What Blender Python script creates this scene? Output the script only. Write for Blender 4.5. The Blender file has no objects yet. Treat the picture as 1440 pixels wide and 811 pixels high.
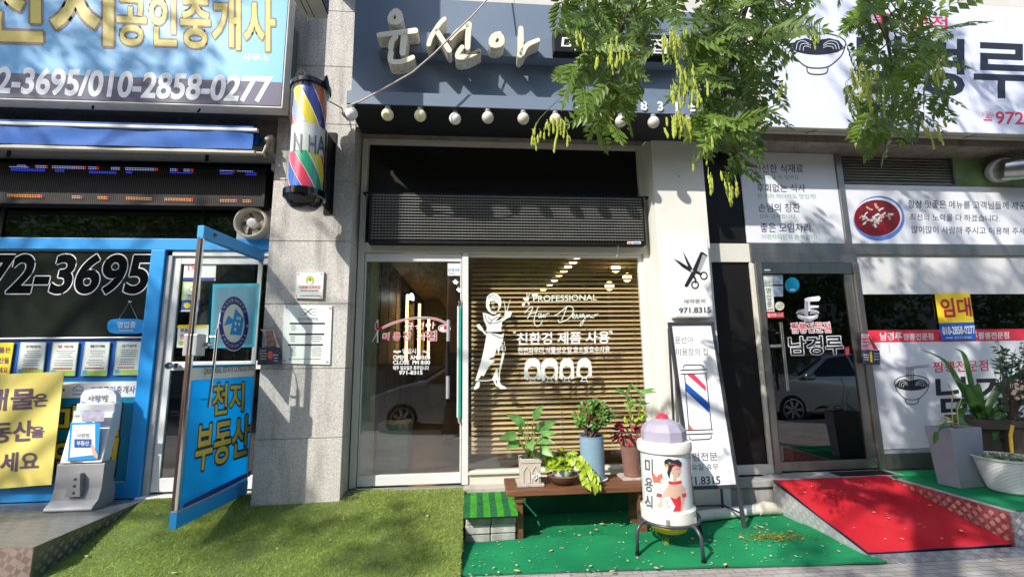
import bpy, math, random
from mathutils import Vector, Matrix
from mathutils.geometry import tessellate_polygon
random.seed(7)
sc = bpy.context.scene
C = sc.collection
# ------------------------------------------------------------------ camera, world, sun, exposure
CAM = Vector((0.0, -4.2, 1.36)); FPX = 630.0
YAW, PIT, ROL = math.radians(4.79531431), math.radians(8.83985595), math.radians(-0.78932066)
fw = Vector((math.sin(YAW)*math.cos(PIT), math.cos(YAW)*math.cos(PIT), math.sin(PIT)))
_r = Vector((math.cos(YAW), -math.sin(YAW), 0)); _u = _r.cross(fw)
rt = math.cos(ROL)*_r + math.sin(ROL)*_u
up = -math.sin(ROL)*_r + math.cos(ROL)*_u
cd = bpy.data.cameras.new('camera'); co = bpy.data.objects.new('camera', cd); C.objects.link(co)
co.matrix_world = Matrix(((rt.x, up.x, -fw.x, CAM.x), (rt.y, up.y, -fw.y, CAM.y), (rt.z, up.z, -fw.z, CAM.z), (0, 0, 0, 1)))
cd.sensor_width = 36.0; cd.lens = 36.0*FPX/1440.0; cd.clip_start = 0.05; cd.clip_end = 500
sc.camera = co
SUN = Vector((1.0, 1.0, -1.1)).normalized()          # the way the light travels
w = bpy.data.worlds.new('World'); sc.world = w; w.use_nodes = True
nt = w.node_tree; bg = nt.nodes['Background']; sky = nt.nodes.new('ShaderNodeTexSky')
sky.sky_type = 'NISHITA'; sky.sun_disc = False
sky.sun_elevation = math.asin(-SUN.z); sky.sun_rotation = math.atan2(-SUN.x, -SUN.y)
nt.links.new(sky.outputs[0], bg.inputs[0]); bg.inputs[1].default_value = 0.15
sd = bpy.data.lights.new('sun', 'SUN'); sd.energy = 2.7; sd.angle = math.radians(0.55); sd.color = (1, 0.955, 0.88)
so = bpy.data.objects.new('sun', sd); C.objects.link(so); so.location = (-6, -6, 9)
so.rotation_euler = SUN.to_track_quat('-Z', 'Y').to_euler()
sc.view_settings.view_transform = 'Standard'; sc.view_settings.look = 'None'
sc.view_settings.exposure = 1.17; sc.view_settings.gamma = 1
sc.render.engine = 'CYCLES'
sc.cycles.max_bounces = 8; sc.cycles.transparent_max_bounces = 16
sc.cycles.caustics_reflective = False; sc.cycles.caustics_refractive = False
# ------------------------------------------------------------------ photo measurements -> points in the place
def ray(px, py): return fw + rt*((px-720)/FPX) - up*((py-405.5)/FPX)
def P(px, py, Y):
    d = ray(px, py); return CAM + d*((Y-CAM.y)/d.y)
def G(px, py, z):
    d = ray(px, py); return CAM + d*((z-CAM.z)/d.z)
def PL(px, py, o, n):
    d = ray(px, py); return CAM + d*((o-CAM).dot(n)/d.dot(n))
def PIX(p):
    v = p-CAM; d = v.dot(fw)
    if d <= 0.05: return None
    return 720+FPX*v.dot(rt)/d, 405.5-FPX*v.dot(up)/d
def RC(x0, y0, x1, y1, Y):
    a, b = P(x0, y0, Y), P(x1, y1, Y); return a.x, b.x, b.z, a.z      # x0,x1,z0,z1
# ------------------------------------------------------------------ materials
MATS = {}
def M(name): return MATS[name]
def mat(name, col, rough=0.6, metal=0.0, var=0.12, scale=6.0, bump=0.0, bscale=60.0, spec=0.5, trans=0.0, coat=0.0, detail=4, col2=None, stretch=None):
    m = bpy.data.materials.new(name); m.use_nodes = True; t = m.node_tree; b = t.nodes['Principled BSDF']
    b.inputs['Roughness'].default_value = rough; b.inputs['Metallic'].default_value = metal
    b.inputs['Specular IOR Level'].default_value = spec
    if coat: b.inputs['Coat Weight'].default_value = coat
    tc = t.nodes.new('ShaderNodeTexCoord'); src = tc.outputs['Object']
    if stretch:
        mp = t.nodes.new('ShaderNodeMapping'); mp.inputs['Scale'].default_value = stretch; t.links.new(src, mp.inputs[0]); src = mp.outputs[0]
    n = t.nodes.new('ShaderNodeTexNoise'); n.inputs['Scale'].default_value = scale; n.inputs['Detail'].default_value = detail
    t.links.new(src, n.inputs['Vector'])
    r = t.nodes.new('ShaderNodeValToRGB'); r.color_ramp.elements[0].position = 0.3; r.color_ramp.elements[1].position = 0.7
    c2 = col2 or tuple(min(1, c*(1+var)) for c in col)
    r.color_ramp.elements[0].color = (*[c*(1-var) for c in col], 1) if not col2 else (*col, 1)
    r.color_ramp.elements[1].color = (*c2, 1)
    t.links.new(n.outputs['Fac'], r.inputs[0]); t.links.new(r.outputs[0], b.inputs['Base Color'])
    if bump:
        n2 = t.nodes.new('ShaderNodeTexNoise'); n2.inputs['Scale'].default_value = bscale; n2.inputs['Detail'].default_value = 3
        t.links.new(src, n2.inputs['Vector'])
        bp = t.nodes.new('ShaderNodeBump'); bp.inputs['Strength'].default_value = bump; bp.inputs['Distance'].default_value = 0.01
        t.links.new(n2.outputs['Fac'], bp.inputs['Height']); t.links.new(bp.outputs[0], b.inputs['Normal'])
    if trans:
        tr = t.nodes.new('ShaderNodeBsdfTranslucent'); t.links.new(r.outputs[0], tr.inputs[0])
        mx = t.nodes.new('ShaderNodeMixShader'); mx.inputs[0].default_value = trans
        t.links.new(b.outputs[0], mx.inputs[1]); t.links.new(tr.outputs[0], mx.inputs[2])
        t.links.new(mx.outputs[0], t.nodes['Material Output'].inputs[0])
    MATS[name] = m; return m
def emat(name, col, s):
    m = bpy.data.materials.new(name); m.use_nodes = True; b = m.node_tree.nodes['Principled BSDF']
    b.inputs['Base Color'].default_value = (*col, 1); b.inputs['Emission Color'].default_value = (*col, 1); b.inputs['Emission Strength'].default_value = s
    MATS[name] = m
def gmat(name, tint, base_reflect=0.06, gain=0.9):
    m = bpy.data.materials.new(name); m.use_nodes = True; t = m.node_tree; t.nodes.remove(t.nodes['Principled BSDF'])
    tr = t.nodes.new('ShaderNodeBsdfTransparent'); tr.inputs[0].default_value = (*tint, 1)
    g = t.nodes.new('ShaderNodeBsdfGlossy'); g.inputs['Roughness'].default_value = 0.0
    g.inputs[0].default_value = (gain, gain, gain, 1)
    f = t.nodes.new('ShaderNodeFresnel'); f.inputs['IOR'].default_value = 1.5
    a = t.nodes.new('ShaderNodeMath'); a.operation = 'ADD'; a.inputs[1].default_value = base_reflect; a.use_clamp = True
    mx = t.nodes.new('ShaderNodeMixShader')
    ge = t.nodes.new('ShaderNodeNewGeometry'); sb = t.nodes.new('ShaderNodeMath'); sb.operation = 'SUBTRACT'; sb.inputs[0].default_value = 1; t.links.new(ge.outputs['Backfacing'], sb.inputs[1])
    mu = t.nodes.new('ShaderNodeMath'); mu.operation = 'MULTIPLY'; t.links.new(a.outputs[0], mu.inputs[0]); t.links.new(sb.outputs[0], mu.inputs[1])
    t.links.new(f.outputs[0], a.inputs[0]); t.links.new(mu.outputs[0], mx.inputs[0])
    t.links.new(tr.outputs[0], mx.inputs[1]); t.links.new(g.outputs[0], mx.inputs[2])
    t.links.new(mx.outputs[0], t.nodes['Material Output'].inputs[0]); MATS[name] = m
def granite(name, c, lo, hi):
    m = mat(name, c, 0.75, var=0.10, scale=1.6, bump=0.15, bscale=180); t = m.node_tree; b = t.nodes['Principled BSDF']
    src = [n for n in t.nodes if n.type == 'TEX_COORD'][0].outputs['Object']; ramp = [n for n in t.nodes if n.type == 'VALTORGB'][0]
    v = t.nodes.new('ShaderNodeTexNoise'); v.inputs['Scale'].default_value = 170; v.inputs['Detail'].default_value = 2
    t.links.new(src, v.inputs['Vector'])
    r = t.nodes.new('ShaderNodeValToRGB'); r.color_ramp.elements[0].position = 0.36; r.color_ramp.elements[1].position = 0.62
    r.color_ramp.elements[0].color = (lo, lo, lo, 1); r.color_ramp.elements[1].color = (hi, hi, hi, 1)
    t.links.new(v.outputs['Fac'], r.inputs[0])
    x = t.nodes.new('ShaderNodeMix'); x.data_type = 'RGBA'; x.blend_type = 'MULTIPLY'; x.inputs[0].default_value = 1
    t.links.new(ramp.outputs[0], x.inputs[6]); t.links.new(r.outputs[0], x.inputs[7])
    # drips and grime: stretched noise
    mp = t.nodes.new('ShaderNodeMapping'); mp.inputs['Scale'].default_value = (5, 5, 0.7); t.links.new(src, mp.inputs[0])
    d = t.nodes.new('ShaderNodeTexNoise'); d.inputs['Scale'].default_value = 2.2; d.inputs['Detail'].default_value = 6; t.links.new(mp.outputs[0], d.inputs['Vector'])
    r2 = t.nodes.new('ShaderNodeValToRGB'); r2.color_ramp.elements[0].position = 0.32; r2.color_ramp.elements[1].position = 0.55
    r2.color_ramp.elements[0].color = (.62, .60, .57, 1); r2.color_ramp.elements[1].color = (1, 1, 1, 1); t.links.new(d.outputs['Fac'], r2.inputs[0])
    y = t.nodes.new('ShaderNodeMix'); y.data_type = 'RGBA'; y.blend_type = 'MULTIPLY'; y.inputs[0].default_value = 0.8
    t.links.new(x.outputs[2], y.inputs[6]); t.links.new(r2.outputs[0], y.inputs[7]); t.links.new(y.outputs[2], b.inputs['Base Color'])
granite('granite', (.56, .53, .49), .62, 1.12)
granite('granite_brown', (.27, .225, .19), .7, 1.12)
granite('concrete', (.36, .35, .33), .85, 1.05)
granite('block', (.46, .45, .42), .75, 1.08)
granite('tile_beige', (.48, .42, .37), .85, 1.05)
mat('cream_alu', (.62, .60, .52), .38, var=.05, scale=3)
mat('white_alu', (.68, .68, .66), .4, var=.06, scale=4)
mat('grey_alu', (.42, .43, .44), .38, .3, var=.08, scale=8)
mat('plaster', (.68, .665, .61), .75, var=.05, scale=2, bump=.08, bscale=30)
mat('black_panel', (.008, .0075, .007), .5, var=.2, spec=.25)
mat('black_matte', (.006, .006, .0065), .6, var=.2, spec=.25)
mat('black_gloss', (.006, .006, .007), .06, var=.1)
mat('soffit_black', (.013, .015, .02), .55, var=.2)
mat('sign_blue_grey', (.145, .19, .255), .55, var=.05, scale=1.5)
mat('letter_cream', (.74, .70, .54), .45, var=.06, scale=8)
mat('letter_return', (.60, .57, .48), .5, var=.25, scale=30, stretch=(1, 1, 4))
mat('white', (.74, .74, .74), .5, var=.03)
mat('white_vinyl', (.70, .77, .70), .55, var=.03)
mat('white_dirty', (.66, .65, .60), .55, var=.12, scale=7)
mat('banner_white', (.70, .71, .74), .5, var=.04, scale=2)
mat('sign_lavender', (.66, .68, .78), .5, var=.03, scale=2)
mat('ink', (.012, .012, .02), .5, var=.1)
mat('ink_navy', (.015, .02, .06), .5, var=.1)
mat('ink_grey', (.12, .12, .13), .5, var=.1)
mat('ink_purple', (.12, .07, .12), .5, var=.1)
mat('ink_green', (.015, .30, .16), .5, var=.1)
mat('red', (.62, .02, .035), .45, var=.06)
mat('red_sign', (.66, .03, .06), .45, var=.06)
mat('crimson', (.5, .012, .03), .45, var=.08)
mat('yellow', (.85, .62, .02), .45, var=.06)
mat('yellow_soft', (.80, .66, .16), .6, var=.05, scale=2)
mat('letter_yellow', (.82, .66, .10), .45, var=.06, trans=.25)
mat('brown_ink', (.16, .09, .04), .5)
mat('blue_frame', (.015, .30, .72), .4, var=.07, scale=3)
mat('blue_deep', (.012, .10, .42), .45, var=.08, scale=3)
mat('cyan_panel', (.015, .36, .62), .35, var=.07, scale=2, trans=.45)
mat('door_film', (.015, .50, .82), .35, var=.06, scale=2, trans=.72)
mat('cyan_light', (.10, .58, .74), .4, var=.05, trans=.45)
mat('navy', (.012, .03, .20), .45, var=.1)
mat('awning_blue', (.005, .10, .40), .7, var=.15, scale=8, bump=.1, bscale=200)
mat('sky_blue', (.085, .38, .68), .45, var=.12, scale=1.2)
mat('purple_band', (.034, .025, .085), .5, var=.1)
mat('silver_letter', (.62, .66, .68), .35, var=.1)
mat('chrome', (.62, .62, .62), .12, 1.0, var=.05)
mat('steel', (.48, .47, .45), .3, 1.0, var=.12, scale=9, stretch=(1, 1, .2))
mat('steel_brushed', (.36, .34, .31), .36, .9, var=.2, scale=6, stretch=(1, 1, .15))
mat('steel_dark', (.14, .135, .125), .4, .6, var=.2, scale=6)
mat('grey_plastic', (.28, .28, .28), .5, var=.08, scale=4)
mat('grey_print', (.36, .34, .42), .5, var=.5, scale=14)
mat('beige_metal', (.44, .41, .34), .5, var=.12, scale=5)
mat('fan_beige', (.55, .50, .40), .45, var=.08)
mat('olive_grey', (.16, .17, .14), .5, var=.08)
mat('glossy_dark', (.02, .024, .02), .04, var=.1)
mat('film_white', (.60, .60, .59), .5, var=.05, scale=2)
mat('wood_slat', (.74, .54, .31), .5, var=.25, scale=4, stretch=(.5, 8, 8))
mat('wood_dark', (.15, .062, .028), .5, var=.35, scale=5, bump=.2, bscale=25, stretch=(.6, 6, 6))
mat('cord', (.35, .25, .12), .7)
mat('turf_base', (.10, .15, .03), .9, var=.2, scale=5)
mat('green_carpet', (.008, .165, .066), .95, scale=2.2, bump=.5, bscale=420, spec=.1, detail=9, col2=(.02, .27, .10))
mat('carpet_edge', (.01, .12, .06), .95, var=.2)
mat('mat_dark', (.012, .14, .045), .9, var=.2, bump=.5, bscale=300)
mat('mat_light', (.05, .33, .02), .9, var=.2, bump=.5, bscale=300)
mat('red_carpet', (.42, .012, .02), .95, scale=2.6, bump=.4, bscale=420, spec=.1, detail=9, col2=(.56, .03, .04))
mat('pot_cream', (.52, .46, .38), .7, var=.08, bump=.1)
mat('pot_blue', (.20, .31, .40), .35, var=.08, scale=5)
mat('terracotta', (.20, .10, .075), .8, var=.18, scale=6, bump=.1)
mat('bowl_brown', (.10, .045, .03), .45, var=.2)
mat('pot_green', (.38, .46, .42), .2, var=.3, scale=3)
mat('planter_grey', (.25, .27, .31), .6, var=.1, scale=5, bump=.1)
mat('pot_brown', (.085, .065, .055), .7, var=.15)
mat('pot_white', (.62, .63, .62), .45, var=.12, scale=6)
mat('soil', (.04, .028, .018), .95, var=.4, scale=40, bump=.5)
mat('lavender', (.46, .42, .52), .45, var=.05, trans=.25)
mat('lamp_cream', (.70, .68, .61), .45, var=.06)
mat('lamp_yellow', (.82, .48, .015), .4, var=.06)
mat('lamp_red', (.65, .03, .06), .4, var=.06)
mat('frame_grey', (.055, .057, .07), .35, .3, var=.1)
mat('skin_print', (.62, .40, .30), .5, var=.03)
mat('orange', (.75, .13, .05), .5)
mat('teal', (.01, .36, .28), .4)
mat('pole_blue', (.02, .10, .42), .3, var=.05)
mat('pole_red', (.66, .05, .10), .3, var=.05)
mat('pole_orange', (.66, .13, .03), .3, var=.05)
mat('pole_yellow', (.80, .63, .02), .3, var=.05)
mat('pole_green', (.02, .33, .16), .3, var=.05)
mat('pole_silver', (.42, .45, .48), .25, .4, var=.05)
mat('pole_navy', (.03, .035, .22), .3, var=.05)
mat('globe_white', (.82, .82, .82), .2, var=.02)
mat('globe_cream', (.80, .72, .46), .2, var=.03)
mat('globe_old', (.58, .56, .48), .25, var=.12)
mat('cable', (.50, .44, .40), .6)
mat('pink_paper', (.75, .42, .46), .6, var=.3, scale=20)
mat('dark_paper', (.05, .05, .08), .4, var=.9, scale=25)
mat('photo_paper', (.30, .18, .12), .4, var=.8, scale=30)
mat('soup_red', (.20, .008, .012), .3, var=.4, scale=18)
mat('noodle', (.66, .42, .30), .4, var=.2, scale=20)
mat('bowl_blue', (.10, .20, .55), .4)
mat('badge_green', (.35, .50, .03), .5)
mat('paper', (.72, .76, .70), .6, var=.04)
mat('paper_blue', (.62, .76, .84), .5, var=.1, trans=.4)
mat('lime_edge', (.35, .58, .08), .5)
mat('leaf', (.16, .26, .035), .45, var=.45, scale=2.5, trans=.4)
mat('leaf_far', (.09, .15, .025), .5, var=.5, scale=.8, trans=.45)
mat('pod', (.42, .48, .06), .5, var=.2, scale=9, trans=.2)
mat('bark', (.10, .075, .055), .9, var=.3, scale=8, bump=.5, bscale=30)
mat('leaf_bench', (.15, .33, .08), .4, var=.5, scale=14, trans=.25)
mat('leaf_lime', (.38, .50, .03), .4, var=.25, scale=14, trans=.3)
mat('leaf_bush', (.13, .28, .05), .45, var=.4, scale=14, trans=.2)
mat('leaf_red', (.12, .012, .02), .4, var=.7, scale=12, trans=.2)
mat('leaf_strap', (.06, .16, .035), .35, var=.35, scale=6, trans=.2)
mat('leaf_dark', (.03, .075, .02), .4, var=.4, scale=8, trans=.2)
mat('succulent', (.22, .30, .14), .5, var=.4, scale=20)
mat('flower_red', (.70, .06, .05), .5)
mat('flower_yellow', (.80, .45, .02), .5)
mat('dry_leaf', (.50, .40, .16), .7, var=.4, scale=50)
mat('stem', (.16, .22, .05), .6)
mat('checker_bar', (.62, .62, .62), .3, .6, var=.1)
mat('moss', (.14, .16, .02), .95, var=.5, scale=25)
mat('visor', (.26, .26, .25), .5)
mat('asphalt', (.05, .05, .052), .9, var=.25, scale=30, bump=.3, bscale=200)
mat('car_silver', (.36, .38, .40), .25, .7, var=.03, coat=.6)
mat('car_glass', (.01, .012, .014), .05)
mat('tyre', (.02, .02, .02), .8)
mat('rim', (.40, .41, .42), .3, .9)
mat('car_lamp', (.6, .62, .65), .1, .3)
mat('stone_wall', (.58, .54, .48), .8, var=.06, scale=3, bump=.1, bscale=80)
mat('room_wall', (.14, .105, .07), .45, var=.15, scale=3)
mat('room_ceiling', (.30, .25, .20), .7, var=.05)
mat('room_floor', (.20, .19, .175), .35, var=.12, scale=3)
mat('room_green', (.50, .58, .45), .5)
mat('far_wall', (.30, .27, .24), .8, var=.15, scale=.4)
emat('tube_warm', (1.0, .52, .15), 4.5)
emat('spot_warm', (1.0, .70, .34), 5)
emat('spot_cool', (.85, .92, 1.0), 5.0)
emat('led_blue', (.06, .10, 1.0), .5)
emat('led_white', (.4, .5, 1.0), .5)
emat('led_red', (1.0, .08, .04), .5)
emat('led_amber', (1.0, .36, .05), .3)
gmat('glass', (.93, .95, .93), .06)
gmat('glass_salon', (.94, .955, .93), .12)
gmat('glass_door', (.90, .92, .90), .19)
gmat('glass_dark', (.35, .36, .35), .085)
gmat('acrylic', (.93, .95, .95), .0)
# ------------------------------------------------------------------ mesh building
ORG = {}
class MB:
    def __init__(s): s.v = []; s.f = []; s.m = []; s.mi = {}
    def k(s, m):
        if m not in s.mi: s.mi[m] = len(s.mi)
        return s.mi[m]
    def add(s, vs, fs, m):
        b = len(s.v); s.v += [tuple(v) for v in vs]; s.f += [tuple(b+i for i in f) for f in fs]; s.m += [s.k(m)]*len(fs)
    def box(s, x0, x1, y0, y1, z0, z1, m):
        x0, x1 = sorted((x0, x1)); y0, y1 = sorted((y0, y1)); z0, z1 = sorted((z0, z1))
        s.add([(x0,y0,z0),(x1,y0,z0),(x1,y1,z0),(x0,y1,z0),(x0,y0,z1),(x1,y0,z1),(x1,y1,z1),(x0,y1,z1)],
              [(0,3,2,1),(4,5,6,7),(0,1,5,4),(1,2,6,5),(2,3,7,6),(3,0,4,7)], m); return s
    def quad(s, a, b, c, d, m): s.add([a, b, c, d], [(0,1,2,3)], m); return s
    def slab(s, q, d, m):                       # four points (a front face) pushed along vector d
        q = [Vector(p) for p in q]; d = Vector(d)
        s.add(q+[p+d for p in q], [(0,1,2,3),(7,6,5,4),(0,4,5,1),(1,5,6,2),(2,6,7,3),(3,7,4,0)], m); return s
    def prism(s, pts, d, m, ms=None):           # any planar polygon pushed along d
        pts = [Vector(p) for p in pts]; d = Vector(d); n = len(pts)
        tri = tessellate_polygon([pts])
        s.add(pts, [tuple(t) for t in tri], m); s.add([p+d for p in pts], [tuple(reversed(t)) for t in tri], m)
        s.add(pts+[p+d for p in pts], [(i, (i+1)%n, n+(i+1)%n, n+i) for i in range(n)], ms or m); return s
    def tube(s, pts, r, m, n=8, cap=True):
        pts = [Vector(p) for p in pts]; R = r if isinstance(r, (list, tuple)) else [r]*len(pts)
        vs = []; fs = []; N = len(pts)
        ref = None
        for i, p in enumerate(pts):
            t = (pts[min(i+1, N-1)]-pts[max(i-1, 0)]).normalized()
            if ref is None or abs(ref.dot(t)) > .98: ref = Vector((0, 0, 1)) if abs(t.z) < .9 else Vector((1, 0, 0))
            a = t.cross(ref).normalized(); b = t.cross(a).normalized(); ref = a.cross(t).normalized()
            for j in range(n):
                th = 2*math.pi*j/n; vs.append(p + a*(R[i]*math.cos(th)) + b*(R[i]*math.sin(th)))
        for i in range(N-1):
            for j in range(n): fs.append((i*n+j, i*n+(j+1)%n, (i+1)*n+(j+1)%n, (i+1)*n+j))
        if cap: fs.append(tuple(range(n-1, -1, -1))); fs.append(tuple((N-1)*n+j for j in range(n)))
        s.add(vs, fs, m); return s
    def lathe(s, c, prof, m, n=32, axis=None, a0=0.0, jit=0):  # prof [(r,h)]
        c = Vector(c); ax = Vector(axis or (0, 0, 1)).normalized()
        e = ax.orthogonal().normalized() if axis else Vector((1, 0, 0)); f = ax.cross(e)
        vs = []; fs = []
        for r, h in prof:
            for j in range(n):
                th = a0+2*math.pi*j/n; vs.append(c + ax*h + e*(r*math.cos(th)) + f*(r*math.sin(th)))
        K = len(prof)
        for i in range(K-1):
            for j in range(n): fs.append((i*n+j, i*n+(j+1)%n, (i+1)*n+(j+1)%n, (i+1)*n+j))
        fs.append(tuple(range(n-1, -1, -1))); fs.append(tuple((K-1)*n+j for j in range(n)))
        s.add(vs, fs, m); return s
    def ball(s, c, r, m, n=20, squash=1.0):
        s.lathe(c, [(max(1e-4, r*math.sin(math.pi*i/12)), -r*squash*math.cos(math.pi*i/12)) for i in range(13)], m, n); return s
    def obj(s, name, parent=None, smooth=False, bev=0.0, label=None, cat=None, group=None, kind=None):
        me = bpy.data.meshes.new(name)
        if parent is not None: o0 = ORG[parent.name]
        else:
            xs = [v[0] for v in s.v]; ys = [v[1] for v in s.v]; zs = [v[2] for v in s.v]
            o0 = Vector(((min(xs)+max(xs))/2, (min(ys)+max(ys))/2, min(zs)))
        me.from_pydata([(v[0]-o0.x, v[1]-o0.y, v[2]-o0.z) for v in s.v], [], s.f)
        for m in s.mi: me.materials.append(MATS[m])
        me.polygons.foreach_set('material_index', s.m)
        if smooth: me.polygons.foreach_set('use_smooth', [True]*len(s.f))
        me.update()
        o = bpy.data.objects.new(name, me); C.objects.link(o)
        if parent is not None: o.parent = parent
        else: o.location = o0
        ORG[o.name] = o0
        if smooth == 'auto':
            md = o.modifiers.new('es', 'EDGE_SPLIT'); md.split_angle = math.radians(38)
        if bev:
            md = o.modifiers.new('bev', 'BEVEL'); md.width = bev; md.segments = 2; md.limit_method = 'ANGLE'; md.angle_limit = math.radians(40)
        tag(o, label, cat, group, kind); return o
def tag(o, label=None, cat=None, group=None, kind=None):
    if label: o['label'] = label
    if cat: o['category'] = cat
    if group: o['group'] = group
    if kind: o['kind'] = kind
def thing(name, loc, label, cat, group=None):
    o = bpy.data.objects.new(name, None); C.objects.link(o); o.location = loc; ORG[o.name] = Vector(loc)
    o.empty_display_size = .1; tag(o, label, cat, group); return o
def planeY(Y): return lambda x, y, l: P(x, y, Y-l)
def planeN(o, n):
    n = n.normalized()
    if n.dot(CAM-o) < 0: n = -n
    return lambda x, y, l: PL(x, y, o+n*l, n)
_TC = {}
def glyphs(s, off, res=2):
    key = (s, off, res)
    if key in _TC: return _TC[key]
    c = bpy.data.curves.new('t', 'FONT'); c.body = s; c.offset = off; c.resolution_u = res
    o = bpy.data.objects.new('t', c); C.objects.link(o)
    dg = bpy.context.evaluated_depsgraph_get(); dg.update()
    me = bpy.data.meshes.new_from_object(o.evaluated_get(dg))
    vs = [(v.co.x, v.co.y) for v in me.vertices]; fs = [tuple(p.vertices) for p in me.polygons]
    bpy.data.objects.remove(o); bpy.data.meshes.remove(me); bpy.data.curves.remove(c)
    _TC[key] = (vs, fs); return vs, fs
def checker_bars(b, O, u, v, inside, m='checker_bar', cell=.046):
    """raised bars of checker plate: little groups of parallel bars, turned by 45 degrees from cell to cell"""
    O = Vector(O); u = Vector(u).normalized(); v = Vector(v).normalized(); n = u.cross(v); n = n if n.dot(CAM-O) > 0 else -n
    for i in range(-2, 60):
        for j in range(-2, 14):
            if (i+j) % 2: continue
            c = (i*cell*.8, j*cell*.8); sg = 1
            for k in range(4):
                o = (k-1.5)*.0075; q = []
                for a, w_ in ((-.015, -.0022), (.015, -.0022), (.015, .0022), (-.015, .0022)):
                    x = c[0]+(a-sg*(o+w_))*.7071; y = c[1]+(sg*a+(o+w_))*.7071; q.append((x, y))
                if all(inside(x, y) for x, y in q): b.slab([O+u*x+v*y+n*.002 for x, y in q], -n*.002, m)
class Dec:
    """flat lettering, stickers and prints lying on a surface (a map from a measured spot to a point on that surface)"""
    def __init__(s, Mf): s.M = Mf; s.b = MB(); s.c = 0
    def L(s, l): s.c += 1; return l
    sub = None
    def poly(s, pts, m, l=.001):
        tri = tessellate_polygon([[Vector((x, -y, 0)) for x, y in pts]])
        if s.sub:                                # curved surface: cut the triangles small so that they follow it
            T = [tuple(pts[i] for i in t) for t in tri]; out = []
            while T:
                a, b_, c = T.pop(); e = sorted(((math.dist(a, b_), a, b_, c), (math.dist(b_, c), b_, c, a), (math.dist(c, a), c, a, b_)))[2]
                if e[0] > s.sub: m_ = ((e[1][0]+e[2][0])/2, (e[1][1]+e[2][1])/2); T += [(e[1], m_, e[3]), (m_, e[2], e[3])]
                else: out.append((a, b_, c))
            for q in out: s.b.add([s.M(x, y, l) for x, y in q], [(0, 1, 2)], m)
            return s
        v = [s.M(x, y, l) for x, y in pts]
        s.b.add(v, [tuple(t) for t in tri], m); return s
    def rect(s, x0, y0, x1, y1, m, l=.001): return s.poly([(x0,y0),(x1,y0),(x1,y1),(x0,y1)], m, l)
    def ell(s, cx, cy, rx, ry, m, l=.001, n=24, rot=0, a0=0, a1=360):
        c, q = math.cos(rot), math.sin(rot); pts = []
        full = (a1-a0) >= 360
        for i in range(n if full else n+1):
            t = math.radians(a0+(a1-a0)*i/n); x, y = rx*math.cos(t), ry*math.sin(t); pts.append((cx+x*c-y*q, cy+x*q+y*c))
        return s.poly(pts, m, l)
    def stroke(s, pts, w, m, l=.001, smooth=True, closed=False, taper=False):
        if smooth and len(pts) > 2:
            q = []; n = len(pts)
            rng = range(n) if closed else range(n-1)
            for i in rng:
                p0 = pts[(i-1) % n] if (closed or i > 0) else pts[0]; p1 = pts[i]; p2 = pts[(i+1) % n]
                p3 = pts[(i+2) % n] if (closed or i+2 < n) else pts[-1]
                for k in range(5):
                    t = k/5.0
                    q.append(tuple(.5*((2*p1[d])+(-p0[d]+p2[d])*t+(2*p0[d]-5*p1[d]+4*p2[d]-p3[d])*t*t+(-p0[d]+3*p1[d]-3*p2[d]+p3[d])*t**3) for d in (0, 1)))
            q.append(pts[0] if closed else pts[-1]); pts = q
        elif closed: pts = list(pts)+[pts[0]]
        N = len(pts); vs = []; fs = []
        for i, p in enumerate(pts):
            a = pts[max(i-1, 0)]; b = pts[min(i+1, N-1)]
            if closed and i in (0, N-1): a, b = pts[-2], pts[1]
            dx, dy = b[0]-a[0], b[1]-a[1]; d = math.hypot(dx, dy) or 1
            ww = w*(1-.7*i/(N-1)) if taper else w
            nx, ny = -dy/d*ww/2, dx/d*ww/2
            ex, ey = (0, 0)
            if not closed and i == 0: ex, ey = -dx/d*ww*.35, -dy/d*ww*.35
            if not closed and i == N-1: ex, ey = dx/d*ww*.35, dy/d*ww*.35
            vs += [s.M(p[0]+nx+ex, p[1]+ny+ey, l), s.M(p[0]-nx+ex, p[1]-ny+ey, l)]
        for i in range(N-1): fs.append((2*i, 2*i+1, 2*i+3, 2*i+2))
        s.b.add(vs, fs, m); return s
    def text(s, t, box, m, l=.0015, w=0.0, out=None, ow=0.0, shear=0.0, res=4):
        if len(box) == 4 and not isinstance(box[0], (tuple, list)):
            x0, y0, x1, y1 = box; box = [(x0,y0),(x1,y0),(x1,y1),(x0,y1)]
        v0, f0 = glyphs(t, 0.0, res); v, f = glyphs(t, w, res) if w else (v0, f0)
        xs = [p[0] for p in v0]; ys = [p[1] for p in v0]; ax, bx, ay, by = min(xs), max(xs), min(ys), max(ys)
        TL, TR, BR, BL = box; HW = abs(BL[1]-TL[1])/max(1e-6, abs(TR[0]-TL[0]))
        def mp(p, l):
            u = (p[0]-ax)/(bx-ax); q = (by-p[1])/max(1e-6, (by-ay)); u += shear*(0.5-q)*HW
            X = (TL[0]*(1-u)+TR[0]*u)*(1-q)+(BL[0]*(1-u)+BR[0]*u)*q; Y = (TL[1]*(1-u)+TR[1]*u)*(1-q)+(BL[1]*(1-u)+BR[1]*u)*q
            return s.M(X, Y, l)
        s.b.add([mp(p, l) for p in v], f, m)
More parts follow.
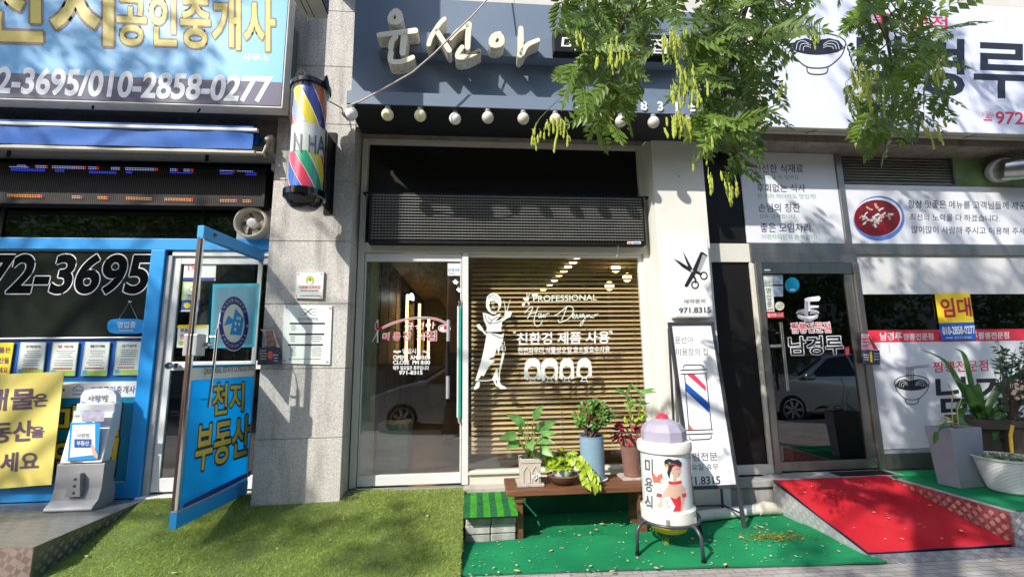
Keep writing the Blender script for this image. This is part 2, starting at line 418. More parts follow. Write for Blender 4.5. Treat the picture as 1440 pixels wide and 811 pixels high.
        if out:
            cnt = {}
            for q in f0:
                for i in range(len(q)):
                    e = tuple(sorted((q[i], q[(i+1) % len(q)]))); cnt[e] = cnt.get(e, 0)+1
            vs = []; fs = []; i = 0
            for (a, b_), n in cnt.items():
                if n != 1: continue
                p, q = v0[a], v0[b_]; dx, dy = q[0]-p[0], q[1]-p[1]; d = math.hypot(dx, dy)
                if d < 1e-6: continue
                dx, dy = dx/d*ow, dy/d*ow; k = len(vs); ll = l-.0006-.00012*(i % 4); i += 1
                for (x, y) in ((p[0]-dx*.6-dy, p[1]-dy*.6+dx), (q[0]+dx*.6-dy, q[1]+dy*.6+dx), (q[0]+dx*.6+dy, q[1]+dy*.6-dx), (p[0]-dx*.6+dy, p[1]-dy*.6-dx)):
                    vs.append(mp((x, y), ll))
                fs.append((k, k+1, k+2, k+3))
            s.b.add(vs, fs, out)
        return s
    def lines(s, x0, y0, x1, y1, n, m, l=.0015, h=.45, jag=.25, sl=0.0):   # rows of print too small to read
        for i in range(n):
            y = y0+(y1-y0)*(i+.5)/n; hh = (y1-y0)/n*h; e = (x1-x0)*random.uniform(0, jag)
            x = x0+e*.5+sl*(y-y0); xe = x1-e*.5+sl*(y-y0)
            while x < xe-.3:
                ww = min(random.uniform(1.0, 3.2), xe-x); s.rect(x, y-hh/2, x+ww, y+hh/2, m, l); x += ww+.5
        return s
    def obj(s, name, parent=None, **k): return s.b.obj(name, parent, **k)
# ------------------------------------------------------------------ ground, road
ZF = .27
b = MB(); b.quad((-160,-160,-.16), (160,-160,-.16), (160,160,-.16), (-160,160,-.16), 'asphalt'); b.obj('ground', kind='structure')
b = MB(); b.box(-60, 60, -15.5, -4.95, -.15, -.10, 'asphalt'); b.obj('road', kind='structure')
def brick_mat():
    m = mat('paver', (.38, .36, .33), .85, var=.15, scale=2); t = m.node_tree; bs = t.nodes['Principled BSDF']
    tc = [n for n in t.nodes if n.type == 'TEX_COORD'][0]; ramp = [n for n in t.nodes if n.type == 'VALTORGB'][0]
    k = t.nodes.new('ShaderNodeTexBrick'); k.inputs['Scale'].default_value = 5.0; k.inputs['Mortar Size'].default_value = .012
    k.inputs['Color1'].default_value = (1, 1, 1, 1); k.inputs['Color2'].default_value = (.78, .72, .70, 1); k.inputs['Mortar'].default_value = (.35, .34, .33, 1)
    t.links.new(tc.outputs['Object'], k.inputs['Vector'])
    x = t.nodes.new('ShaderNodeMix'); x.data_type = 'RGBA'; x.blend_type = 'MULTIPLY'; x.inputs[0].default_value = 1
    t.links.new(ramp.outputs[0], x.inputs[6]); t.links.new(k.outputs['Color'], x.inputs[7]); t.links.new(x.outputs[2], bs.inputs['Base Color'])
    bp = t.nodes.new('ShaderNodeBump'); bp.inputs['Strength'].default_value = .4; bp.inputs['Distance'].default_value = .006
    t.links.new(k.outputs['Fac'], bp.inputs['Height']); bp.invert = True; t.links.new(bp.outputs[0], bs.inputs['Normal'])
brick_mat()
b = MB(); b.box(-60, 60, -4.78, .3, -.14, 0, 'paver'); b.obj('pavement', kind='structure')
b = MB(); b.box(-60, 60, -4.95, -4.784, -.14, .012, 'concrete'); b.obj('kerb', kind='structure', bev=.015)
b = MB(); b.box(-60, 60, -22, -15.5, -.15, .02, 'paver'); b.obj('far_pavement', kind='structure')
# ------------------------------------------------------------------ the stone building: pier, lintel, wall above, plinth, column
bd = thing('stone_building', (0, 0, 0), 'pale granite ground floor wall with pier and lintel holding the three shops', 'building')
PY = -.25; XL, XR = P(353, 697, -.25).x, -1.093
b = MB(); zs = [P(440, y, PY).z for y in (616, 518, 427, 339, 254, 174)]; zs = [-.1]+zs+[zs[-1]+.58, zs[-1]+1.16, 9]
for z0, z1 in zip(zs, zs[1:]): b.box(XL, XR, PY, .35, z0+.0025, z1-.0025, 'granite')
b.box(XL+.004, XR-.004, PY+.006, .34, -.1, 9, 'granite_brown')
b.obj('pier', bd, bev=.003)
b = MB()   # lintel stones over the salon and the neighbours, wall above them
zl = 2.12+1.36
for x0, x1 in ((-1.09, -.35), (-.346, .72), (.724, 1.70)): b.box(x0, x1, PY+.002, .3, zl, zl+.42, 'granite_brown')
b.box(-9, XL-.004, PY+.06, .3, P(200, 172, -.2).z, zl+.42, 'granite_brown')
for i in range(5): b.box(2.215+i*1.06, 2.215+i*1.06+1.056, PY+.002, .3, P(1250, 203, -.25).z, zl+.42, 'granite_brown')
b.obj('lintel', bd, bev=.003)
b = MB()
for k in range(9):
    for r in range(9): b.box(-9+k*2.0-(r % 2)*.6, -9+k*2.0-(r % 2)*.6+1.996, PY+.03, .3, zl+.424+r*.6, zl+.424+r*.6+.596, 'stone_wall')
b.obj('upper_wall', bd, bev=.003)
b = MB(); b.box(1.705, 2.212, PY, .3, 0, zl-.002, 'plaster'); b.ball(P(955, 248, PY), .006, 'ink', 8); b.obj('plaster_column', bd, bev=.008)
b = MB(); b.box(-1.09, 2.66, -.06, .3, -.1, ZF-.012, 'concrete'); b.box(2.6, 9, -.02, .3, -.1, ZF-.02, 'concrete'); b.obj('plinth', bd)
b = MB()
for i, (x0, x1) in enumerate(((-.10, .30), (.303, .70), (.703, 1.10), (1.103, 1.5), (1.503, 1.74))): b.box(x0, x1, -.135, 0, ZF-.05, ZF-.004-.001*(i % 2), 'tile_beige')
b.obj('tile_ledge', bd, bev=.006)
b = MB(); b.box(2.215, 2.70, -.2, 0, ZF-.07, ZF-.012, 'concrete'); b.obj('step_slab', bd, bev=.006)
b = MB(); b.box(2.215, 2.66, -.17, -.02, -.02, ZF-.075, 'concrete'); b.obj('step_block', bd, bev=.006); b = MB()
b.box(2.704, 3.9, -.215, 0, ZF-.06, ZF-.006, 'concrete'); b.obj('door_step', bd, bev=.006)

b = MB(); b.box(-9, 9, 6.6, 6.7, -.1, 9, 'room_wall'); b.box(-9, 9, .3, 6.6, zl+.02, zl+.1, 'room_ceiling'); b.box(-9.1, -9, -.2, 6.6, -.1, 9, 'granite'); b.box(9, 9.1, -.2, 6.6, -.1, 9, 'granite')
b.obj('back_wall', bd)
# ------------------------------------------------------------------ salon room
b = MB(); b.box(-1.5, 2.6, .02, 6.5, ZF-.06, ZF-.004, 'room_floor'); b.obj('salon_floor', kind='structure')
b = MB(); zc = P(600, 352, .1).z+.16
b.box(-1.16, -1.06, .4, 6.5, ZF, zc, 'room_wall'); b.box(-1.5, 2.6, 6.45, 6.5, ZF, zc, 'room_wall'); b.box(2.25, 2.35, .05, 6.5, ZF, zc, 'room_wall')
b.box(-1.14, -.98, .10, .42, ZF, zc, 'room_green')
for y in (.9, 1.4, 1.9, 2.4, 2.9, 3.5, 4.2, 5): b.box(-1.062, -1.056, y, y+.008, ZF, zc, 'black_matte')
b.box(-1.062, -1.056, .42, 6.4, 1.75, 1.757, 'black_matte')
b.obj('salon_wall', kind='structure')
b = MB(); b.box(-1.5, 2.6, .05, 6.5, zc, zc+.05, 'room_ceiling'); b.box(-.62, -.30, .5, 6.45, zc-.16, zc-.002, 'room_ceiling'); b.box(-1.05, 2.2, 5.2, 5.35, zc-.34, zc-.003, 'room_ceiling'); b.obj('salon_ceiling', kind='structure')
def PX(px, py, X):
    d = ray(px, py); return CAM + d*((X-CAM.x)/d.x)
for i, (px, y0, y1) in enumerate(((573, 414, 508), (590, 427, 505), (603, 436, 503), (612, 443, 498))):
    X = -.98; a = PX(px, y0, X); c = PX(px, y1, X)
    n = ('nearest and longest', 'second', 'third', 'farthest and shortest')[i]
    t = thing('light_bar', (X, a.y, c.z), n+' of the warm vertical light bars glowing on the salon wall', 'wall light', 'warm light bars in the salon')
    b = MB(); b.tube([(X, a.y, c.z), (X, a.y, a.z)], .018*(1+.25*i), 'tube_warm', 10); b.obj('tube', t, smooth='auto')
    b = MB(); b.box(X-.075, X-.02, a.y-.03, a.y+.03, c.z-.02, a.z+.02, 'black_matte'); b.obj('backing', t)
k = 0
for px, py in ((740, 421), (752, 416), (764, 408), (773, 401), (780, 395), (786, 388), (793, 382), (799, 376), (806, 370), (812, 363)):
    p = G(px, py, zc-.03); p = p if 0.4 < p.y < 6.3 else P(px, py, 5.5-k*.5); k += 1
    b = MB(); b.lathe(p, [(.045, 0), (.05, .012), (.05, .028)], 'spot_warm', 12)
    b.obj('ceiling_spot', label='small warm ceiling spot number %d from the back of the salon row behind the blind' % k, cat='ceiling light', group='row of ceiling spots behind the blind')
for px, py, w_ in ((866, 377, 'upper'), (882, 390, 'middle right'), (857, 402, 'lower left')):
    p = P(px, py, 1.6)
    t = thing('pendant_globe', p, w_+' glowing pendant globe seen through the window blind', 'pendant lamp', 'pendant globes behind the blind')
    b = MB(); b.ball(p, .06, 'spot_warm', 14); b.obj('globe', t, smooth=True)
    b = MB(); b.tube([(p.x, p.y, p.z+.06), (p.x, p.y, zc)], .006, 'black_matte', 6); b.obj('wire', t)
for px, py, n in ((641, 396, 'upper'), (646, 407, 'lower')):
    p = P(px, py, 1.9)
    t = thing('track_spotlight', p, n+' cool white track spotlight under the salon ceiling by the door edge', 'spotlight')
    b = MB(); b.lathe(p, [(.03, 0), (.05, .02), (.045, .12), (.02, .15)], 'white', 14, axis=(.5, .2, .6)); b.obj('housing', t, smooth='auto')
    b = MB(); b.lathe(p+Vector((-.012, -.005, -.014)), [(.02, -.004), (.03, .0)], 'spot_cool', 14, axis=(.5, .2, .6)); b.obj('lens', t)
t = thing('desk_lamp', P(578, 411, 2.0), 'black angled wall lamp with white light beside the warm bars', 'wall lamp')
b = MB(); p = P(578, 413, 2.0); b.tube([P(574, 405, 2.3), P(578, 409, 2.0), P(584, 416, 2.0)], .02, 'black_matte', 8); b.obj('arm', t)
b = MB(); b.lathe(P(577, 421, 2.0), [(.05, 0), (.03, .07), (.01, .09)], 'spot_cool', 14, axis=(.3, 0, 1)); b.obj('lamp_shade', t)
b = MB(); q = [(505, 380), (529, 398), (529, 450), (505, 438)]; b.prism([P(x, y, .45) for x, y in q], (0, .04, 0), 'room_wall'); 
t = thing('wall_mirror', P(515, 440, .45), 'tilted dark mirror on the salon side wall inside the glass door', 'mirror'); b.obj('panel', t)
b = MB(); x0, x1, z0, z1 = RC(514, 388+55, 517, 610, .5); b.box(x0, x1+.02, .55, .6, ZF, .9, 'pole_green'); b.box(x1+.02, x1+.03, .53, .62, ZF, .95, 'black_matte')
b.obj('green_banner', label='narrow green banner standing inside beside the salon door', cat='banner')
b = MB(); x0, x1, z0, z1 = RC(530, 597, 573, 640, .6); b.box(x0, x1, .6, .95, ZF, z1, 'room_green'); b.obj('cabinet', bev=.01, label='low pale green cabinet inside the salon door', cat='cabinet')
b = MB(); b.box(-.75, -.08, .12, .62, ZF, ZF+.012, 'bowl_brown'); b.obj('door_mat', label='dark patterned mat on the floor inside the salon door', cat='mat')
t = thing('salon_chair', (-.15, 2.2, ZF), 'dark salon chair base standing behind the glass door', 'chair')
b = MB(); b.tube([(-.15, 2.2, ZF+.03), (-.15, 2.2, 1.0)], .03, 'black_matte', 10); b.obj('stem', t)
for a in range(5):
    b = MB(); th = a*1.257; b.tube([(-.15, 2.2, ZF+.06), (-.15+.3*math.cos(th), 2.2+.3*math.sin(th), ZF+.02)], .02, 'black_matte', 8); b.obj('leg', t)
b = MB(); b.box(-.4, .1, 1.97, 2.43, .78, .88, 'black_matte'); b.obj('seat', t, bev=.03)
b = MB(); b.box(-.4, .1, 2.43, 2.5, .86, 1.45, 'black_matte'); b.obj('backrest', t, bev=.03)
# ------------------------------------------------------------------ salon shopfront
sf = thing('salon_shopfront', (.3, 0, ZF), 'cream framed shopfront of the hair salon between granite pier and plaster column', 'shopfront')
xa, xb = -1.083, 1.708; zt = 2.14+1.36; jw = .058; mL, mR = -.118, -.060
zT1, zT0 = P(700, 343, 0).z, P(700, 357, 0).z; zD1, zD0 = P(575, 368, 0).z, P(575, 666, 0).z; zW0 = P(720, 659, 0).z
b = MB()
b.box(xa, xa+jw, -.03, .06, ZF, zt, 'cream_alu'); b.box(xb-jw, xb, -.03, .06, ZF, zt, 'cream_alu'); b.box(xa+jw, xb-jw, -.03, .06, zt-.055, zt, 'cream_alu')
b.box(xa+jw, xb-jw, -.028, .06, zT0, zT1, 'cream_alu'); b.box(mL, mR, -.035, .06, ZF, zT0, 'white_alu')
b.box(mR, xb-jw, -.02, .055, ZF-.006, zW0, 'cream_alu'); b.box(mR, xb-jw, .0, .055, zT0-.03, zT0, 'white_alu')
b.box(xb-jw-.045, xb-jw, .0, .055, zW0, zT0-.03, 'white_alu'); b.box(mR, xb-jw, -.045, -.02, zW0-.03, zW0-.008, 'cream_alu')
b.box(xa+jw, mL, -.03, .05, ZF-.02, ZF-.001, 'steel')
b.obj('frame', sf, bev=.004)
b = MB(); b.box(xa+jw, xb-jw, .025, .045, zT1, zt-.055, 'black_panel'); b.obj('dark_panel', sf)
dr = thing('door', (-.6, 0, ZF), None, None); dr.parent = sf; dr.location = dr.location-Vector(sf.location); ORG[dr.name] = Vector((-.6, 0, ZF))
dx0, dx1 = xa+jw+.006, mL-.006
b = MB(); b.box(dx0, dx1, -.018, .028, zD1, zT0-.006, 'white_alu'); b.box(dx0, dx1, -.018, .028, ZF+.012, zD0, 'white_alu'); b.box(dx1-.012, dx1, -.016, .026, zD0, zD1, 'white_alu'); b.box(dx0, dx0+.010, -.016, .026, zD0, zD1, 'white_alu')
b.obj('rail', dr, bev=.004)
b = MB(); b.box(dx0+.011, dx1-.013, .0, .01, zD0+.001, zD1-.001, 'glass_door'); b.obj('pane', dr)
d = Dec(planeY(0)); WV = 'white_vinyl'
arc = [(537, 461), (553, 454), (573, 448.5), (595, 446.5), (615, 449), (631, 456)]
d.stroke(arc, 3.0, 'white', .001); d.stroke(arc, 1.6, 'crimson', .0015)
d.ell(625, 461.5, 9, 5.6, 'white', .001); d.ell(625, 461.5, 8, 4.7, 'crimson', .0015); d.ell(624, 462, 5.8, 3.6, 'white', .002); d.ell(627, 461, 3.2, 2.6, 'crimson', .0025)
d.ell(529.5, 458, 2.6, 6, 'white', .0014, rot=.1); d.ell(529.5, 458, 1.7, 4.8, 'crimson', .0018, rot=.1); d.stroke([(532, 464), (528, 472), (523, 481)], 2.2, 'white', .0012, taper=True); d.stroke([(531, 450), (531, 466), (531, 481)], 2.2, 'white', .0013); d.stroke([(531, 462), (536, 462)], 4, 'crimson', .0022)
d.text('윤선아', [(569, 453.5), (612, 452.5), (612, 462), (569, 463.5)], 'white', .0022, w=.004, out='crimson', ow=.035, shear=.1)
d.text('미 용 장', [(538.5, 468), (578, 466), (578, 478.5), (538.5, 478)], 'crimson', .0022, w=.012, out='white', ow=.05, shear=.08)
d.text('의', [(586, 468.5), (597, 468), (597, 479), (586, 479.5)], 'white', .0022, w=.004, out='crimson', ow=.035)
d.text('집', [(599, 465.5), (613.5, 465), (613.5, 478.5), (599, 479)], 'crimson', .0022, w=.012, out='white', ow=.05)
d.text('영업시간', (566, 490, 592, 497), 'white', w=.03)
for s_ in (-1, 1):
    cx = 579+s_*20.5
    for q in range(3): d.ell(cx+s_*(q-1)*3.4, 494+(q % 2)*.8, 2.0, 1.7, 'white', .0012+.0002*q, 10)
d.text('OPEN   AM 10:00', (553, 499.5, 604.5, 505), 'white', w=.035); d.text('CLOSE  PM 8:00', (553, 506.6, 604.5, 512), 'white', w=.035)
d.text('매주 일요일은 휴무입니다', (553, 514, 603, 520), 'white', w=.025); d.text('971-8315', (561.5, 521.3, 594, 526.2), 'white', w=.035)
d.obj('lettering', dr)
d = Dec(planeY(0)); d.rect(629.5, 369.5, 647, 387.5, 'paper', .001); d.text('KT공식점', (630.5, 377.5, 646, 382), 'blue_deep', .0015, w=.02); d.rect(631, 384, 640, 385, 'ink_grey', .0015); d.obj('sticker', dr)
b = MB()
def stand(b, X, z, m='chrome'): b.tube([(X, 0, z), (X, -.05, z)], .009, m, 10)
hx = P(630, 500, -.05).x; za, zb, zc_, ze = [P(630, y, -.05).z for y in (449.5, 480, 528, 560)]
b.tube([(hx, -.05, zb+.003), (hx, -.05, za)], .0155, 'grey_alu', 16); b.tube([(hx, -.05, ze), (hx, -.05, zc_-.003)], .0155, 'grey_alu', 16)
n = 15
prof = []
for i in range(n): z = zc_+(zb-zc_)*i/n; h = (zb-zc_)/n; prof += [(.013, z), (.013, z+h*.6), (.009, z+h*.65), (.009, z+h*.98)]
b.lathe((hx, -.05, 0), prof, 'black_matte', 14); stand(b, hx, za-.04); stand(b, hx, ze+.04)
b.obj('handle', dr, smooth='auto')
x0, x1, z0, z1 = RC(643.2, 431, 651, 586, -.02)
b = MB(); b.box(x0, x0+.014, -.052, -.036, z0, z1, 'white'); b.box(x0+.0145, x0+.036, -.05, -.036, z0, z1, 'teal')
b.tube([(x0+.012, -.044, z1), (x0+.016, -.05, z1+.05), (x0+.03, -.05, z1+.06), (x0+.034, -.044, z1)], .005, 'chrome', 8); b.tube([(x0+.018, -.044, z0), (x0+.025, -.044, z0-.05)], .012, 'grey_plastic', 8)
b.obj('edge_guard', dr, bev=.003)
# shop window with vinyl lettering
wd = thing('window', (.8, 0, ZF), None, None); wd.parent = sf; wd.location = wd.location-Vector(sf.location); ORG[wd.name] = Vector((.8, 0, ZF))
b = MB(); b.box(mR+.001, xb-jw-.046, .02, .03, zW0+.001, zT0-.031, 'glass_salon'); b.obj('pane', wd)
d = Dec(planeY(.02))
d.text('PROFESSIONAL', [(750, 415.5), (839.5, 414), (839.5, 422), (750, 424)], WV, w=.008)
d.stroke([(745.5, 412), (740, 422), (737, 428)], 1.1, WV); d.stroke([(741, 412), (741.5, 421), (743, 426)], 1.1, WV); d.ell(736, 428, 2.3, 2.2, WV, .0012, 12); d.ell(743.5, 427, 1.3, 2, WV, .0013, 12)
d.stroke([(738, 440), (743, 434), (748, 431), (748.5, 434), (745, 442), (741.5, 448)], 1.2, WV)
d.stroke([(757.5, 430.5), (754.5, 437), (752, 445), (751, 453), (755, 458.5), (760, 456), (763, 450)], 1.2, WV, .0012)
d.stroke([(743, 441.5), (749, 440), (755, 439)], 1.2, WV, .0014, smooth=False)
d.stroke([(761.5, 441), (758.5, 440.8), (757, 444), (758.8, 446.4), (761.3, 442), (761.2, 446.4)], 1.15, WV, .0016); d.stroke([(761.2, 446.4), (764, 443), (765, 440.8), (764.6, 446)], 1.15, WV, .0018); d.ell(766.2, 437.6, .7, .7, WV, .0012, 8); d.stroke([(766.8, 446.2), (767.8, 441), (768.3, 442.6), (770.5, 440.4), (772.4, 441.2)], 1.15, WV, .0017)
d.stroke([(780, 443), (785, 441), (792, 435), (800, 430), (806, 434), (804, 443), (796, 450), (787, 453), (785, 450)], 1.25, WV)      # D
d.stroke([(797, 431), (794, 440), (790, 449)], 1.2, WV, .0012)
d.stroke([(806, 446), (808, 442.5), (806, 441), (805, 446), (809, 447), (811, 441.5), (812, 447), (815, 445), (816, 441), (816.5, 446), (819, 445), (821, 442), (819, 441.5), (818.5, 446), (822, 444), (821, 451), (817, 458), (816, 455), (824, 446), (826, 442), (826.5, 446), (829, 442), (830, 446), (832, 445), (834, 442), (832, 446), (835, 446), (837, 441.5), (838, 443), (841, 441)], 1.1, WV, .0016)
d.text('친환경 제품 사용', [(727.5, 468), (857, 465.5), (857, 482), (727.5, 484.5)], 'white', w=.024)
d.poly([(721, 466), (726.5, 465.8), (723, 469)], 'white'); d.poly([(855, 465.6), (861, 464.6), (861, 469.5)], 'white')
d.text('천연파우더.식물성오일.효소발효수사용', [(728.5, 488), (857.5, 486.5), (857.5, 495.5), (728.5, 497.5)], 'white', w=.022)
for i, (cx, ww) in enumerate(((749, 12), (773, 12.5), (797, 10.5), (821.5, 11))):
    t0, bt = 503, 535.5-i*.4
    outer = [(cx-ww, bt-3), (cx-ww+.4, t0+14), (cx-ww*.8, t0+5), (cx-ww*.35, t0+.6), (cx+ww*.3, t0), (cx+ww*.78, t0+4), (cx+ww-.3, t0+13), (cx+ww, bt-3), (cx+ww*.55, bt-1.5), (cx+ww*.62, t0+22), (cx+ww*.5, t0+13), (cx-ww*.1, t0+11.5), (cx-ww*.5, t0+14), (cx-ww*.62, t0+22), (cx-ww*.5, bt-1)]
    if i == 3: outer = [(x, y-3 if y > bt-6 else y) for x, y in outer]
    if i == 1: outer[0] = (cx-ww*.85, bt+1); outer[7] = (cx+ww*.85, bt+1); outer[1] = (cx-ww-1, t0+13)
    d.poly(outer, WV)
    d.stroke([(cx-ww*.6, t0+22), (cx-3.5, bt-4.5), (cx, bt-3), (cx+3.5, bt-4.5), (cx+ww*.6, t0+22)], 1.6, WV, .0013)
    d.stroke([(cx-2.5, bt-5), (cx-3, bt), (cx-6, bt+1.5), (cx+6, bt+1.5), (cx+3, bt), (cx+2.5, bt-5)], 1.0, WV, .0016, smooth=False)
# the hairdresser figure: apron, arms, scissors, hair
def zz(q): return [(660+x*.2094, 390+y*.2096) for x, y in q]
d.poly(zz([(118, 130), (135, 112), (160, 104), (190, 112), (210, 135), (217, 165), (210, 200), (196, 222), (186, 232), (196, 200), (196, 172), (180, 150), (158, 146), (140, 160), (134, 190), (146, 222), (168, 236), (186, 232), (176, 246), (150, 244), (126, 224), (112, 196), (112, 160)]), WV)
d.poly(zz([(122, 150), (150, 122), (190, 140), (206, 178), (204, 205), (192, 176), (168, 156), (150, 160)]), WV, .0014); d.stroke(zz([(148, 176), (156, 172), (164, 176)]), .7, WV, .0014); d.stroke(zz([(152, 208), (162, 205), (172, 208)]), .9, WV, .0014); d.stroke(zz([(160, 182), (157, 194), (161, 196)]), .6, WV, .0014)
for q in ([(130, 128), (160, 118), (196, 150)], [(126, 140), (150, 132), (180, 150)]): d.stroke(zz(q), .6, 'ink_grey', .0022)
d.poly(zz([(90, 236), (112, 240), (140, 250), (160, 262), (190, 246), (214, 242), (196, 270), (168, 300), (200, 285), (236, 262), (262, 250), (266, 266), (220, 296), (216, 330), (214, 362), (120, 366), (114, 320), (98, 290)]), WV, .0012)
d.stroke(zz([(104, 250), (118, 290), (140, 312), (150, 285)]), 1.0, 'ink_grey', .0022); d.stroke(zz([(130, 300), (170, 308), (214, 290)]), 1.0, 'ink_grey', .0022); d.stroke(zz([(126, 262), (150, 285), (190, 262)]), .9, 'ink_grey', .0022)
d.stroke(zz([(246, 240), (238, 190), (230, 150)]), 1.4, WV, .0013, taper=True); d.stroke(zz([(250, 240), (262, 190), (276, 146)]), 1.4, WV, .0014, taper=True); d.ell(*zz([(258, 250)])[0], 4.8, 4.6, WV, .0015, 14); d.ell(*zz([(276, 236)])[0], 2.4, 2.4, WV, .0016, 10)
d.poly(zz([(44, 320), (66, 310), (94, 346), (84, 360), (64, 348)]), WV, .0013); d.stroke(zz([(88, 352), (100, 370), (112, 380)]), 2.4, WV, .0012)
d.poly(zz([(96, 372), (120, 348), (214, 346), (216, 352), (124, 356)]), WV, .0015)
d.poly(zz([(118, 372), (150, 372), (214, 384), (232, 372), (226, 420), (206, 470), (196, 520), (186, 470), (168, 530), (128, 545), (172, 560), (130, 600), (96, 662), (82, 655), (56, 690), (40, 690), (80, 560), (100, 470), (112, 400)]), WV, .0013)
d.stroke(zz([(150, 376), (196, 400), (226, 404)]), 1.2, 'ink_grey', .0023)
for bx in ((188, 428, 206, 450), (214, 432, 236, 456), (200, 462, 218, 486), (222, 466, 242, 490)):
    d.stroke(zz([(bx[0], bx[1]), (bx[2], bx[1]), (bx[2], bx[3]), (bx[0], bx[3])]), .9, WV, .0017, smooth=False, closed=True)
d.poly(zz([(222, 500), (238, 506), (206, 640), (204, 690), (196, 690), (200, 620)]), WV, .0014); d.poly(zz([(150, 690), (180, 612), (190, 612), (196, 690)]), WV, .0016)
d.stroke(zz([(40, 690), (110, 692), (160, 686), (206, 688)]), 1.2, WV, .0018)
d.poly(zz([(50, 700), (72, 700), (66, 738), (40, 752), (8, 750), (6, 742), (36, 730)]), WV, .0014); d.poly(zz([(160, 690), (176, 690), (186, 726), (182, 734)]), WV, .0019); d.poly(zz([(186, 690), (200, 690), (214, 718), (248, 736), (248, 746), (210, 748), (186, 728)]), WV, .0015)
d.obj('lettering', wd)
# ------------------------------------------------------------------ venetian blind
vb = thing('venetian_blind', (.8, .2, P(790, 628, .2).z), 'wooden venetian blind hanging behind the salon window, slats half open', 'blind')
X0, X1 = P(663, 500, .2).x, P(914, 500, .2).x; zb0, zb1 = P(790, 627, .2).z, P(790, 361, .2).z
b = MB(); N = 41
for i in range(N):
    z = zb0+(zb1-zb0)*i/(N-1)+random.uniform(-.0022, .0022); dz = .0142+random.uniform(-.0018, .0018); sag = random.uniform(-.0035, .0035)
    b.slab([(X0, .178, z-dz), (X1, .178, z-dz+sag), (X1, .222, z+dz+sag), (X0, .222, z+dz)], (0, -.0015, .0026), 'wood_slat')
b.obj('slats', vb)
b = MB(); b.box(X0, X1, .175, .225, zb1+.03, zb1+.075, 'wood_slat'); b.box(X0, X1, .18, .22, zb0-.045, zb0-.025, 'wood_slat'); b.obj('head_rail', vb, bev=.004)
b = MB()
for px in (677, 750, 787, 826, 894): x = P(px, 500, .175).x; b.tube([(x, .171, zb0-.04), (x, .171, zb1+.03)], .0016, 'cord', 5); b.tube([(x, .229, zb0-.04), (x, .229, zb1+.03)], .0016, 'cord', 5)
b.obj('cords', vb)
# ------------------------------------------------------------------ unlit LED board over the salon door
def led_board(name, px, Yf, dep, rows, cols, label, visor):
    x0, x1, z0, z1 = RC(*px, Yf); t = thing(name, ((x0+x1)/2, Yf, z0), label, 'LED board')
    b = MB(); e = .022; b.box(x0, x1, Yf+.012, Yf+dep, z0, z1, 'black_matte')
    b.box(x0, x1, Yf, Yf+.012, z0, z0+e, 'black_panel'); b.box(x0, x1, Yf, Yf+.012, z1-e, z1, 'black_panel'); b.box(x0, x0+e, Yf, Yf+.012, z0+e, z1-e, 'black_panel'); b.box(x1-e, x1, Yf, Yf+.012, z0+e, z1-e, 'black_panel'); b.obj('case', t)
    b = MB(); gx, gz = (x1-x0-2*e)/cols, (z1-z0-2*e)/rows
    if visor:
        for r in range(rows): z = z0+e+gz*(r+.78); b.slab([(x0+e, Yf-.004, z-.002), (x1-e, Yf-.004, z-.002), (x1-e, Yf-.004, z+.0035), (x0+e, Yf-.004, z+.0035)], (0, .016, 0), 'visor')
    for r in range(rows):
        for c in range(cols):
            x = x0+e+gx*(c+.5); z = z0+e+gz*(r+.45); s = .0028 if visor else .0024
            b.quad((x-s, Yf+.0105, z-s), (x+s, Yf+.0105, z-s), (x+s, Yf+.0105, z+s), (x-s, Yf+.0105, z+s), 'globe_old' if visor else 'pot_brown')
    b.obj('pixel_grid', t); return t, (x0, x1, z0, z1, gx, gz, e)
t, q = led_board('led_board', (520, 270, 909, 344), -.13, .12, 16, 88, 'long black unlit LED board across the top of the salon front', True)
b = MB()
for s_, x in ((-1, q[0]), (1, q[1])): b.tube([(x-s_*.07, -.1, q[3]+.004), (x+s_*.065, -.1, q[3]+.004)], .009, 'black_matte', 8); b.tube([(x+s_*.06, -.1, q[3]+.004), (x+s_*.06, -.01, q[3]+.004)], .009, 'black_matte', 8)
b.obj('bracket', t)
b = MB(); b.tube([P(869, 345, -.1), P(869.5, 352, -.06), P(867, 362, -.05)], .003, 'white', 6); b.obj('power_cord', t)
d = Dec(planeY(-.13)); d.rect(882, 339.5, 901, 343, 'paper', .001); d.rect(883, 341, 889, 342.4, 'red', .0015); d.rect(890, 341, 900, 342.4, 'blue_deep', .0015); d.obj('maker_plate', t)
# ------------------------------------------------------------------ salon fascia sign
sx0, sx1 = P(487, 145, -.72).x, 2.42
zl0, zl1 = P(600, 149, -.72).z, P(600, 131, -.72).z; zp1 = P(750, 6, -.60).z
ss = thing('fascia_sign', (.6, -.5, zl0), 'deep blue-grey salon sign box with cream brush letters above the globe bulbs', 'sign')
b = MB(); b.box(sx0, sx1, -.60, -.28, zl1-.02, zp1, 'sign_blue_grey'); b.box(sx0, sx1, -.72, -.60, zl0, zl1, 'sign_blue_grey'); b.box(sx0+.006, sx1-.006, -.715, -.222, zl0-.006, zl0-.001, 'soffit_black'); b.box(sx0+.004, sx1-.004, -.60, -.225, zl0, zl1-.021, 'soffit_black')
b.obj('box', ss, bev=.004)
rx0, rx1 = P(530, 80, -.70).x, P(958, 80, -.70).x; rz0, rz1 = P(700, 79, -.70).z, P(700, 50, -.70).z
b = MB(); b.box(rx0, rx1, -.70, -.598, rz0, rz1, 'sign_blue_grey'); b.obj('letter_rail', ss, bev=.003)
def raised(polys, Yf, Yb, face, ret, name, parent):
    b = MB()
    for pts in polys:
        f = [P(x, y, Yf) for x, y in pts]; c = Vector((0, Yb-Yf, 0)); b.prism(f, c, face, ret)
    return b.obj(name, parent, bev=.004)
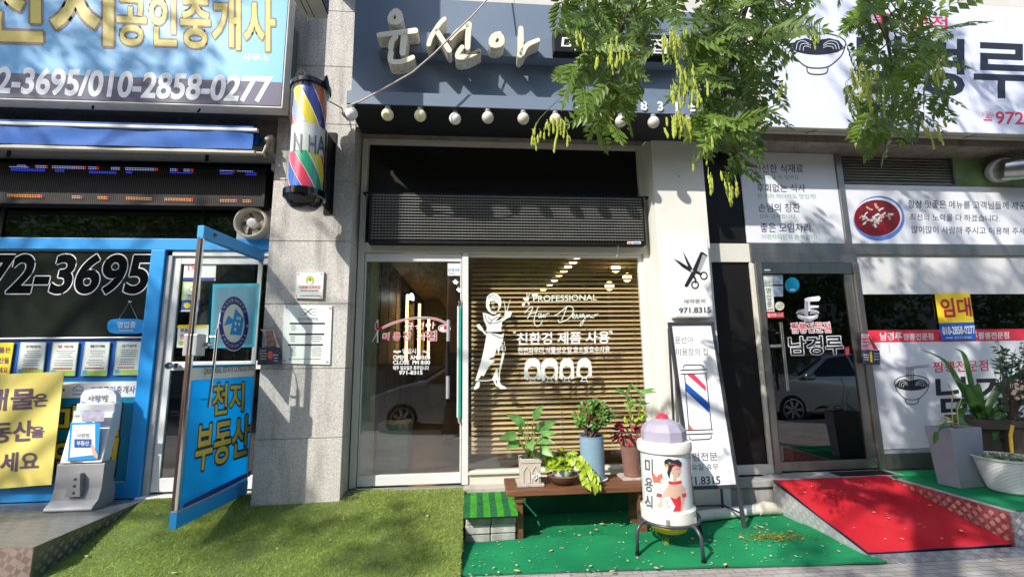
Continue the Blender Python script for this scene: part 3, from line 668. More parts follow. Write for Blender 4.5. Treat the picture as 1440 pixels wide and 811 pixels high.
def thick(pts, w, n=6):                        # outline of a brush stroke with round ends
    q = []; N = len(pts)
    for i in range(N-1):
        p0 = pts[max(i-1, 0)]; p1 = pts[i]; p2 = pts[i+1]; p3 = pts[min(i+2, N-1)]
        for k in range(4):
            t = k/4; q.append(tuple(.5*((2*p1[d])+(-p0[d]+p2[d])*t+(2*p0[d]-5*p1[d]+4*p2[d]-p3[d])*t*t+(-p0[d]+3*p1[d]-3*p2[d]+p3[d])*t**3) for d in (0, 1)))
    q.append(pts[-1]); L = []; R = []; N = len(q)
    W = w if isinstance(w, (list, tuple)) else (w, w)
    for i, p in enumerate(q):
        a, c = q[max(i-1, 0)], q[min(i+1, N-1)]; dx, dy = c[0]-a[0], c[1]-a[1]; d = math.hypot(dx, dy) or 1
        ww = W[0]+(W[1]-W[0])*i/(N-1); nx, ny = -dy/d*ww/2, dx/d*ww/2; L.append((p[0]+nx, p[1]+ny)); R.append((p[0]-nx, p[1]-ny))
    def cap(c, a, b_):
        a0 = math.atan2(a[1]-c[1], a[0]-c[0]); r = math.hypot(a[0]-c[0], a[1]-c[1]); return [(c[0]+r*math.cos(a0+math.pi*k/n*s_), c[1]+r*math.sin(a0+math.pi*k/n*s_)) for k in range(1, n)]
    s_ = -1
    return L+cap(q[-1], L[-1], R[-1])+R[::-1]+cap(q[0], R[0], L[0])
Z4 = lambda q: [(400+x*.2504, y*.2504) for x, y in q]
Z5 = lambda q: [(560+x*.20833, y*.20833) for x, y in q]
yf, yb = -.84, -.71
ring1 = [(640, 60), (625, 48), (604, 60), (588, 85), (580, 120), (592, 142), (620, 146), (655, 138), (668, 120), (664, 95), (648, 80)]
L1 = [thick(Z4([(530, 196), (600, 188), (670, 180), (735, 172)]), (6.5, 8)), thick(Z4([(625, 208), (604, 232), (597, 268)]), (7, 8)), thick(Z4([(672, 204), (668, 240), (664, 296)]), (9.5, 9)), thick(Z4([(598, 296), (594, 322), (602, 346), (660, 345), (720, 322)]), (8, 6.5))]
def ringpoly(pts, hole, m=None): return pts, hole
L2 = [thick(Z5([(312, 128), (275, 165), (225, 245), (205, 300)]), (6, 6.5)), thick(Z5([(262, 212), (300, 270), (345, 340)]), (7, 7)), thick(Z5([(352, 262), (405, 205), (470, 170)]), (5, 6)), thick(Z5([(478, 165), (470, 250), (468, 320)]), (8, 7.5)), thick(Z5([(432, 318), (408, 350), (402, 386), (470, 380), (545, 345)]), (6.5, 6.5))]
L3 = [thick(Z5([(828, 192), (830, 270), (822, 372)]), (7, 7.5)), thick(Z5([(835, 360), (870, 305), (945, 270)]), (8, 5.5))]
for i, (Ls, n) in enumerate(((L1, None), (L2, None), (L3, None))):
    raised(Ls, yf, yb, 'letter_cream', 'letter_return', 'letter', ss)
def ring3(outer, hole, Yf, Yb, parent, sgn):
    b = MB(); O = [P(x, y, Yf) for x, y in outer]; H = [P(x, y, Yf) for x, y in hole]; dv = Vector((0, Yb-Yf, 0))
    tri = tessellate_polygon([[Vector((p.x, p.z, 0)) for p in O], [Vector((p.x, p.z, 0)) for p in H]]); A = O+H
    b.add(A, [tuple(t) for t in tri], 'letter_cream')
    for R_ in (O, H):
        n = len(R_); b.add(R_+[p+dv for p in R_], [(i, (i+1) % n, n+(i+1) % n, n+i) for i in range(n)], 'letter_return')
    b.obj('letter', parent)
ring3(Z4([(612, 50), (632, 46), (655, 62), (664, 84), (668, 112), (655, 130), (628, 140), (596, 136), (580, 122), (577, 100), (590, 72)]), Z4([(618, 84), (628, 90), (626, 104), (616, 110), (611, 98)]), yf, yb, ss, 1)
ring3(Z5([(692, 212), (698, 228), (714, 244), (719, 270), (714, 300), (690, 318), (655, 325), (625, 318), (610, 298), (612, 262), (630, 232), (658, 216)]), Z5([(668, 256), (680, 262), (678, 280), (662, 290), (655, 276)]), yf, yb, ss, 1)
# the small black sign with white brush words
bx0, bx1, bz0, bz1 = RC(778, 42, 955, 80, -.78)
b = MB(); b.box(bx0, bx1, -.78, -.702, bz0, bz1, 'black_panel'); b.obj('name_board', ss, bev=.004)
d = Dec(planeY(-.78))
d.text('미용장의 집', [(790, 51), (938, 55), (938, 76), (790, 70)], 'white', .003, w=.012, shear=.12); d.obj('board_lettering', ss)
b = MB()
for ch, px in zip('971-8315', (813, 836, 859, 882, 905, 928, 951, 974)):
    v, f = glyphs(ch, .028); xs = [p[0] for p in v]; ys = [p[1] for p in v]
    c = P(px, 149.5+(px-905)*.022, -.72); s_ = .115
    my = .36
    b.add([(c.x+(p[0]-(min(xs)+max(xs))/2)*s_, -.733, c.z+(p[1]-my)*s_) for p in v], f, 'white')
    b.add([(c.x+(p[0]-(min(xs)+max(xs))/2)*s_, -.7215, c.z+(p[1]-my)*s_) for p in v], f, 'white_dirty')
b.obj('number', ss)
kinds = ['globe_white', 'globe_cream', 'globe_cream', 'globe_white', 'globe_old', 'globe_old', 'globe_cream', 'globe_old', 'globe_old', 'globe_old', 'globe_old']
wds = ['white', 'cream yellow', 'cream yellow', 'bright white', 'dull greyish', 'dull greyish', 'cream', 'dull', 'dull', 'dull', 'dull']
ords = ['first', 'second', 'third', 'fourth', 'fifth', 'sixth', 'seventh', 'eighth', 'ninth', 'tenth', 'eleventh']
for i, px in enumerate((494.5, 545, 591, 640, 686, 736, 781, 827, 873, 919, 967)):
    py = 160 + (px-494.5)*.0285 + (3 if i == 3 else 0); r = .05; p = G(px, py, zl0-.075)
    t = thing('globe_bulb', p, wds[i]+' globe bulb under the dark salon sign, '+ords[i]+' from the left end', 'light bulb', 'globe bulbs under the salon sign')
    b = MB(); b.ball(p, r, kinds[i], 20); b.obj('globe', t, smooth=True)
    b = MB(); b.lathe(p+Vector((0, 0, r*.9)), [(.02, 0), (.024, .01), (.024, zl0-.007-p.z-r*.9)], 'grey_plastic', 12); b.obj('socket', t, smooth='auto')
b = MB(); pts = [P(487, 150, -.74), P(508, 142, -.79), P(545, 122, -.9), P(580, 102, -.95), P(610, 76, -.95), P(640, 46, -.95), P(665, 22, -.9), P(690, -6, -.85), P(705, -30, -.7)]
b.tube(pts, .0065, 'cable', 8); b.obj('loose_cable', label='pale loose cable sagging diagonally across the cream salon letters', cat='cable', smooth=True)
# ------------------------------------------------------------------ box sign high on the pier
wx0, wx1 = P(426, 26, -.79).x, P(461, 27, -.79).x; wz = P(445, 26, -.79).z
t = thing('projecting_sign', ((wx0+wx1)/2, -.9, wz), 'beige bottomed box sign sticking out from the pier above the barber pole', 'sign')
b = MB(); b.box(wx0, wx1, -1.50, -.79, wz, wz+1.5, 'beige_metal'); b.box(wx1, wx1+.008, -1.48, -.80, wz+.03, wz+1.48, 'ink_navy'); b.box(wx0-.008, wx0, -1.48, -.80, wz+.03, wz+1.48, 'ink_navy')
for x in (wx0+.045, wx0+.09): b.box(x, x+.006, -1.49, -.80, wz-.003, wz+.002, 'black_matte')
b.obj('case', t, bev=.004)
b = MB()
for z in (wz+.75, wz+1.3): b.box(wx0+.04, wx1-.04, -.789, -.25, z, z+.05, 'steel_dark')
b.tube([(wx0+.06, -.84, wz-.002), (wx0+.05, -.82, wz-.05), (wx0+.08, -.82, wz-.03)], .003, 'white', 5); b.obj('bracket', t)
# ------------------------------------------------------------------ barber pole
pc = P(433, 200, -.62); R = .148; pz0, pz1 = P(430, 273, -.62).z, P(437, 125, -.62).z
bp = thing('barber_pole', (pc.x, -.62, pz0), 'striped barber pole with black caps hanging from the granite pier', 'barber pole')
b = MB(); NS = 48; NH = 24; bandz = (pz0+(pz1-pz0)*.345, pz0+(pz1-pz0)*.60)
upc = ['pole_silver', 'pole_yellow', 'pole_navy', 'pole_orange', 'pole_green', 'pole_yellow', 'pole_navy', 'pole_orange']
dnc = ['pole_blue', 'pole_red', 'pole_green', 'pole_yellow', 'pole_orange', 'pole_blue', 'pole_red', 'pole_orange']
def helix(b, z0, z1, cols, tw, r, ph):
    n = len(cols); S = 5; H = 20
    for k in range(n):
        vs = []; fs = []
        for h in range(H+1):
            z = z0+(z1-z0)*h/H
            for s_ in range(S+1):
                th = 2*math.pi*(k+s_/S)/n - tw*h/H + ph; vs.append((pc.x+r*math.cos(th), -.62+r*math.sin(th), z))
        for h in range(H):
            for s_ in range(S): i = h*(S+1)+s_; fs.append((i, i+1, i+S+2, i+S+1))
        b.add(vs, fs, cols[k])
        e = []
        for h in range(H+1): th = 2*math.pi*k/n - tw*h/H + ph; e.append((pc.x+(r+.0006)*math.cos(th), -.62+(r+.0006)*math.sin(th), z0+(z1-z0)*h/H))
        b.tube(e, .0022, 'white', 5)
helix(b, bandz[1], pz1, upc, 1.5, R-.02, 4.15); helix(b, pz0, bandz[0], dnc, 1.5, R-.02, 4.2)
b.lathe((pc.x, -.62, 0), [(R-.02, bandz[0]), (R-.02, bandz[1])], 'white_dirty', 40); b.obj('striped_drum', bp, smooth='auto')
def cyl(cx, cy, r):
    def f(x, y, l):
        d = ray(x, y); o = CAM-Vector((cx, cy, 0)); rr = r+l
        a = d.x*d.x+d.y*d.y; h = o.x*d.x+o.y*d.y; c = o.x*o.x+o.y*o.y-rr*rr; D = max(0, h*h-a*c); return CAM+d*((-h-math.sqrt(D))/a)
    return f
d = Dec(cyl(pc.x, -.62, R-.02)); d.text('N', [(413.5, 187), (424, 188.5), (423, 213), (412.5, 211)], 'ink_grey', .005, w=.02); d.text('HA', [(434.5, 190), (458, 193), (457.5, 219), (434, 214)], 'ink_grey', .005, w=.02); d.obj('lettering', bp)
b = MB(); b.lathe((pc.x, -.62, 0), [(R, pz0), (R, pz1)], 'acrylic', 40); b.obj('clear_cover', bp, smooth='auto')
b = MB(); b.lathe((pc.x, -.62, pz1), [(R+.012, -.02), (R+.012, .012), (R+.004, .014), (R+.004, .02), (R-.03, .05)], 'black_gloss', 40)
for th in (-1.9, -.2, 1.4, 2.9):
    c = Vector((pc.x+(R-.01)*math.cos(th), -.62+(R-.01)*math.sin(th), pz1+.012)); tn = Vector((-math.sin(th), math.cos(th), 0)); rd = Vector((math.cos(th), math.sin(th), 0))
    b.prism([c-tn*.055, c+tn*.055, c+tn*.03+Vector((0, 0, .06)), c+Vector((0, 0, .10)), c-tn*.03+Vector((0, 0, .06))], -rd*.015, 'black_gloss')
b.obj('top_cap', bp, smooth='auto')
b = MB(); b.lathe((pc.x, -.62, pz0), [(.03, -.135), (.07, -.13), (.10, -.115), (.125, -.085), (R-.005, -.045), (R+.012, -.04), (R+.012, .012), (R, .014)], 'black_gloss', 40); b.obj('bottom_cap', bp, smooth='auto')
b = MB(); b.box(pc.x+.05, pc.x+.085, -.50, -.252, pz0+.0, pz1-.28, 'black_matte')
for z in (pz0+.01, pz1-.30): b.tube([(pc.x+.068, -.255, z), (pc.x+.068, -.5, z+.0)], .014, 'black_matte', 8)
b.box(pc.x+.03, pc.x+.11, -.262, -.252, pz0-.05, pz1-.2, 'black_matte'); b.tube([(pc.x+.01, -.5, pz1+.02), (pc.x+.16, -.3, pz1+.02), (pc.x+.2, -.26, pz1-.01)], .005, 'ink_navy', 6)
b.box(pc.x+.15, pc.x+.21, -.30, -.252, pz1-.02, pz1+.06, 'beige_metal'); b.obj('bracket', bp)
# ------------------------------------------------------------------ notices on the pier
def card(name, q, Y, th, m, label, cat, group=None):
    b = MB(); pts = [P(x, y, Y) for x, y in q]; b.slab(pts, (0, th, 0), m); return b.obj(name, label=label, cat=cat, group=group)
t = card('plaque', [(416.5, 381.5), (455.5, 381.5), (453.5, 420), (414.5, 419)], -.27, .017, 'paper', 'small square white plaque with green emblem screwed on the pier', 'plaque')
d = Dec(planeY(-.27)); d.ell(436, 394, 6, 6.3, 'badge_green', .001); d.ell(436, 397, 3.4, 3.6, 'paper', .0015); d.ell(436, 393.5, 1.6, 2, 'red', .002, 10); d.text('자원봉사자의집', [(420, 401.5), (450.5, 401.5), (450, 406), (419.7, 406)], 'red_sign', .0015, w=.02)
d.lines(420, 407, 450, 410, 1, 'ink_grey', .0015); d.lines(421, 414.5, 451, 417, 1, 'ink_grey'); d.stroke([(416.8, 382), (455.2, 382), (453.2, 419.6), (414.8, 418.6)], 1.1, 'pink_paper', .0012, smooth=False, closed=True)
for x, y in ((419.5, 385), (452, 385), (417, 416), (450.5, 417)): d.ell(x, y, 1.5, 1.5, 'grey_alu', .002, 10)
d.obj('lettering', t)
t = card('price_list', [(399, 428.5), (467, 429.5), (464, 512.5), (396.5, 510.5)], -.262, .008, 'paper', 'white printed price list sheet pinned on the granite pier', 'notice')
d = Dec(planeY(-.262))
d.stroke([(428, 434), (438, 442)], 1.1, 'ink', .001); d.stroke([(438, 434), (428, 442)], 1.1, 'ink', .0013)
for x0 in (421, 438.5):
    for y in (434.5, 438.5, 442.5): d.rect(x0, y-.25, x0+7, y+.25, 'ink_grey')
d.text('윤선아 미용장의 집', (419.5, 446, 446.5, 450.5), 'ink', .0015)
for y0, x0, dx in ((453.5, 407.5, 49.5), (468.5, 406.5, 49.5), (483.5, 405, 49)): d.rect(x0, y0, x0+dx, y0+2.4, 'ink', .001)
d.lines(409, 457, 416, 465, 3, 'ink_grey', .0015, .3); d.lines(408, 472, 415, 481, 3, 'ink_grey', .0015, .3); d.lines(437, 472, 453, 481, 3, 'ink_grey', .0015, .3)
d.lines(407, 487, 416, 501, 5, 'ink_grey', .0015, .3); d.lines(438, 487, 453, 501, 5, 'ink_grey', .0015, .3); d.ell(407.5, 504.5, 1.7, 1.7, 'badge_green', .0015, 12); d.lines(411, 503.5, 451, 506, 1, 'ink_grey', .0015, .4, .02)
for x, y in ((402.5, 432), (464, 433), (400.5, 507), (460, 508.5)): d.ell(x, y, 1.7, 1.7, 'grey_alu', .003, 10)
d.obj('lettering', t)
t = card('flyer', [(366, 463), (384, 463), (393, 488), (391, 489), (364, 486)][:4], -.285, .004, 'pink_paper', 'pinkish photo flyer tucked at the pier edge above the dark flyer', 'flyer', 'flyers on the pier edge')
d = Dec(planeY(-.285)); d.poly([(374, 466), (383, 464), (389, 486), (375, 487)], 'photo_paper'); d.text('LOVE IN', [(366.5, 466), (370.5, 466), (370, 484), (366, 484)], 'ink', .0015); d.obj('print', t)
t = card('flyer', [(364, 488), (393, 488.5), (396.5, 512), (361.5, 513)], -.29, .005, 'dark_paper', 'dark glossy flyer stuck at the pier edge beside the open blue door', 'flyer', 'flyers on the pier edge')
d = Dec(planeY(-.29)); d.lines(365, 491, 375, 506, 4, 'letter_cream', .0015, .3); d.lines(384, 497, 392, 509, 3, 'white', .0015, .3); d.ell(380, 499, 4, 6, 'orange', .0012, 10); d.obj('print', t)
# ------------------------------------------------------------------ scissors sign on the plaster column
fq = [(943.5, 333), (995.8, 332), (1004.5, 445.7), (948.5, 447)]
pts = [P(x, y, -.36) for x, y in fq]; xs0 = (pts[0].x+pts[3].x)/2; xs1 = (pts[1].x+pts[2].x)/2; z1, z0 = (pts[0].z+pts[1].z)/2, (pts[2].z+pts[3].z)/2
t = thing('wall_sign', ((xs0+xs1)/2, -.3, z0), 'white box sign with black scissors and comb on the plaster column', 'sign')
b = MB(); b.box(xs0, xs1, -.36, -.252, z0, z1, 'white'); b.obj('case', t, bev=.014)
d = Dec(planeY(-.36)); Q = lambda q: [(900+x*.2465, 320+y*.2466) for x, y in q]
d.poly(Q([(243, 134), (262, 165), (300, 235), (296, 256), (284, 246), (262, 190)]), 'ink', .002); d.poly(Q([(192, 177), (225, 192), (290, 232), (304, 248), (292, 256), (240, 224)]), 'ink', .0024)
d.stroke(Q([(296, 250), (318, 300), (316, 312)]), 2.6, 'ink', .0022, smooth=False); d.stroke(Q([(300, 246), (330, 258), (348, 266)]), 3.2, 'ink', .0026, smooth=False)
for cx, cy in Q([(314, 326), (364, 274)]):
    d.stroke([(cx+4.6*math.cos(a*.524), cy+4.9*math.sin(a*.524)) for a in range(12)], 1.7, 'ink', .0028, closed=True)
d.poly(Q([(345, 140), (356, 138), (384, 158), (382, 166), (356, 152), (318, 262), (272, 336), (258, 338), (254, 328), (290, 262), (318, 200)]), 'ink', .003)
for i in range(13):
    a = (352-2.9*i, 160+7.6*i); d.stroke(Q([a, (a[0]+26-i*.3, a[1]+11)]), .7, 'ink', .0026, smooth=False)
d.ell(*Q([(296, 246)])[0], 1.6, 1.6, 'white', .0036, 12); d.ell(*Q([(296, 246)])[0], .8, .8, 'ink', .004, 8)
d.text('예약문의', [(961.8, 421), (991.5, 420), (991.8, 426), (962, 427)], 'ink_grey', .002, w=.004); d.text('971.8315', [(955, 433), (999.3, 431.5), (999.8, 439.3), (955.5, 440)], 'ink_navy', .002, w=.02); d.obj('lettering', t)
# ------------------------------------------------------------------ standing sign
yb_, yt_ = -.60, -.36
tp, bt = P(970, 453, yt_), Vector((0, yb_, .0)); Xl, Xr = P(939, 454, yt_).x, P(1003, 454, yt_).x
O = Vector((Xl, yt_, tp.z)); V = Vector((0, yb_-yt_, -tp.z)); Vn = V.normalized(); nn = Vector((1, 0, 0)).cross(Vn); nn = -nn if nn.y > 0 else nn
t = thing('standing_sign', ((Xl+Xr)/2, -.5, 0), 'tall black framed standing sign with a printed barber pole leaning by the column', 'standing sign')
W = Xr-Xl; H = V.length
def loc(u, v, l=0): return O+Vector((u, 0, 0))+Vn*v+nn*l
def bar(b, u0, u1, v0, v1, m, l0=-.012, l1=.012):
    q = [loc(u0, v0, l1), loc(u1, v0, l1), loc(u1, v1, l1), loc(u0, v1, l1)]; b.slab(q, -nn*(l1-l0), m)
e = .028; hp = H*(697-453)/(748-453)*.985
b = MB(); bar(b, 0, W, 0, e, 'frame_grey'); bar(b, 0, e, e, H-.005, 'frame_grey'); bar(b, W-e, W, e, H-.005, 'frame_grey'); bar(b, e, W-e, hp-e, hp, 'frame_grey'); b.obj('frame', t, bev=.003)
b = MB(); bar(b, e, W-e, e, hp-e, 'white', -.006, .002); b.obj('panel', t)
b = MB()
for x in (Xl+.014, Xr-.014): b.tube([(x, yt_+.02, tp.z-.05), (x, -.29, .02)], .011, 'frame_grey', 8)
b.tube([(Xl+.014, yb_+.02, .12), (Xl+.014, -.29, .1)], .008, 'frame_grey', 8); b.tube([(Xr-.014, yb_+.02, .12), (Xr-.014, -.29, .1)], .008, 'frame_grey', 8); b.tube([(Xl, -.3, .1), (Xr, -.3, .1)], .008, 'frame_grey', 8); b.obj('rear_leg', t)
d = Dec(planeN(O+nn*.002, nn))
d.text('윤선아', [(948.8, 473), (974.8, 472.5), (975.2, 482.5), (949.2, 483)], 'ink_grey', .001); d.text('미용장의 집', [(950.5, 490), (995, 489.3), (995.5, 499.5), (951, 500)], 'ink_grey', .001)
Q = lambda q: [(860+x*.3831, 500+y*.3835) for x, y in q]
K = 'ink_navy'
d.poly(Q([(274, 66), (300, 64), (346, 112), (346, 130)]), 'pole_red', .001); d.poly(Q([(269, 96), (356, 172), (358, 208), (272, 128)]), 'pole_blue', .0012); d.poly(Q([(282, 248), (300, 270), (284, 270)]), 'pole_orange', .0011)
for q in ([(262, 52), (264, 38), (272, 33), (330, 33), (338, 38), (341, 50)], [(253, 53), (350, 50), (352, 64), (254, 67)], [(268, 67), (346, 65), (368, 271), (284, 274)], [(273, 273), (371, 270), (372, 284), (275, 288)], [(283, 288), (286, 303), (294, 308), (358, 305), (366, 300), (366, 285)]):
    d.stroke(Q(q), 1.3, K, .0015+.0002*len(q), smooth=False, closed=True)
d.text('열펌전문', [(961, 636.5), (1008, 635.5), (1009, 646.8), (962, 648)], 'ink_grey', .001, w=.012); d.text('일요일 휴무', [(963.5, 652.5), (1010, 651.5), (1010.6, 660.3), (964, 661)], 'ink_grey', .001, w=.006); d.text('971.8315', [(961, 670.5), (1012.3, 669), (1013, 680), (962, 681.5)], 'ink_navy', .001, w=.018)
d.obj('lettering', t)
# ------------------------------------------------------------------ floor lamp with the printed lady
lc = Vector((1.392, -.85, 0)); lp = thing('barber_lamp', lc, 'round white barber lamp printed with a lady in red on four grey legs', 'lamp')
def zz_(py): return P(937, py, -.85-.2).z
zA, zB, zC, zD, zE, zF = zz_(757), zz_(741), zz_(722), zz_(640), zz_(625), P(937, 585, lc.y).z
RB = .184
b = MB(); b.lathe(lc, [(RB-.012, zC), (RB-.012, zD)], 'white', 48); b.obj('printed_drum', lp, smooth='auto')
b = MB(); b.lathe(lc, [(RB, zC-.002), (RB, zD+.002)], 'acrylic', 48); b.obj('clear_cover', lp, smooth='auto')
b = MB(); b.lathe(lc, [(RB-.02, zD-.004), (RB+.007, zD), (RB+.010, zD+.012), (RB+.010, zE-.02), (RB+.002, zE-.004), (RB-.03, zE)], 'lamp_cream', 48); b.obj('top_ring', lp, smooth='auto')
b = MB(); b.lathe(lc, [(RB-.03, zB-.006), (RB+.006, zB), (RB+.008, zC-.01), (RB-.006, zC+.002)], 'lamp_cream', 48)
for th in (-2.0, -.9): b.box(lc.x+(RB+.014)*math.cos(th)-.01, lc.x+(RB+.014)*math.cos(th)+.01, lc.y+(RB+.016)*math.sin(th)-.006, lc.y+(RB+.016)*math.sin(th)+.006, zB-.005, zB+.04, 'grey_plastic')
b.obj('bottom_ring', lp, smooth='auto')
b = MB(); zt_ = zF; b.lathe(lc, [(RB-.022, zE-.002), (RB-.024, zE+(zt_-zE)*.42), (RB-.058, zE+(zt_-zE)*.72), (.05, zt_-.014), (.042, zt_-.008)], 'lavender', 10, a0=.2); b.obj('dome', lp)
b = MB(); b.lathe(lc, [(.052, zt_-.018), (.04, zt_+.004), (.02, zt_+.022), (.008, zt_+.026)], 'lamp_red', 14); b.obj('finial', lp, smooth='auto')
b = MB(); b.lathe(lc, [(.02, zA-.03), (.08, zA-.024), (.12, zA-.008), (.15, zB-.02), (RB-.03, zB-.004)], 'lamp_yellow', 32); b.obj('underside', lp, smooth=True)
b = MB(); b.tube([(lc.x+(RB+.024)*math.cos(k*.1309), lc.y+(RB+.024)*math.sin(k*.1309), zB-.004) for k in range(49)], .011, 'frame_grey', 8, False); b.obj('hoop', lp, smooth=True)
for fx, fy in ((1.496, -1.13), (1.112, -.96), (1.30, -.56), (1.68, -.74)):
    b = MB(); f = Vector((fx, fy, 0)); o = (f-lc); u = o.normalized(); r0 = RB+.024; L_ = o.length
    b.tube([lc+u*r0+Vector((0, 0, zB-.004)), lc+u*(r0+.03)+Vector((0, 0, zB+.002)), lc+u*(L_-.035)+Vector((0, 0, zB-.012)), lc+u*(L_-.008)+Vector((0, 0, zB-.045)), f+Vector((0, 0, .03))], .0125, 'frame_grey', 10)
    b.obj('leg', lp, smooth=True); 
    b = MB(); b.lathe(f, [(.016, 0), (.016, .032)], 'black_matte', 10); b.obj('foot', lp)
d = Dec(cyl(lc.x, lc.y, RB-.012)); d.sub = 5; Q = lambda q: [(860+x*.3831, 500+y*.3835) for x, y in q]
for g, y0, y1 in (('미', 375, 430), ('용', 445, 495), ('실', 510, 570)): d.text(g, [Q([(122, y0)])[0], Q([(150, y0+4)])[0], Q([(151, y1+4)])[0], Q([(124, y1)])[0]], 'ink_grey', .004, w=.02)
d.poly(Q([(208, 474), (222, 470), (258, 472), (272, 486), (270, 520), (262, 560), (262, 598), (228, 598), (214, 560), (196, 545), (176, 560), (166, 548), (186, 520), (190, 500)]), 'skin_print', .0008)
d.poly(Q([(226, 440), (238, 440), (240, 474), (224, 474)]), 'skin_print', .001); d.poly(Q([(222, 410), (232, 396), (252, 402), (256, 424), (246, 446), (230, 444), (220, 430)]), 'skin_print', .0014)
d.poly(Q([(228, 382), (210, 376), (196, 384), (194, 400), (206, 410), (204, 430), (212, 452), (216, 430), (224, 408), (240, 400), (256, 408), (258, 392), (246, 380)]), 'ink', .0018); d.ell(*Q([(206, 390)])[0], 5, 4.6, 'ink', .002, 14)
d.stroke(Q([(204, 402), (222, 396), (252, 408)]), 1.8, 'red', .0024); d.stroke(Q([(200, 398), (206, 406), (204, 422)]), 1.4, 'yellow', .0026); d.ell(*Q([(212, 392)])[0], 1.8, 1.6, 'pole_green', .0027, 8)
d.stroke(Q([(238, 416), (244, 415)]), .7, 'ink', .0022, smooth=False); d.stroke(Q([(248, 414), (253, 414)]), .7, 'ink', .0022, smooth=False); d.ell(*Q([(246, 434)])[0], 1.2, .7, 'red', .0022, 8)
d.poly(Q([(208, 458), (230, 462), (256, 456), (258, 468), (232, 472), (210, 470)]), 'red', .0016); d.poly(Q([(214, 518), (236, 524), (252, 512), (256, 540), (252, 580), (222, 580), (234, 552)]), 'red', .0016); d.poly(Q([(166, 502), (186, 506), (184, 520), (164, 516)]), 'red', .0017); d.poly(Q([(258, 506), (274, 502), (274, 516), (260, 520)]), 'red', .0017)
d.poly(Q([(186, 522), (214, 516), (234, 552), (216, 582), (190, 560)]), 'white', .0015); d.stroke(Q([(196, 530), (214, 556)]), .8, 'ink_grey', .002); d.stroke(Q([(216, 530), (196, 558)]), .8, 'ink_grey', .0021); d.stroke(Q([(204, 528), (208, 558)]), .7, 'ink_grey', .0022)
d.poly(Q([(146, 424), (158, 434), (166, 446), (172, 436), (186, 430), (188, 446), (178, 456), (184, 468), (168, 464), (154, 466), (150, 448)]), 'orange', .001); d.stroke(Q([(166, 440), (168, 466)]), .8, 'ink_grey', .0016)
d.poly(Q([(186, 578), (214, 596), (210, 604), (190, 590)]), 'navy', .0019)
d.obj('print', lp)
# ------------------------------------------------------------------ bench
bx0, bx1, by0, by1 = .236, 1.46, -.64, -.27; bz = 1.36-.985
t = thing('bench', ((bx0+bx1)/2, (by0+by1)/2, 0), 'low dark brown wooden bench carrying the flower pots', 'bench')
b = MB(); b.box(bx0, bx1, by0, (by0+by1)/2-.002, bz-.045, bz, 'wood_dark'); b.box(bx0+.003, bx1-.002, (by0+by1)/2+.002, by1, bz-.045, bz, 'wood_dark'); b.obj('seat', t, bev=.006)
for x in (bx0+.10, bx1-.16):
    b = MB(); b.box(x-.03, x+.03, by0+.03, by1-.03, bz-.10, bz-.046, 'wood_dark'); b.obj('crossbar', t, bev=.004)
    for y in (by0+.05, by1-.11): b = MB(); b.box(x-.028, x+.028, y, y+.06, 0, bz-.101, 'wood_dark'); b.obj('leg', t, bev=.004)
b = MB(); b.box(.30, 1.66, -.072, -.062, .012, .19, 'carpet_edge'); b.obj('carpet_upstand', label='dark green carpet turned up against the plinth behind the bench', cat='carpet')
b = MB()
for i in range(520):
    p = G(1090+random.gauss(0, 22), 754+random.gauss(0, 3.2), .026); s_ = random.uniform(.003, .012); a = random.uniform(0, 6.28); b.add([p+Vector((s_*math.cos(a+k*1.57), s_*.7*math.sin(a+k*1.57), random.uniform(0, .008))) for k in range(4)], [(0, 1, 2, 3)], 'moss')
b.obj('moss_patch', kind='stuff')
b = MB()
for i in range(9): p = G(938+random.uniform(-4, 4), 766, .024); b.tube([p, p+Vector((random.uniform(-.03, .03), random.uniform(-.02, .02), random.uniform(.04, .09)))], [.0018, .0006], 'leaf_lime', 4)
b.obj('weed', label='thin green weed growing through the carpet under the lamp', cat='weed')
# ------------------------------------------------------------------ concrete bricks and the striped grass mat
rows = ('bottom', 'middle', 'top'); gx = .1855
for r in range(3):
    for c in range(2):
        x0 = -.072+c*(gx+.006)+random.uniform(-.004, .004); y0 = -.615+random.uniform(-.008, .006)
        b = MB(); b.box(x0, x0+gx, y0, y0+.36, .004+r*.067, .004+r*.067+.064, 'block' if r else 'concrete')
        b.obj('concrete_block', bev=.008, label=('left' if c == 0 else 'right')+' concrete block in the '+rows[r]+' course under the striped mat', cat='block', group='concrete blocks under the striped mat')
t = thing('grass_mat', (.12, -.42, .21), 'small green striped artificial grass mat lying on stacked concrete blocks', 'mat')
x0, x1, y0, y1 = -.088, .315, -.70, -.14; b = MB(); b.box(x0, x1, y0, y1, .206, .214, 'black_matte'); b.obj('backing', t)
b = MB(); n = 8
for i in range(n): xa_, xb_ = x0+(x1-x0)*i/n, x0+(x1-x0)*(i+1)/n; b.box(xa_, xb_, y0+.002, y1, .2145, .232, 'mat_dark' if i % 2 == 0 else 'mat_light')
for i in range(2600):
    x, y = random.uniform(x0, x1), random.uniform(y0, y1); m = 'mat_dark' if int((x-x0)/(x1-x0)*n) % 2 == 0 else 'mat_light'; a = random.uniform(0, 6.28); h = random.uniform(.006, .013); dx, dy = .002*math.cos(a), .002*math.sin(a); lx, ly = random.uniform(-.006, .006), random.uniform(-.008, .004)
    b.add([(x-dx, y-dy, .231), (x+dx, y+dy, .231), (x+lx, y+ly, .231+h)], [(0, 1, 2)], m)
b.obj('pile', t)
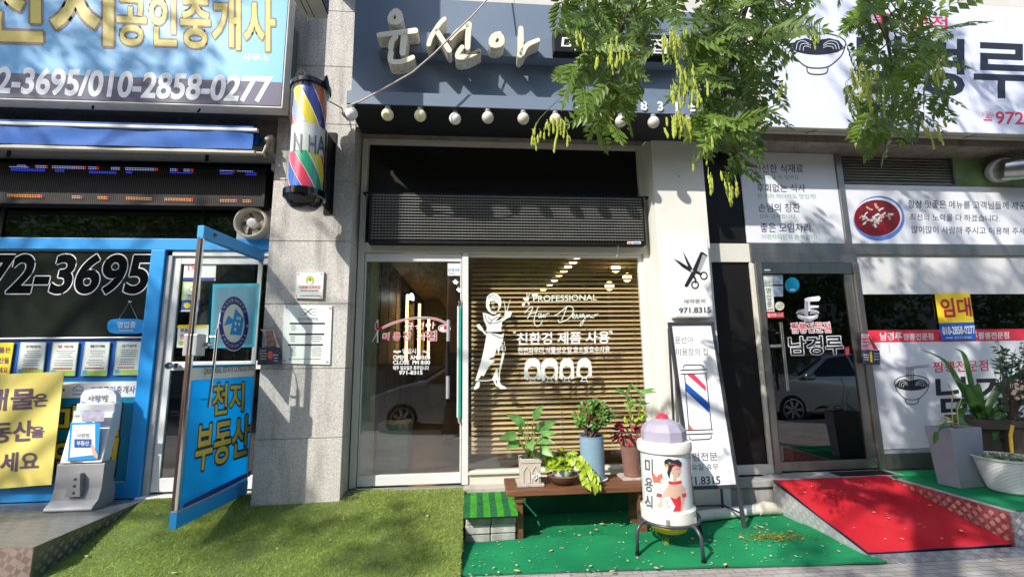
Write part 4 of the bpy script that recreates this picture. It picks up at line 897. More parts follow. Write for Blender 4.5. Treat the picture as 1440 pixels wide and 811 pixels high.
# ------------------------------------------------------------------ carpets
def sheet(x0, x1, y0, y1, zf, m, nx=60, ny=24, th=.006, edge=None):
    b = MB(); vs = []; fs = []
    for j in range(ny+1):
        for i in range(nx+1):
            u, v = i/nx, j/ny; X0, X1 = (x0(v), x1(v)) if callable(x0) else (x0, x1); y_0 = y0(u) if callable(y0) else y0; y_1 = y1(u) if callable(y1) else y1
            x = X0+(X1-X0)*u; y = y_0+(y_1-y_0)*v; vs.append((x, y, zf(x, y)))
    for j in range(ny):
        for i in range(nx): k = j*(nx+1)+i; fs.append((k, k+1, k+nx+2, k+nx+1))
    b.add(vs, fs, m)
    rim = [i for i in range(nx+1)]+[(j+1)*(nx+1)-1 for j in range(1, ny+1)]+[ny*(nx+1)+i for i in range(nx-1, -1, -1)]+[j*(nx+1) for j in range(ny-1, 0, -1)]
    R_ = [vs[i] for i in rim]; n = len(R_); b.add(R_+[(p[0], p[1], p[2]-th) for p in R_], [(i, (i+1) % n, n+(i+1) % n, n+i) for i in range(n)], edge or m); return b
from mathutils import noise as _nz
wob = lambda x, y: .002*math.sin(x*7+y*3)+.007*abs(_nz.noise(Vector((x*1.7, y*3.4, 2))))+.005*max(0, _nz.noise(Vector((x*4.5+y*2, y*1.5, 7))))
b = sheet(-.078, 2.66, -.74, lambda u: -.066, lambda x, y: .008+wob(x, y), 'green_carpet', edge='carpet_edge'); b.obj('green_carpet', smooth=True, label='worn green carpet strip lying against the plinth under the bench', cat='carpet')
b = sheet(lambda v: -.085, lambda v: 2.62+.05*(1-v), lambda u: -1.11-.145*u**1.3, lambda u: -.62+.06*u, lambda x, y: .018+wob(x, y)+.004*math.sin((y+.9)*9), 'green_carpet', edge='carpet_edge', th=.012); b.obj('green_carpet', smooth=True, label='bright green carpet strip at the kerb side in front of the lamp', cat='carpet')
# artificial turf ramp
tz = lambda x, y: max(.028, ZF-.012-(max(0, -y-.14))*.235)+.004*math.sin(x*5)+.003*math.sin(y*9+x*2)
tb = sheet(lambda v: -2.70, lambda v: -.088-.006*(1-v), lambda u: -1.42, lambda u: -.062 if u > .67 else (-.252 if u > .31 else -.04), tz, 'turf_base', 120, 60, .025, 'black_matte')
turf = tb.obj('turf_ramp', smooth=True, label='sloping artificial grass in front of the salon and office doors', cat='artificial grass')
def turf_blades():
    b = MB(); mats_ = ('turf_a', 'turf_b', 'turf_c')
    mat('turf_a', (.43, .50, .095), .6, var=.25, scale=40, trans=.25); mat('turf_b', (.31, .42, .07), .6, var=.25, scale=40, trans=.25); mat('turf_c', (.38, .40, .13), .7, var=.25, scale=40, trans=.25)
    V = {m: ([], []) for m in mats_}
    for i in range(95000):
        x = random.uniform(-2.70, -.088); y = -1.42+1.37*random.random()
        if (x > XL-.02 and x < XR and y > -.26) or (x < -2.66): continue
        pn_ = _nz.noise(Vector((x*2.3, y*2.3, 4)))+.5*_nz.noise(Vector((x*7, y*7, 1))); m = mats_[2 if random.random() < .16+.5*max(0, pn_) else (1 if random.random() < .4-.5*pn_ else 0)]; fl_ = 1-.55*max(0, min(1, pn_*1.6)); vs, fs = V[m]; k = len(vs)
        a = random.uniform(0, 6.28); w_ = .0019; dx, dy = w_*math.cos(a), w_*math.sin(a); h = random.uniform(.007, .017)*fl_; z = tz(x, y); lx, ly = random.gauss(.004, .008), random.gauss(-.003, .008)
        vs += [(x-dx, y-dy, z-.002), (x+dx, y+dy, z-.002), (x+lx, y+ly, z+h)]; fs.append((k, k+1, k+2))
    for m in mats_: b.add(V[m][0], V[m][1], m)
    b.obj('pile', turf)
turf_blades()
# fallen leaflets and petals
b = MB()
for i in range(360):
    if random.random() < .8: x, y = random.uniform(-.05, 2.6), -1.2+1.1*random.random()**1.3; z = .03
    elif random.random() < .5: x, y = random.uniform(-2.6, -.1), random.uniform(-1.35, -.3); z = tz(x, y)+.02
    else: x, y = random.uniform(2.3, 4.2), random.uniform(-1.75, -1.22); z = .006
    if i % 12 == 5: x, y = random.uniform(2.7, 3.68), random.uniform(-1.12, -.28); z = .046+(.258-.046)*(y+1.16)/.94+.012
    s_ = random.uniform(.005, .014)*(2.0 if random.random() < .12 else 1); a = random.uniform(0, 6.28); c_, q_ = math.cos(a), math.sin(a); tl = random.uniform(0, .006)
    b.add([(x+s_*c_, y+s_*q_, z+tl), (x-s_*.5*q_, y+s_*.5*c_, z+.001), (x-s_*c_, y-s_*q_, z+tl*.3), (x+s_*.5*q_, y-s_*.5*c_, z+.003)], [(0, 1, 2, 3)], 'dry_leaf' if random.random() < .75 else 'pot_cream')
b.obj('fallen_leaves', kind='stuff')
b = MB(); b.tube([(1.70, -.42, .05), (2.1, -.36, .055), (2.5, -.30, .06)], .042, 'white_dirty', 14); b.tube([(2.40, -.32, .06), (2.47, -.305, .062), (2.56, -.30, .055), (2.62, -.30, .03)], [.046, .058, .05, .03], 'pot_cream', 12); b.obj('drain_pipe', smooth='auto', label='white plastic drain pipe lying along the plinth by the red ramp', cat='pipe')
# ------------------------------------------------------------------ estate office: big sign
ox1 = P(397, 152, -.5).x; oz0 = P(397, 152, -.5).z; oz1 = oz0+1.35; ozb = P(300, 113, -.5).z
t = thing('shop_sign', (-3.4, -.44, oz0), 'light blue office sign with yellow letters and a purple phone number band', 'sign')
b = MB(); b.box(-6, ox1, -.497, -.375, oz0, oz1, 'white_dirty'); b.box(-6, ox1, -.375, -.19, oz0+.05, oz0+.09, 'olive_grey'); b.box(ox1-.05, ox1-.01, -.375, -.19, oz0+.02, oz0+.9, 'olive_grey')
for x in (-3.2, -2.35): b.prism([(x, -.45, oz0-.002), (x+.02, -.45, oz0-.002), (x-.03, -.39, oz0-.002), (x-.05, -.39, oz0-.002)], (0, 0, .004), 'black_matte')
b.obj('case', t, bev=.005)
b = MB(); b.box(-5.98, ox1-.016, -.502, -.498, ozb, oz1-.02, 'sky_blue'); b.box(-5.98, ox1-.016, -.502, -.498, oz0+.018, ozb-.001, 'purple_band'); b.obj('face', t)
d = Dec(planeY(-.502))
d.text('천지', [(-28, -62), (157, -50), (157, 62), (-28, 57)], 'letter_yellow', .003, w=.024, out='brown_ink', ow=.055)
d.text('공인중개사', [(165, -8), (386, 1), (386, 71), (165, 62)], 'letter_yellow', .003, w=.022, out='brown_ink', ow=.055)
d.text('사무소', [(341, 75.5), (379, 77), (379, 86.5), (341, 85)], 'white', .001, w=.02)
d.text('2-3695/010-2858-0277', [(-3, 95), (380, 109), (378, 143), (-3, 130)], 'silver_letter', .001, w=.03, shear=.12, res=8)
d.obj('lettering', t)
# awning
az0, az1 = P(200, 206, -.42).z, P(200, 180, -.42).z; ax1 = P(355, 195, -.42).x
t = thing('awning', (-3.5, -.35, az0), 'rolled up blue cloth awning with a white front bar above the office window', 'awning')
b = MB(); N = 40; vs = []; fs = []
for i in range(N+1):
    x = -5.8+(ax1+5.8)*i/N
    for k in range(5): vs.append((x, -.418-.004*math.sin(x*14)-.006*math.sin(x*5+k), az1-.01-(az1-.01-az0)*k/4))
for i in range(N):
    for k in range(4): q = i*5+k; fs.append((q, q+1, q+6, q+5))
b.add(vs, fs, 'awning_blue'); b.box(-5.8, ax1, -.42, -.28, az1+.028, az1+.042, 'awning_blue'); b.obj('valance', t, smooth='auto')
b = MB(); b.box(-5.8, ax1+.04, -.432, -.40, az1-.008, az1+.022, 'white_dirty'); b.box(-5.8, ax1+.02, -.41, -.36, az0-.035, az0-.004, 'beige_metal'); b.obj('front_bar', t, bev=.006)
b = MB(); b.lathe((-5.8, -.29, az1-.01), [(.055, 0), (.055, 5.8+ax1-.01)], 'awning_blue', 18, axis=(1, 0, 0)); b.obj('roll', t, smooth='auto')
b = MB(); x = ax1+.06
b.box(x, x+.05, -.30, -.10, az1-.12, az1+.03, 'beige_metal'); b.tube([(x+.02, -.3, az1-.02), (x+.02, -.38, az0-.02), (x-.2, -.39, az0-.02)], .016, 'beige_metal', 8); b.ball((x+.02, -.32, az1-.03), .028, 'beige_metal', 10); b.ball((x+.02, -.33, az0-.02), .026, 'steel_dark', 10); b.box(x+.01, x+.06, -.2, -.05, az0-.09, az0-.03, 'beige_metal'); b.obj('bracket', t, bev=.004)
# shopfront
of = thing('office_shopfront', (-3, 0, ZF), 'bright blue framed shopfront of the estate office beside the granite pier', 'shopfront')
zh1, zh0 = P(180, 336, 0).z, P(180, 352, 0).z; zw0 = P(100, 475, 0).z; zs0 = P(100, 533, 0).z; zp0 = P(140, 679, 0).z; zu = P(200, 228, 0).z; ztop = P(200, 200, 0).z
xw1 = P(209, 420, 0).x; xd0 = P(229, 420, 0).x; xd1 = -1.802; xL = -5.6
b = MB(); b.box(xL, xd1, -.03, .06, zh0, zh1, 'blue_frame'); b.box(xw1+.0, xd0, -.035, .06, ZF-.01, zh0-.001, 'blue_frame'); b.box(xL, xw1-.001, -.03, .06, ZF-.01, zp0, 'blue_frame'); b.box(xL, xw1-.001, -.02, .05, zw0-.01, zw0+.006, 'grey_alu'); b.box(xL, xw1-.001, -.02, .05, zp0+.001, zp0+.012, 'grey_alu')
b.obj('frame', of, bev=.005)
b = MB(); b.box(xL, xd1, -.01, .06, ztop-.02, ztop+.25, 'olive_grey'); b.box(xL, xd1, .0, .05, zu+.02, ztop-.021, 'beige_metal'); b.box(xL, xd1, -.005, .05, zu+.01, zu+.02, 'grey_alu'); b.box(xL, xd1, .02, .05, zh1+.001, zu+.009, 'olive_grey')
b.obj('fascia', of)
b = MB(); zg1 = P(180, 285, 0).z
for x0, x1 in ((xL, P(2, 310, 0).x), (P(5, 310, 0).x, P(283, 310, 0).x), (P(288, 310, 0).x, xd1)): b.box(x0, x1, .005, .012, zh1+.004, zu+.008, 'glass_dark')
b.obj('transom_pane', of)
b = MB()
for px in (3.5, 285.5, 13, 292):
    up_ = px in (13, 292); x = P(px, 215 if up_ else 310, 0).x
    b.box(x-.014, x+.014, -.008, .03, (zu+.02) if up_ else zh1+.001, ztop-.03 if up_ else zu, 'black_matte')
b.obj('mullion', of)
wn = MB(); wn.box(xL, xw1-.012, .0, .03, zw0+.007, zh0-.012, 'glossy_dark'); wn.box(xL, xw1-.001, -.004, .03, zh0-.011, zh0-.001, 'grey_alu')
wo = wn.obj('window', of)
d = Dec(planeY(0)); d.text('972-3695', [(-52, 359.5), (208.5, 360), (207.5, 411), (-55, 411)], 'black_gloss', .0022, w=.03, out='white', ow=.05, shear=.2, res=8); d.obj('lettering', wo)
b = MB(); b.box(xL, xw1-.002, .004, .05, zs0, zw0-.011, 'blue_deep'); b.box(xL, xw1-.002, .0, .05, zp0+.013, zs0-.001, 'cyan_panel'); pn = b.obj('lower_panel', of)
d = Dec(planeY(0)); d.poly([(60, 537), (202.5, 535.5), (200, 557.5), (60, 560)], 'white', .001)
d.stroke([(102.5, 546.5), (110.5, 541), (117.5, 546)], 1.0, 'ink_navy', .002, smooth=False); d.text('CHUNJI', (102, 547, 117, 551), 'ink_navy', .002); d.lines(102, 552.5, 116, 555.5, 1, 'ink_grey', .002, .5, .05)
d.text('조백공인중개사', [(127, 543.5), (190.5, 542), (189.5, 552.5), (127, 554)], 'ink_navy', .002, w=.012); d.rect(87, 546.5, 91, 549.5, 'ink_navy', .002)
d.text('매매', [(79, 571), (170, 568), (165, 612), (76, 611)], 'yellow', .0024, w=.022, out='ink_navy', ow=.075); d.text('임대', [(75, 622), (166, 616), (159, 667), (73, 666)], 'yellow', .0024, w=.022, out='ink_navy', ow=.075)
d.poly([(172, 571), (198, 571.5), (193, 632), (168, 630)], 'cyan_panel', .0011)
d.obj('lettering', pn)
# inner door leaf, closed, white
lf = thing('inner_door', (-2.2, .05, ZF), None, None); lf.parent = of; lf.location = Vector((-2.2, .05, ZF))-of.location; ORG[lf.name] = Vector((-2.2, .05, ZF))
zD = zh0-.002; x0 = xd0+.002
b = MB(); b.box(x0, x0+.05, -.01, .05, ZF+.0, zD, 'grey_alu'); b.box(x0+.051, x0+.115, .01, .05, ZF+.02, zD-.05, 'white_alu'); b.box(x0, xd1, -.01, .05, zD-.049, zD, 'white_alu'); b.box(x0+.116, xd1, .01, .05, ZF+.02, ZF+.13, 'white_alu'); zm = P(245, 515, .02).z; b.box(x0+.116, xd1, .01, .05, zm-.035, zm+.04, 'white_alu'); b.box(xd1-.05, xd1, .01, .05, ZF+.131, zm-.036, 'white_alu'); b.box(x0-.02, xd1, -.06, .06, ZF-.03, ZF-.001, 'white_alu'); b.box(x0+.116, xd1, .01, .05, zD-.12, zD-.051, 'white_alu')
b.obj('frame', lf, bev=.004)
b = MB(); b.box(x0+.117, xd1-.001, .028, .034, ZF+.131, zD-.121, 'glass_dark'); b.obj('pane', lf)
b = MB(); k = P(239, 514, -.03); b.lathe((k.x, .01, k.z), [(.012, 0), (.014, .03), (.028, .04), (.03, .065), (.018, .08)], 'chrome', 16, axis=(0, -1, 0)); b.lathe((k.x+.05, .012, k.z), [(.012, 0), (.014, .03), (.022, .04), (.022, .05)], 'chrome', 16, axis=(0, -1, 0)); b.obj('handle', lf, smooth='auto')
d = Dec(planeY(.026))
S = lambda x, y: (200+x*.2837, 300+y*.2836)
def sticker(x0, y0, x1, y1, m, l=.001): d.poly([S(x0, y0), S(x1, y0), S(x1-6, y1), S(x0-8, y1)], m, l)
sticker(210, 240, 368, 334, 'paper'); sticker(206, 318, 362, 334, 'navy', .0014); d.text('1억', [S(230, 250), S(275, 250), S(272, 285), S(228, 285)], 'red', .0016, w=.03)
sticker(202, 338, 290, 430, 'lime_edge'); sticker(210, 346, 284, 424, 'paper', .0014); d.ell(*S(246, 376), 5, 5, 'lime_edge', .0018); d.ell(*S(246, 376), 2.8, 2.8, 'paper', .0022, 14); d.text('한방', [S(226, 400), S(266, 400), S(264, 420), S(224, 420)], 'ink', .0016, w=.02)
sticker(198, 432, 284, 486, 'blue_deep'); d.ell(*S(222, 456), 5, 4, 'yellow', .0015); sticker(196, 478, 280, 487, 'white', .0014)
sticker(178, 552, 330, 665, 'paper'); sticker(178, 552, 322, 566, 'yellow', .0014); d.text('부동산', [S(190, 568), S(250, 568), S(248, 592), S(188, 592)], 'ink', .0016, w=.025); d.text('한방', [S(188, 598), S(240, 598), S(238, 622), S(186, 622)], 'red', .0016, w=.025); d.ell(*S(194, 642), 3.6, 3.6, 'badge_green', .0016)
d.obj('sticker', lf)
b = MB(); b.box(xL, XL, .3, 3.5, ZF-.1, ZF-.02, 'room_floor'); b.box(xL, XL, 3.4, 3.5, ZF, 4, 'black_matte'); b.box(XL-.05, XL, .3, 3.4, ZF, 4, 'olive_grey'); b.box(xL, XL, .07, 3.5, zu+.3, zu+.35, 'black_matte'); b.obj('inside', of)
# open outer door leaf
hg = Vector((-1.905, -.06, 0)); fr = Vector((-1.975, -.86, 0)); dv = (fr-hg).normalized(); wl = (fr-hg).length; dn = Vector((-dv.y, dv.x, 0)); dn = dn if dn.x > 0 else -dn
zb_, zt_ = 1.36-1.085, 1.36+.99
od = thing('open_door', (hg.x, hg.y, zb_), None, None); od.parent = of; od.location = Vector((hg.x, hg.y, zb_))-of.location; ORG[od.name] = Vector((hg.x, hg.y, zb_))
def leaf(b, s0, s1, z0, z1, m, t0=0.0, t1=.04): b.slab([hg+dv*s0+Vector((0, 0, z0))-dn*t0, hg+dv*s1+Vector((0, 0, z0))-dn*t0, hg+dv*s1+Vector((0, 0, z1))-dn*t0, hg+dv*s0+Vector((0, 0, z1))-dn*t0], -dn*(t1-t0), m)
zt0 = zt_-.09; zbb = zb_+.10; zl = zb_+.155
b = MB(); leaf(b, 0, wl, zt0, zt_, 'blue_frame', -.004, .045); leaf(b, 0, wl, zb_, zbb, 'blue_frame', -.004, .045); leaf(b, 0, wl, zbb+.001, zbb+.012, 'grey_alu', -.002, .04); leaf(b, wl-.02, wl, zbb+.013, zt0-.001, 'chrome', -.002, .02); leaf(b, wl-.012, wl, zbb+.013, zt0-.001, 'bowl_brown', .021, .042); leaf(b, 0, .014, zbb+.013, zt0-.001, 'grey_alu', 0, .04)
b.ball(hg+dv*(wl-.12)+dn*.005+Vector((0, 0, zt_-.04)), .016, 'terracotta', 8); b.obj('frame', od, bev=.003)
DO = hg+dn*0.0; Mp = planeN(DO, dn)
zc0 = PL(360, 507, DO, dn).z
zmid = 1.36+(-.02)
b = MB(); z_gl = PL(320, 512, DO, dn).z; leaf(b, .015, wl-.021, z_gl, zt0-.001, 'acrylic', .012, .018); b.obj('pane', od)
z_b1 = PL(320, 531, DO, dn).z
b = MB(); leaf(b, .015, wl-.021, z_b1, z_gl-.001, 'paper', .004, .02); leaf(b, .015, wl-.021, zl+.001, z_b1-.001, 'door_film', .004, .02); leaf(b, .015, wl-.021, zbb+.013, zl, 'door_film', .004, .02); leaf(b, .015, wl-.021, z_gl-.02, z_gl-.001, 'door_film', .003, .022); pn2 = b.obj('panel', od)
d = Dec(planeN(DO-dn*.004, dn))
S = lambda q: [(200+x*.2837, 300+y*.2836) for x, y in q]
d.poly(S([(350, 350), (584, 346), (556, 662), (334, 668)]), 'cyan_light', .0005); d.poly(S([(362, 368), (570, 362), (545, 648), (346, 655)]), 'paper_blue', .001)
d.ell(328.7, 454.5, 21.6, 39, 'white', .0015, 32); d.ell(328.7, 454.5, 20.8, 37.8, 'navy', .002, 32); d.ell(328.7, 454.5, 15.2, 27, 'paper', .0025, 32)
d.poly(S([(462, 470), (504, 520), (490, 604), (434, 600), (446, 545), (406, 556), (426, 505), (450, 525)]), 'blue_frame', .003)
for x, y in ((470, 510), (482, 512), (460, 536), (478, 540), (458, 566)): d.poly(S([(x, y), (x+8, y+2), (x+6, y+18), (x-2, y+16)]), 'paper', .0035)
d.ell(309.5, 454, 1.1, 1.8, 'white', .003, 10); d.ell(347.5, 458, 1.1, 1.8, 'white', .003, 10)
for s_, a0, a1, flip in (('조백공인중개사사무소', 205, 335, 1), ('조백공인중개사사무소', 155, 25, -1)):
    n = len(s_)
    for i, ch in enumerate(s_):
        a = math.radians(a0+(a1-a0)*(i+.5)/n); cx, cy = 328.7+18*math.cos(a), 454.5+32.4*math.sin(a); u = (1.45, 0); tx, ty = -math.sin(a)*18, math.cos(a)*32.4; L_ = math.hypot(tx, ty); tx, ty = tx/L_*flip, ty/L_*flip; nx, ny = -ty, tx
        hw, hh = 1.7, 2.1; d.text(ch, [(cx-tx*hw-nx*hh, cy-ty*hw-ny*hh), (cx+tx*hw-nx*hh, cy+ty*hw-ny*hh), (cx+tx*hw+nx*hh, cy+ty*hw+ny*hh), (cx-tx*hw+nx*hh, cy-ty*hw+ny*hh)], 'white', .0028, res=1)
d.text('CHUNJI REAL ESTATE CONSULTING', [(286.5, 518), (357, 512.5), (356, 523), (286, 528.5)], 'ink_grey', .0012, w=.015)
S3 = lambda q: [(230+x*.3456, 480+y*.3457) for x, y in q]
d.text('천지', S3([(205, 172), (328, 168), (325, 280), (198, 302)]), 'letter_yellow', .0022, w=.022, out='ink_navy', ow=.07); d.text('부동산', S3([(140, 340), (352, 300), (346, 455), (126, 528)]), 'letter_yellow', .0022, w=.022, out='ink_navy', ow=.07)
d.poly(S3([(82, 660), (356, 524), (354, 545), (78, 682)]), 'navy', .0012)
d.text('당기세요', S([(296, 486), (309, 486), (303, 560), (290, 562)]), 'ink_navy', .002)
d.obj('lettering', od)
b = MB(); lk = PL(276, 484, DO+dn*.03, dn)
c = hg+dv*(wl-.045); c.z = 0
b.slab([c+dv*.045+dn*.03+Vector((0, 0, lk.z-.08)), c-dv*.05+dn*.03+Vector((0, 0, lk.z-.08)), c-dv*.05+dn*.03+Vector((0, 0, lk.z+.075)), c+dv*.045+dn*.03+Vector((0, 0, lk.z+.075))], -dn*.10, 'grey_alu')
b.lathe(c-dv*.05+dn*.04+Vector((0, 0, lk.z+.0)), [(.018, -.02), (.02, .04)], 'chrome', 12, axis=tuple(-dv))
b.obj('lock', od, bev=.008)
b = MB(); pa, pb_ = PL(306, 462, DO+dn*.05, dn), PL(293, 573, DO+dn*.05, dn); b.tube([pa+Vector((0, 0, .0)), (pa+pb_)/2+dn*.004, pb_], .011, 'chrome', 10); b.tube([pa+Vector((0, 0, -.06)), pa+Vector((0, 0, -.06))-dn*.05], .008, 'chrome', 8); b.tube([pb_+Vector((0, 0, .06)), pb_+Vector((0, 0, .06))-dn*.05], .008, 'chrome', 8); b.tube([pa, PL(309, 445, DO+dn*.045, dn), PL(311, 430, DO+dn*.012, dn)], .004, 'white', 6); b.obj('handle', od, smooth='auto')
# LED board over the office window with rows of lit dots
t, q = led_board('led_board', (-180, 224.5, 371, 290.5), -.16, .12, 32, 190, 'long black LED board with rows of lit coloured dots over the office window', False)
b = MB(); d_ = .0031
def dots(px0, px1, rows, m):
    for py in rows:
        x = px0
        while x < px1:
            p = P(x, py+x*.024, -.163); b.quad(p+Vector((-d_, 0, -d_)), p+Vector((d_, 0, -d_)), p+Vector((d_, 0, d_)), p+Vector((-d_, 0, d_)), m); x += 2.3
for a, c_, rws in ((14, 40, (234.2,)), (25, 36, (231.8,)), (52, 64, (231.9, 234.2)), (74, 104, (231.9, 234.2)), (108, 118, (231.9, 234.2)), (125, 136, (231.9, 234.2)), (157, 167, (231.9, 234.2)), (177, 218, (231.9, 234.2)), (240, 248, (231.9, 234.2)), (259, 268, (231.9, 234.2)), (310, 328, (232.5,)), (334, 356, (232.5,))): dots(a, c_, rws, 'led_white')
for a, c_, rws in ((16, 62, (237, 239)), (78, 90, (237, 239)), (126, 165, (238, 240)), (178, 186, (237, 239)), (240, 272, (237,)), (310, 328, (235, 237)), (346, 360, (235, 237.5))): dots(a, c_, rws, 'led_blue')
for x in (36, 50, 64, 66, 105, 107, 118, 120, 136, 138, 168, 219, 221, 249, 269, 271, 329): dots(x, x+2, (231.9, 234.2), 'led_red')
for a, c_ in ((11, 56), (102, 112), (138, 148), (178, 210), (232, 268), (310, 330), (342, 350)): dots(a, c_, (273.2, 275.6), 'led_amber'); dots(c_, c_+4, (273.2, 275.6), 'led_red')
b.obj('lit_dots', t)
# fan
c = P(353.5, 313, -.1); fr_ = .145; 
t = thing('ventilation_fan', (c.x, -.1, c.z-fr_), 'round beige ventilation fan in the transom above the open blue door', 'fan')
b = MB(); ax = (0, -1, 0)
b.lathe((c.x, 0, c.z), [(fr_, -.02), (fr_, .12), (fr_-.012, .128), (fr_-.022, .12), (fr_-.03, .06), (fr_-.03, -.01)], 'fan_beige', 36, axis=ax); b.box(c.x-fr_-.02, c.x+fr_+.0, -.012, .03, c.z-fr_-.02, c.z+fr_+.02, 'paper_blue'); b.obj('housing', t, smooth='auto')
b = MB(); b.lathe((c.x, -.03, c.z), [(.045, 0), (.048, .05), (.04, .075), (.015, .082)], 'white_dirty', 24, axis=ax); b.obj('hub', t, smooth='auto')
for k in range(5):
    b = MB(); a0 = k*1.2566+.5; vs = []; fs = []
    for i in range(5):
        r = .045+(fr_-.036-.045)*i/4
        for j in range(5): a = a0+.95*(j/4)+.35*i/4; vs.append((c.x+r*math.cos(a), -.055-.028*(j/4-.5), c.z+r*math.sin(a)))
    for i in range(4):
        for j in range(4): q_ = i*5+j; fs.append((q_, q_+1, q_+6, q_+5))
    b.add(vs, fs, 'fan_beige'); b.obj('blade', t, smooth=True)
# open/closed board, property sheets, banner
b = MB(); pts = [P(177.5+26.5*math.copysign(abs(math.cos(a))**.45, math.cos(a)), 458.5+10.5*math.copysign(abs(math.sin(a))**.6, math.sin(a)), -.03) for a in [i*.2244 for i in range(28)]]
b.prism(pts, (0, .008, 0), 'blue_frame'); t = b.obj('hanging_sign', label='rounded blue board hung by a cord in the dark office window', cat='sign')
d = Dec(planeY(-.03)); d.text('영업중', [(165.5, 452), (191, 451.5), (190.5, 460.5), (165, 461)], 'white', .001, w=.012); d.lines(167, 463.5, 187, 466, 1, 'white', .001, .5, .1); d.obj('lettering', t)
b = MB(); a = P(182, 424, -.02); b.tube([P(167, 448.5, -.03), a, P(193, 448, -.03)], .0012, 'white', 4); b.lathe((a.x, 0, a.z), [(.008, 0), (.008, .02)], 'white', 10, axis=(0, -1, 0)); b.obj('cord', t)
heads = (('주택매매', 'ink_grey', 'leftmost white property sheet, grey heading'), ('땅 매매', 'red', 'second white property sheet, heading starting in red'), ('원룸.다가구매매', 'ink', 'third white property sheet, long black heading'), ('상가임대', 'ink', 'rightmost white property sheet, short black heading'))
for i, (q, (h, hm, lab)) in enumerate(zip(([(29, 481), (65, 481), (60, 526.5), (22.5, 526.6)], [(74.5, 481), (110.7, 481), (105, 528), (69, 528)], [(120, 480.5), (155, 480.5), (150, 528), (113.5, 528)], [(164.5, 479.7), (199.5, 480), (194.5, 527), (159, 527)]), heads)):
    t = card('property_sheet', q, -.012, .006, 'paper', lab+', on the blue panel of the office', 'notice', 'property sheets on the blue panel')
    d = Dec(planeY(-.012)); x0, x1 = q[0][0], q[1][0]; y0 = q[0][1]
    d.stroke([(a+(.7 if a < 45+i*45 else -.7), b_+(.8 if b_ < 500 else -.8)) for a, b_ in q], .8, 'lime_edge', .001, smooth=False, closed=True)
    d.text(h, (x0+7, y0+4.2, x1-8, y0+8.2), hm, .0012, w=.02); d.lines(x0+5, y0+11, x1-5, y0+22, 4, 'ink_grey', .0012, .28, .5, -.1); d.lines(x0+1, y0+24, x1-7, y0+34, 3, 'ink_grey', .0012, .3, .35, -.1); d.lines(x0-1, y0+35, x1-9, y0+39, 1, 'red', .0012, .5, .2, -.1)
    bl = (q[3][0]+1, q[3][1]-1); d.poly([(bl[0]+1, bl[1]-6), (q[2][0]-.5, bl[1]-6.5), (q[2][0]-1, bl[1]), bl], 'lime_edge', .0011); d.poly([(bl[0]+2, bl[1]-7), (bl[0]+8, bl[1]-7), (bl[0]+7, bl[1]-.5), (bl[0]+1, bl[1]-.5)], 'sky_blue', .0014); d.obj('print', t)
t = card('notice', [(-18, 482), (19.5, 481.5), (12.5, 528), (-24, 530)], -.012, .006, 'yellow', 'small yellow notice with dark words left of the white property sheets', 'notice')
d = Dec(planeY(-.012)); d.text('매물은', (-10, 488, 15, 496), 'ink_purple', .001, w=.03); d.text('부동산을', (-16, 502, 12.5, 511), 'ink_purple', .001, w=.03); d.text('하세요', (-10, 516, 10.5, 524), 'ink_purple', .001, w=.03); d.obj('lettering', t)
def ban(u, v): return (-46+136*u-18*v*u, 528-6*u+162*v-3*u*v+0)
def bany(x, y): return -.10-.009*math.sin(x*.06+y*.035)-.004*math.sin(y*.08-x*.03)
b = MB(); vs = []; fs = []; N = 26
for j in range(N+1):
    for i in range(N+1): x, y = ban(i/N, j/N); vs.append(P(x, y, bany(x, y)))
for j in range(N):
    for i in range(N): k = j*(N+1)+i; fs.append((k, k+1, k+N+2, k+N+1))
b.add(vs, fs, 'yellow_soft'); b.add([v+Vector((0, .004, 0)) for v in vs], fs, 'yellow_soft'); t = b.obj('cloth_banner', smooth=True, label='large yellow cloth banner with dark purple words at the bottom left of the office', cat='banner')
d = Dec(lambda x, y, l: P(x, y, bany(x, y)-l))
d.text('매물', [(-18, 548), (49.5, 545.5), (46.5, 574), (-22, 578)], 'ink_purple', .0035, w=.024, out='ink_purple', ow=.02, res=3); d.text('은', [(48, 554), (67, 553), (66, 570), (47, 571.5)], 'ink_purple', .0035, w=.024); d.text('부동산', [(-38, 596), (46, 591), (44, 619), (-42, 624)], 'ink_purple', .0035, w=.024, out='ink_purple', ow=.02, res=3); d.text('을', [(44, 600), (62, 599), (61, 614), (43, 615)], 'ink_purple', .0035, w=.024); d.text('주세요', [(-25, 638), (54, 634.5), (53, 660), (-28, 665)], 'ink_purple', .0035, w=.024, out='ink_purple', ow=.02, res=3)
d.obj('lettering', t)
# leaflet stand
Yf = -.27; x0, x1, z0, z1 = RC(97, 572, 142, 650, Yf); zb = ZF-.012
t = thing('leaflet_stand', ((x0+x1)/2, -.17, zb), 'white and grey plastic free newspaper stand in front of the office', 'leaflet stand')
b = MB(); b.slab([(x0-.015, Yf, z0), (x1+.005, Yf, z0), (x1+.005, Yf+.06, z1-.05), (x0-.005, Yf+.06, z1-.05)], (0, .085, 0), 'white'); b.slab([(x0-.005, Yf+.07, z1-.2), (x1+.004, Yf+.07, z1-.2), (x1+.004, Yf+.07, z1+.02), (x0-.003, Yf+.07, z1+.02)], (0, .075, 0), 'white'); b.obj('case', t, bev=.008)
hd = [P(x, y, Yf+.10) for x, y in ((113, 572), (113.5, 556), (118, 549.5), (128, 546.5), (150, 546), (159, 549), (163.5, 556), (163, 573))]
b = MB(); b.prism(hd, (0, .05, 0), 'white'); b.obj('header', t, bev=.004)
b = MB()
prof = [(.03, 0), (.0, .09), (.06, .13), (.085, .30), (.07, z0-zb-.004)]
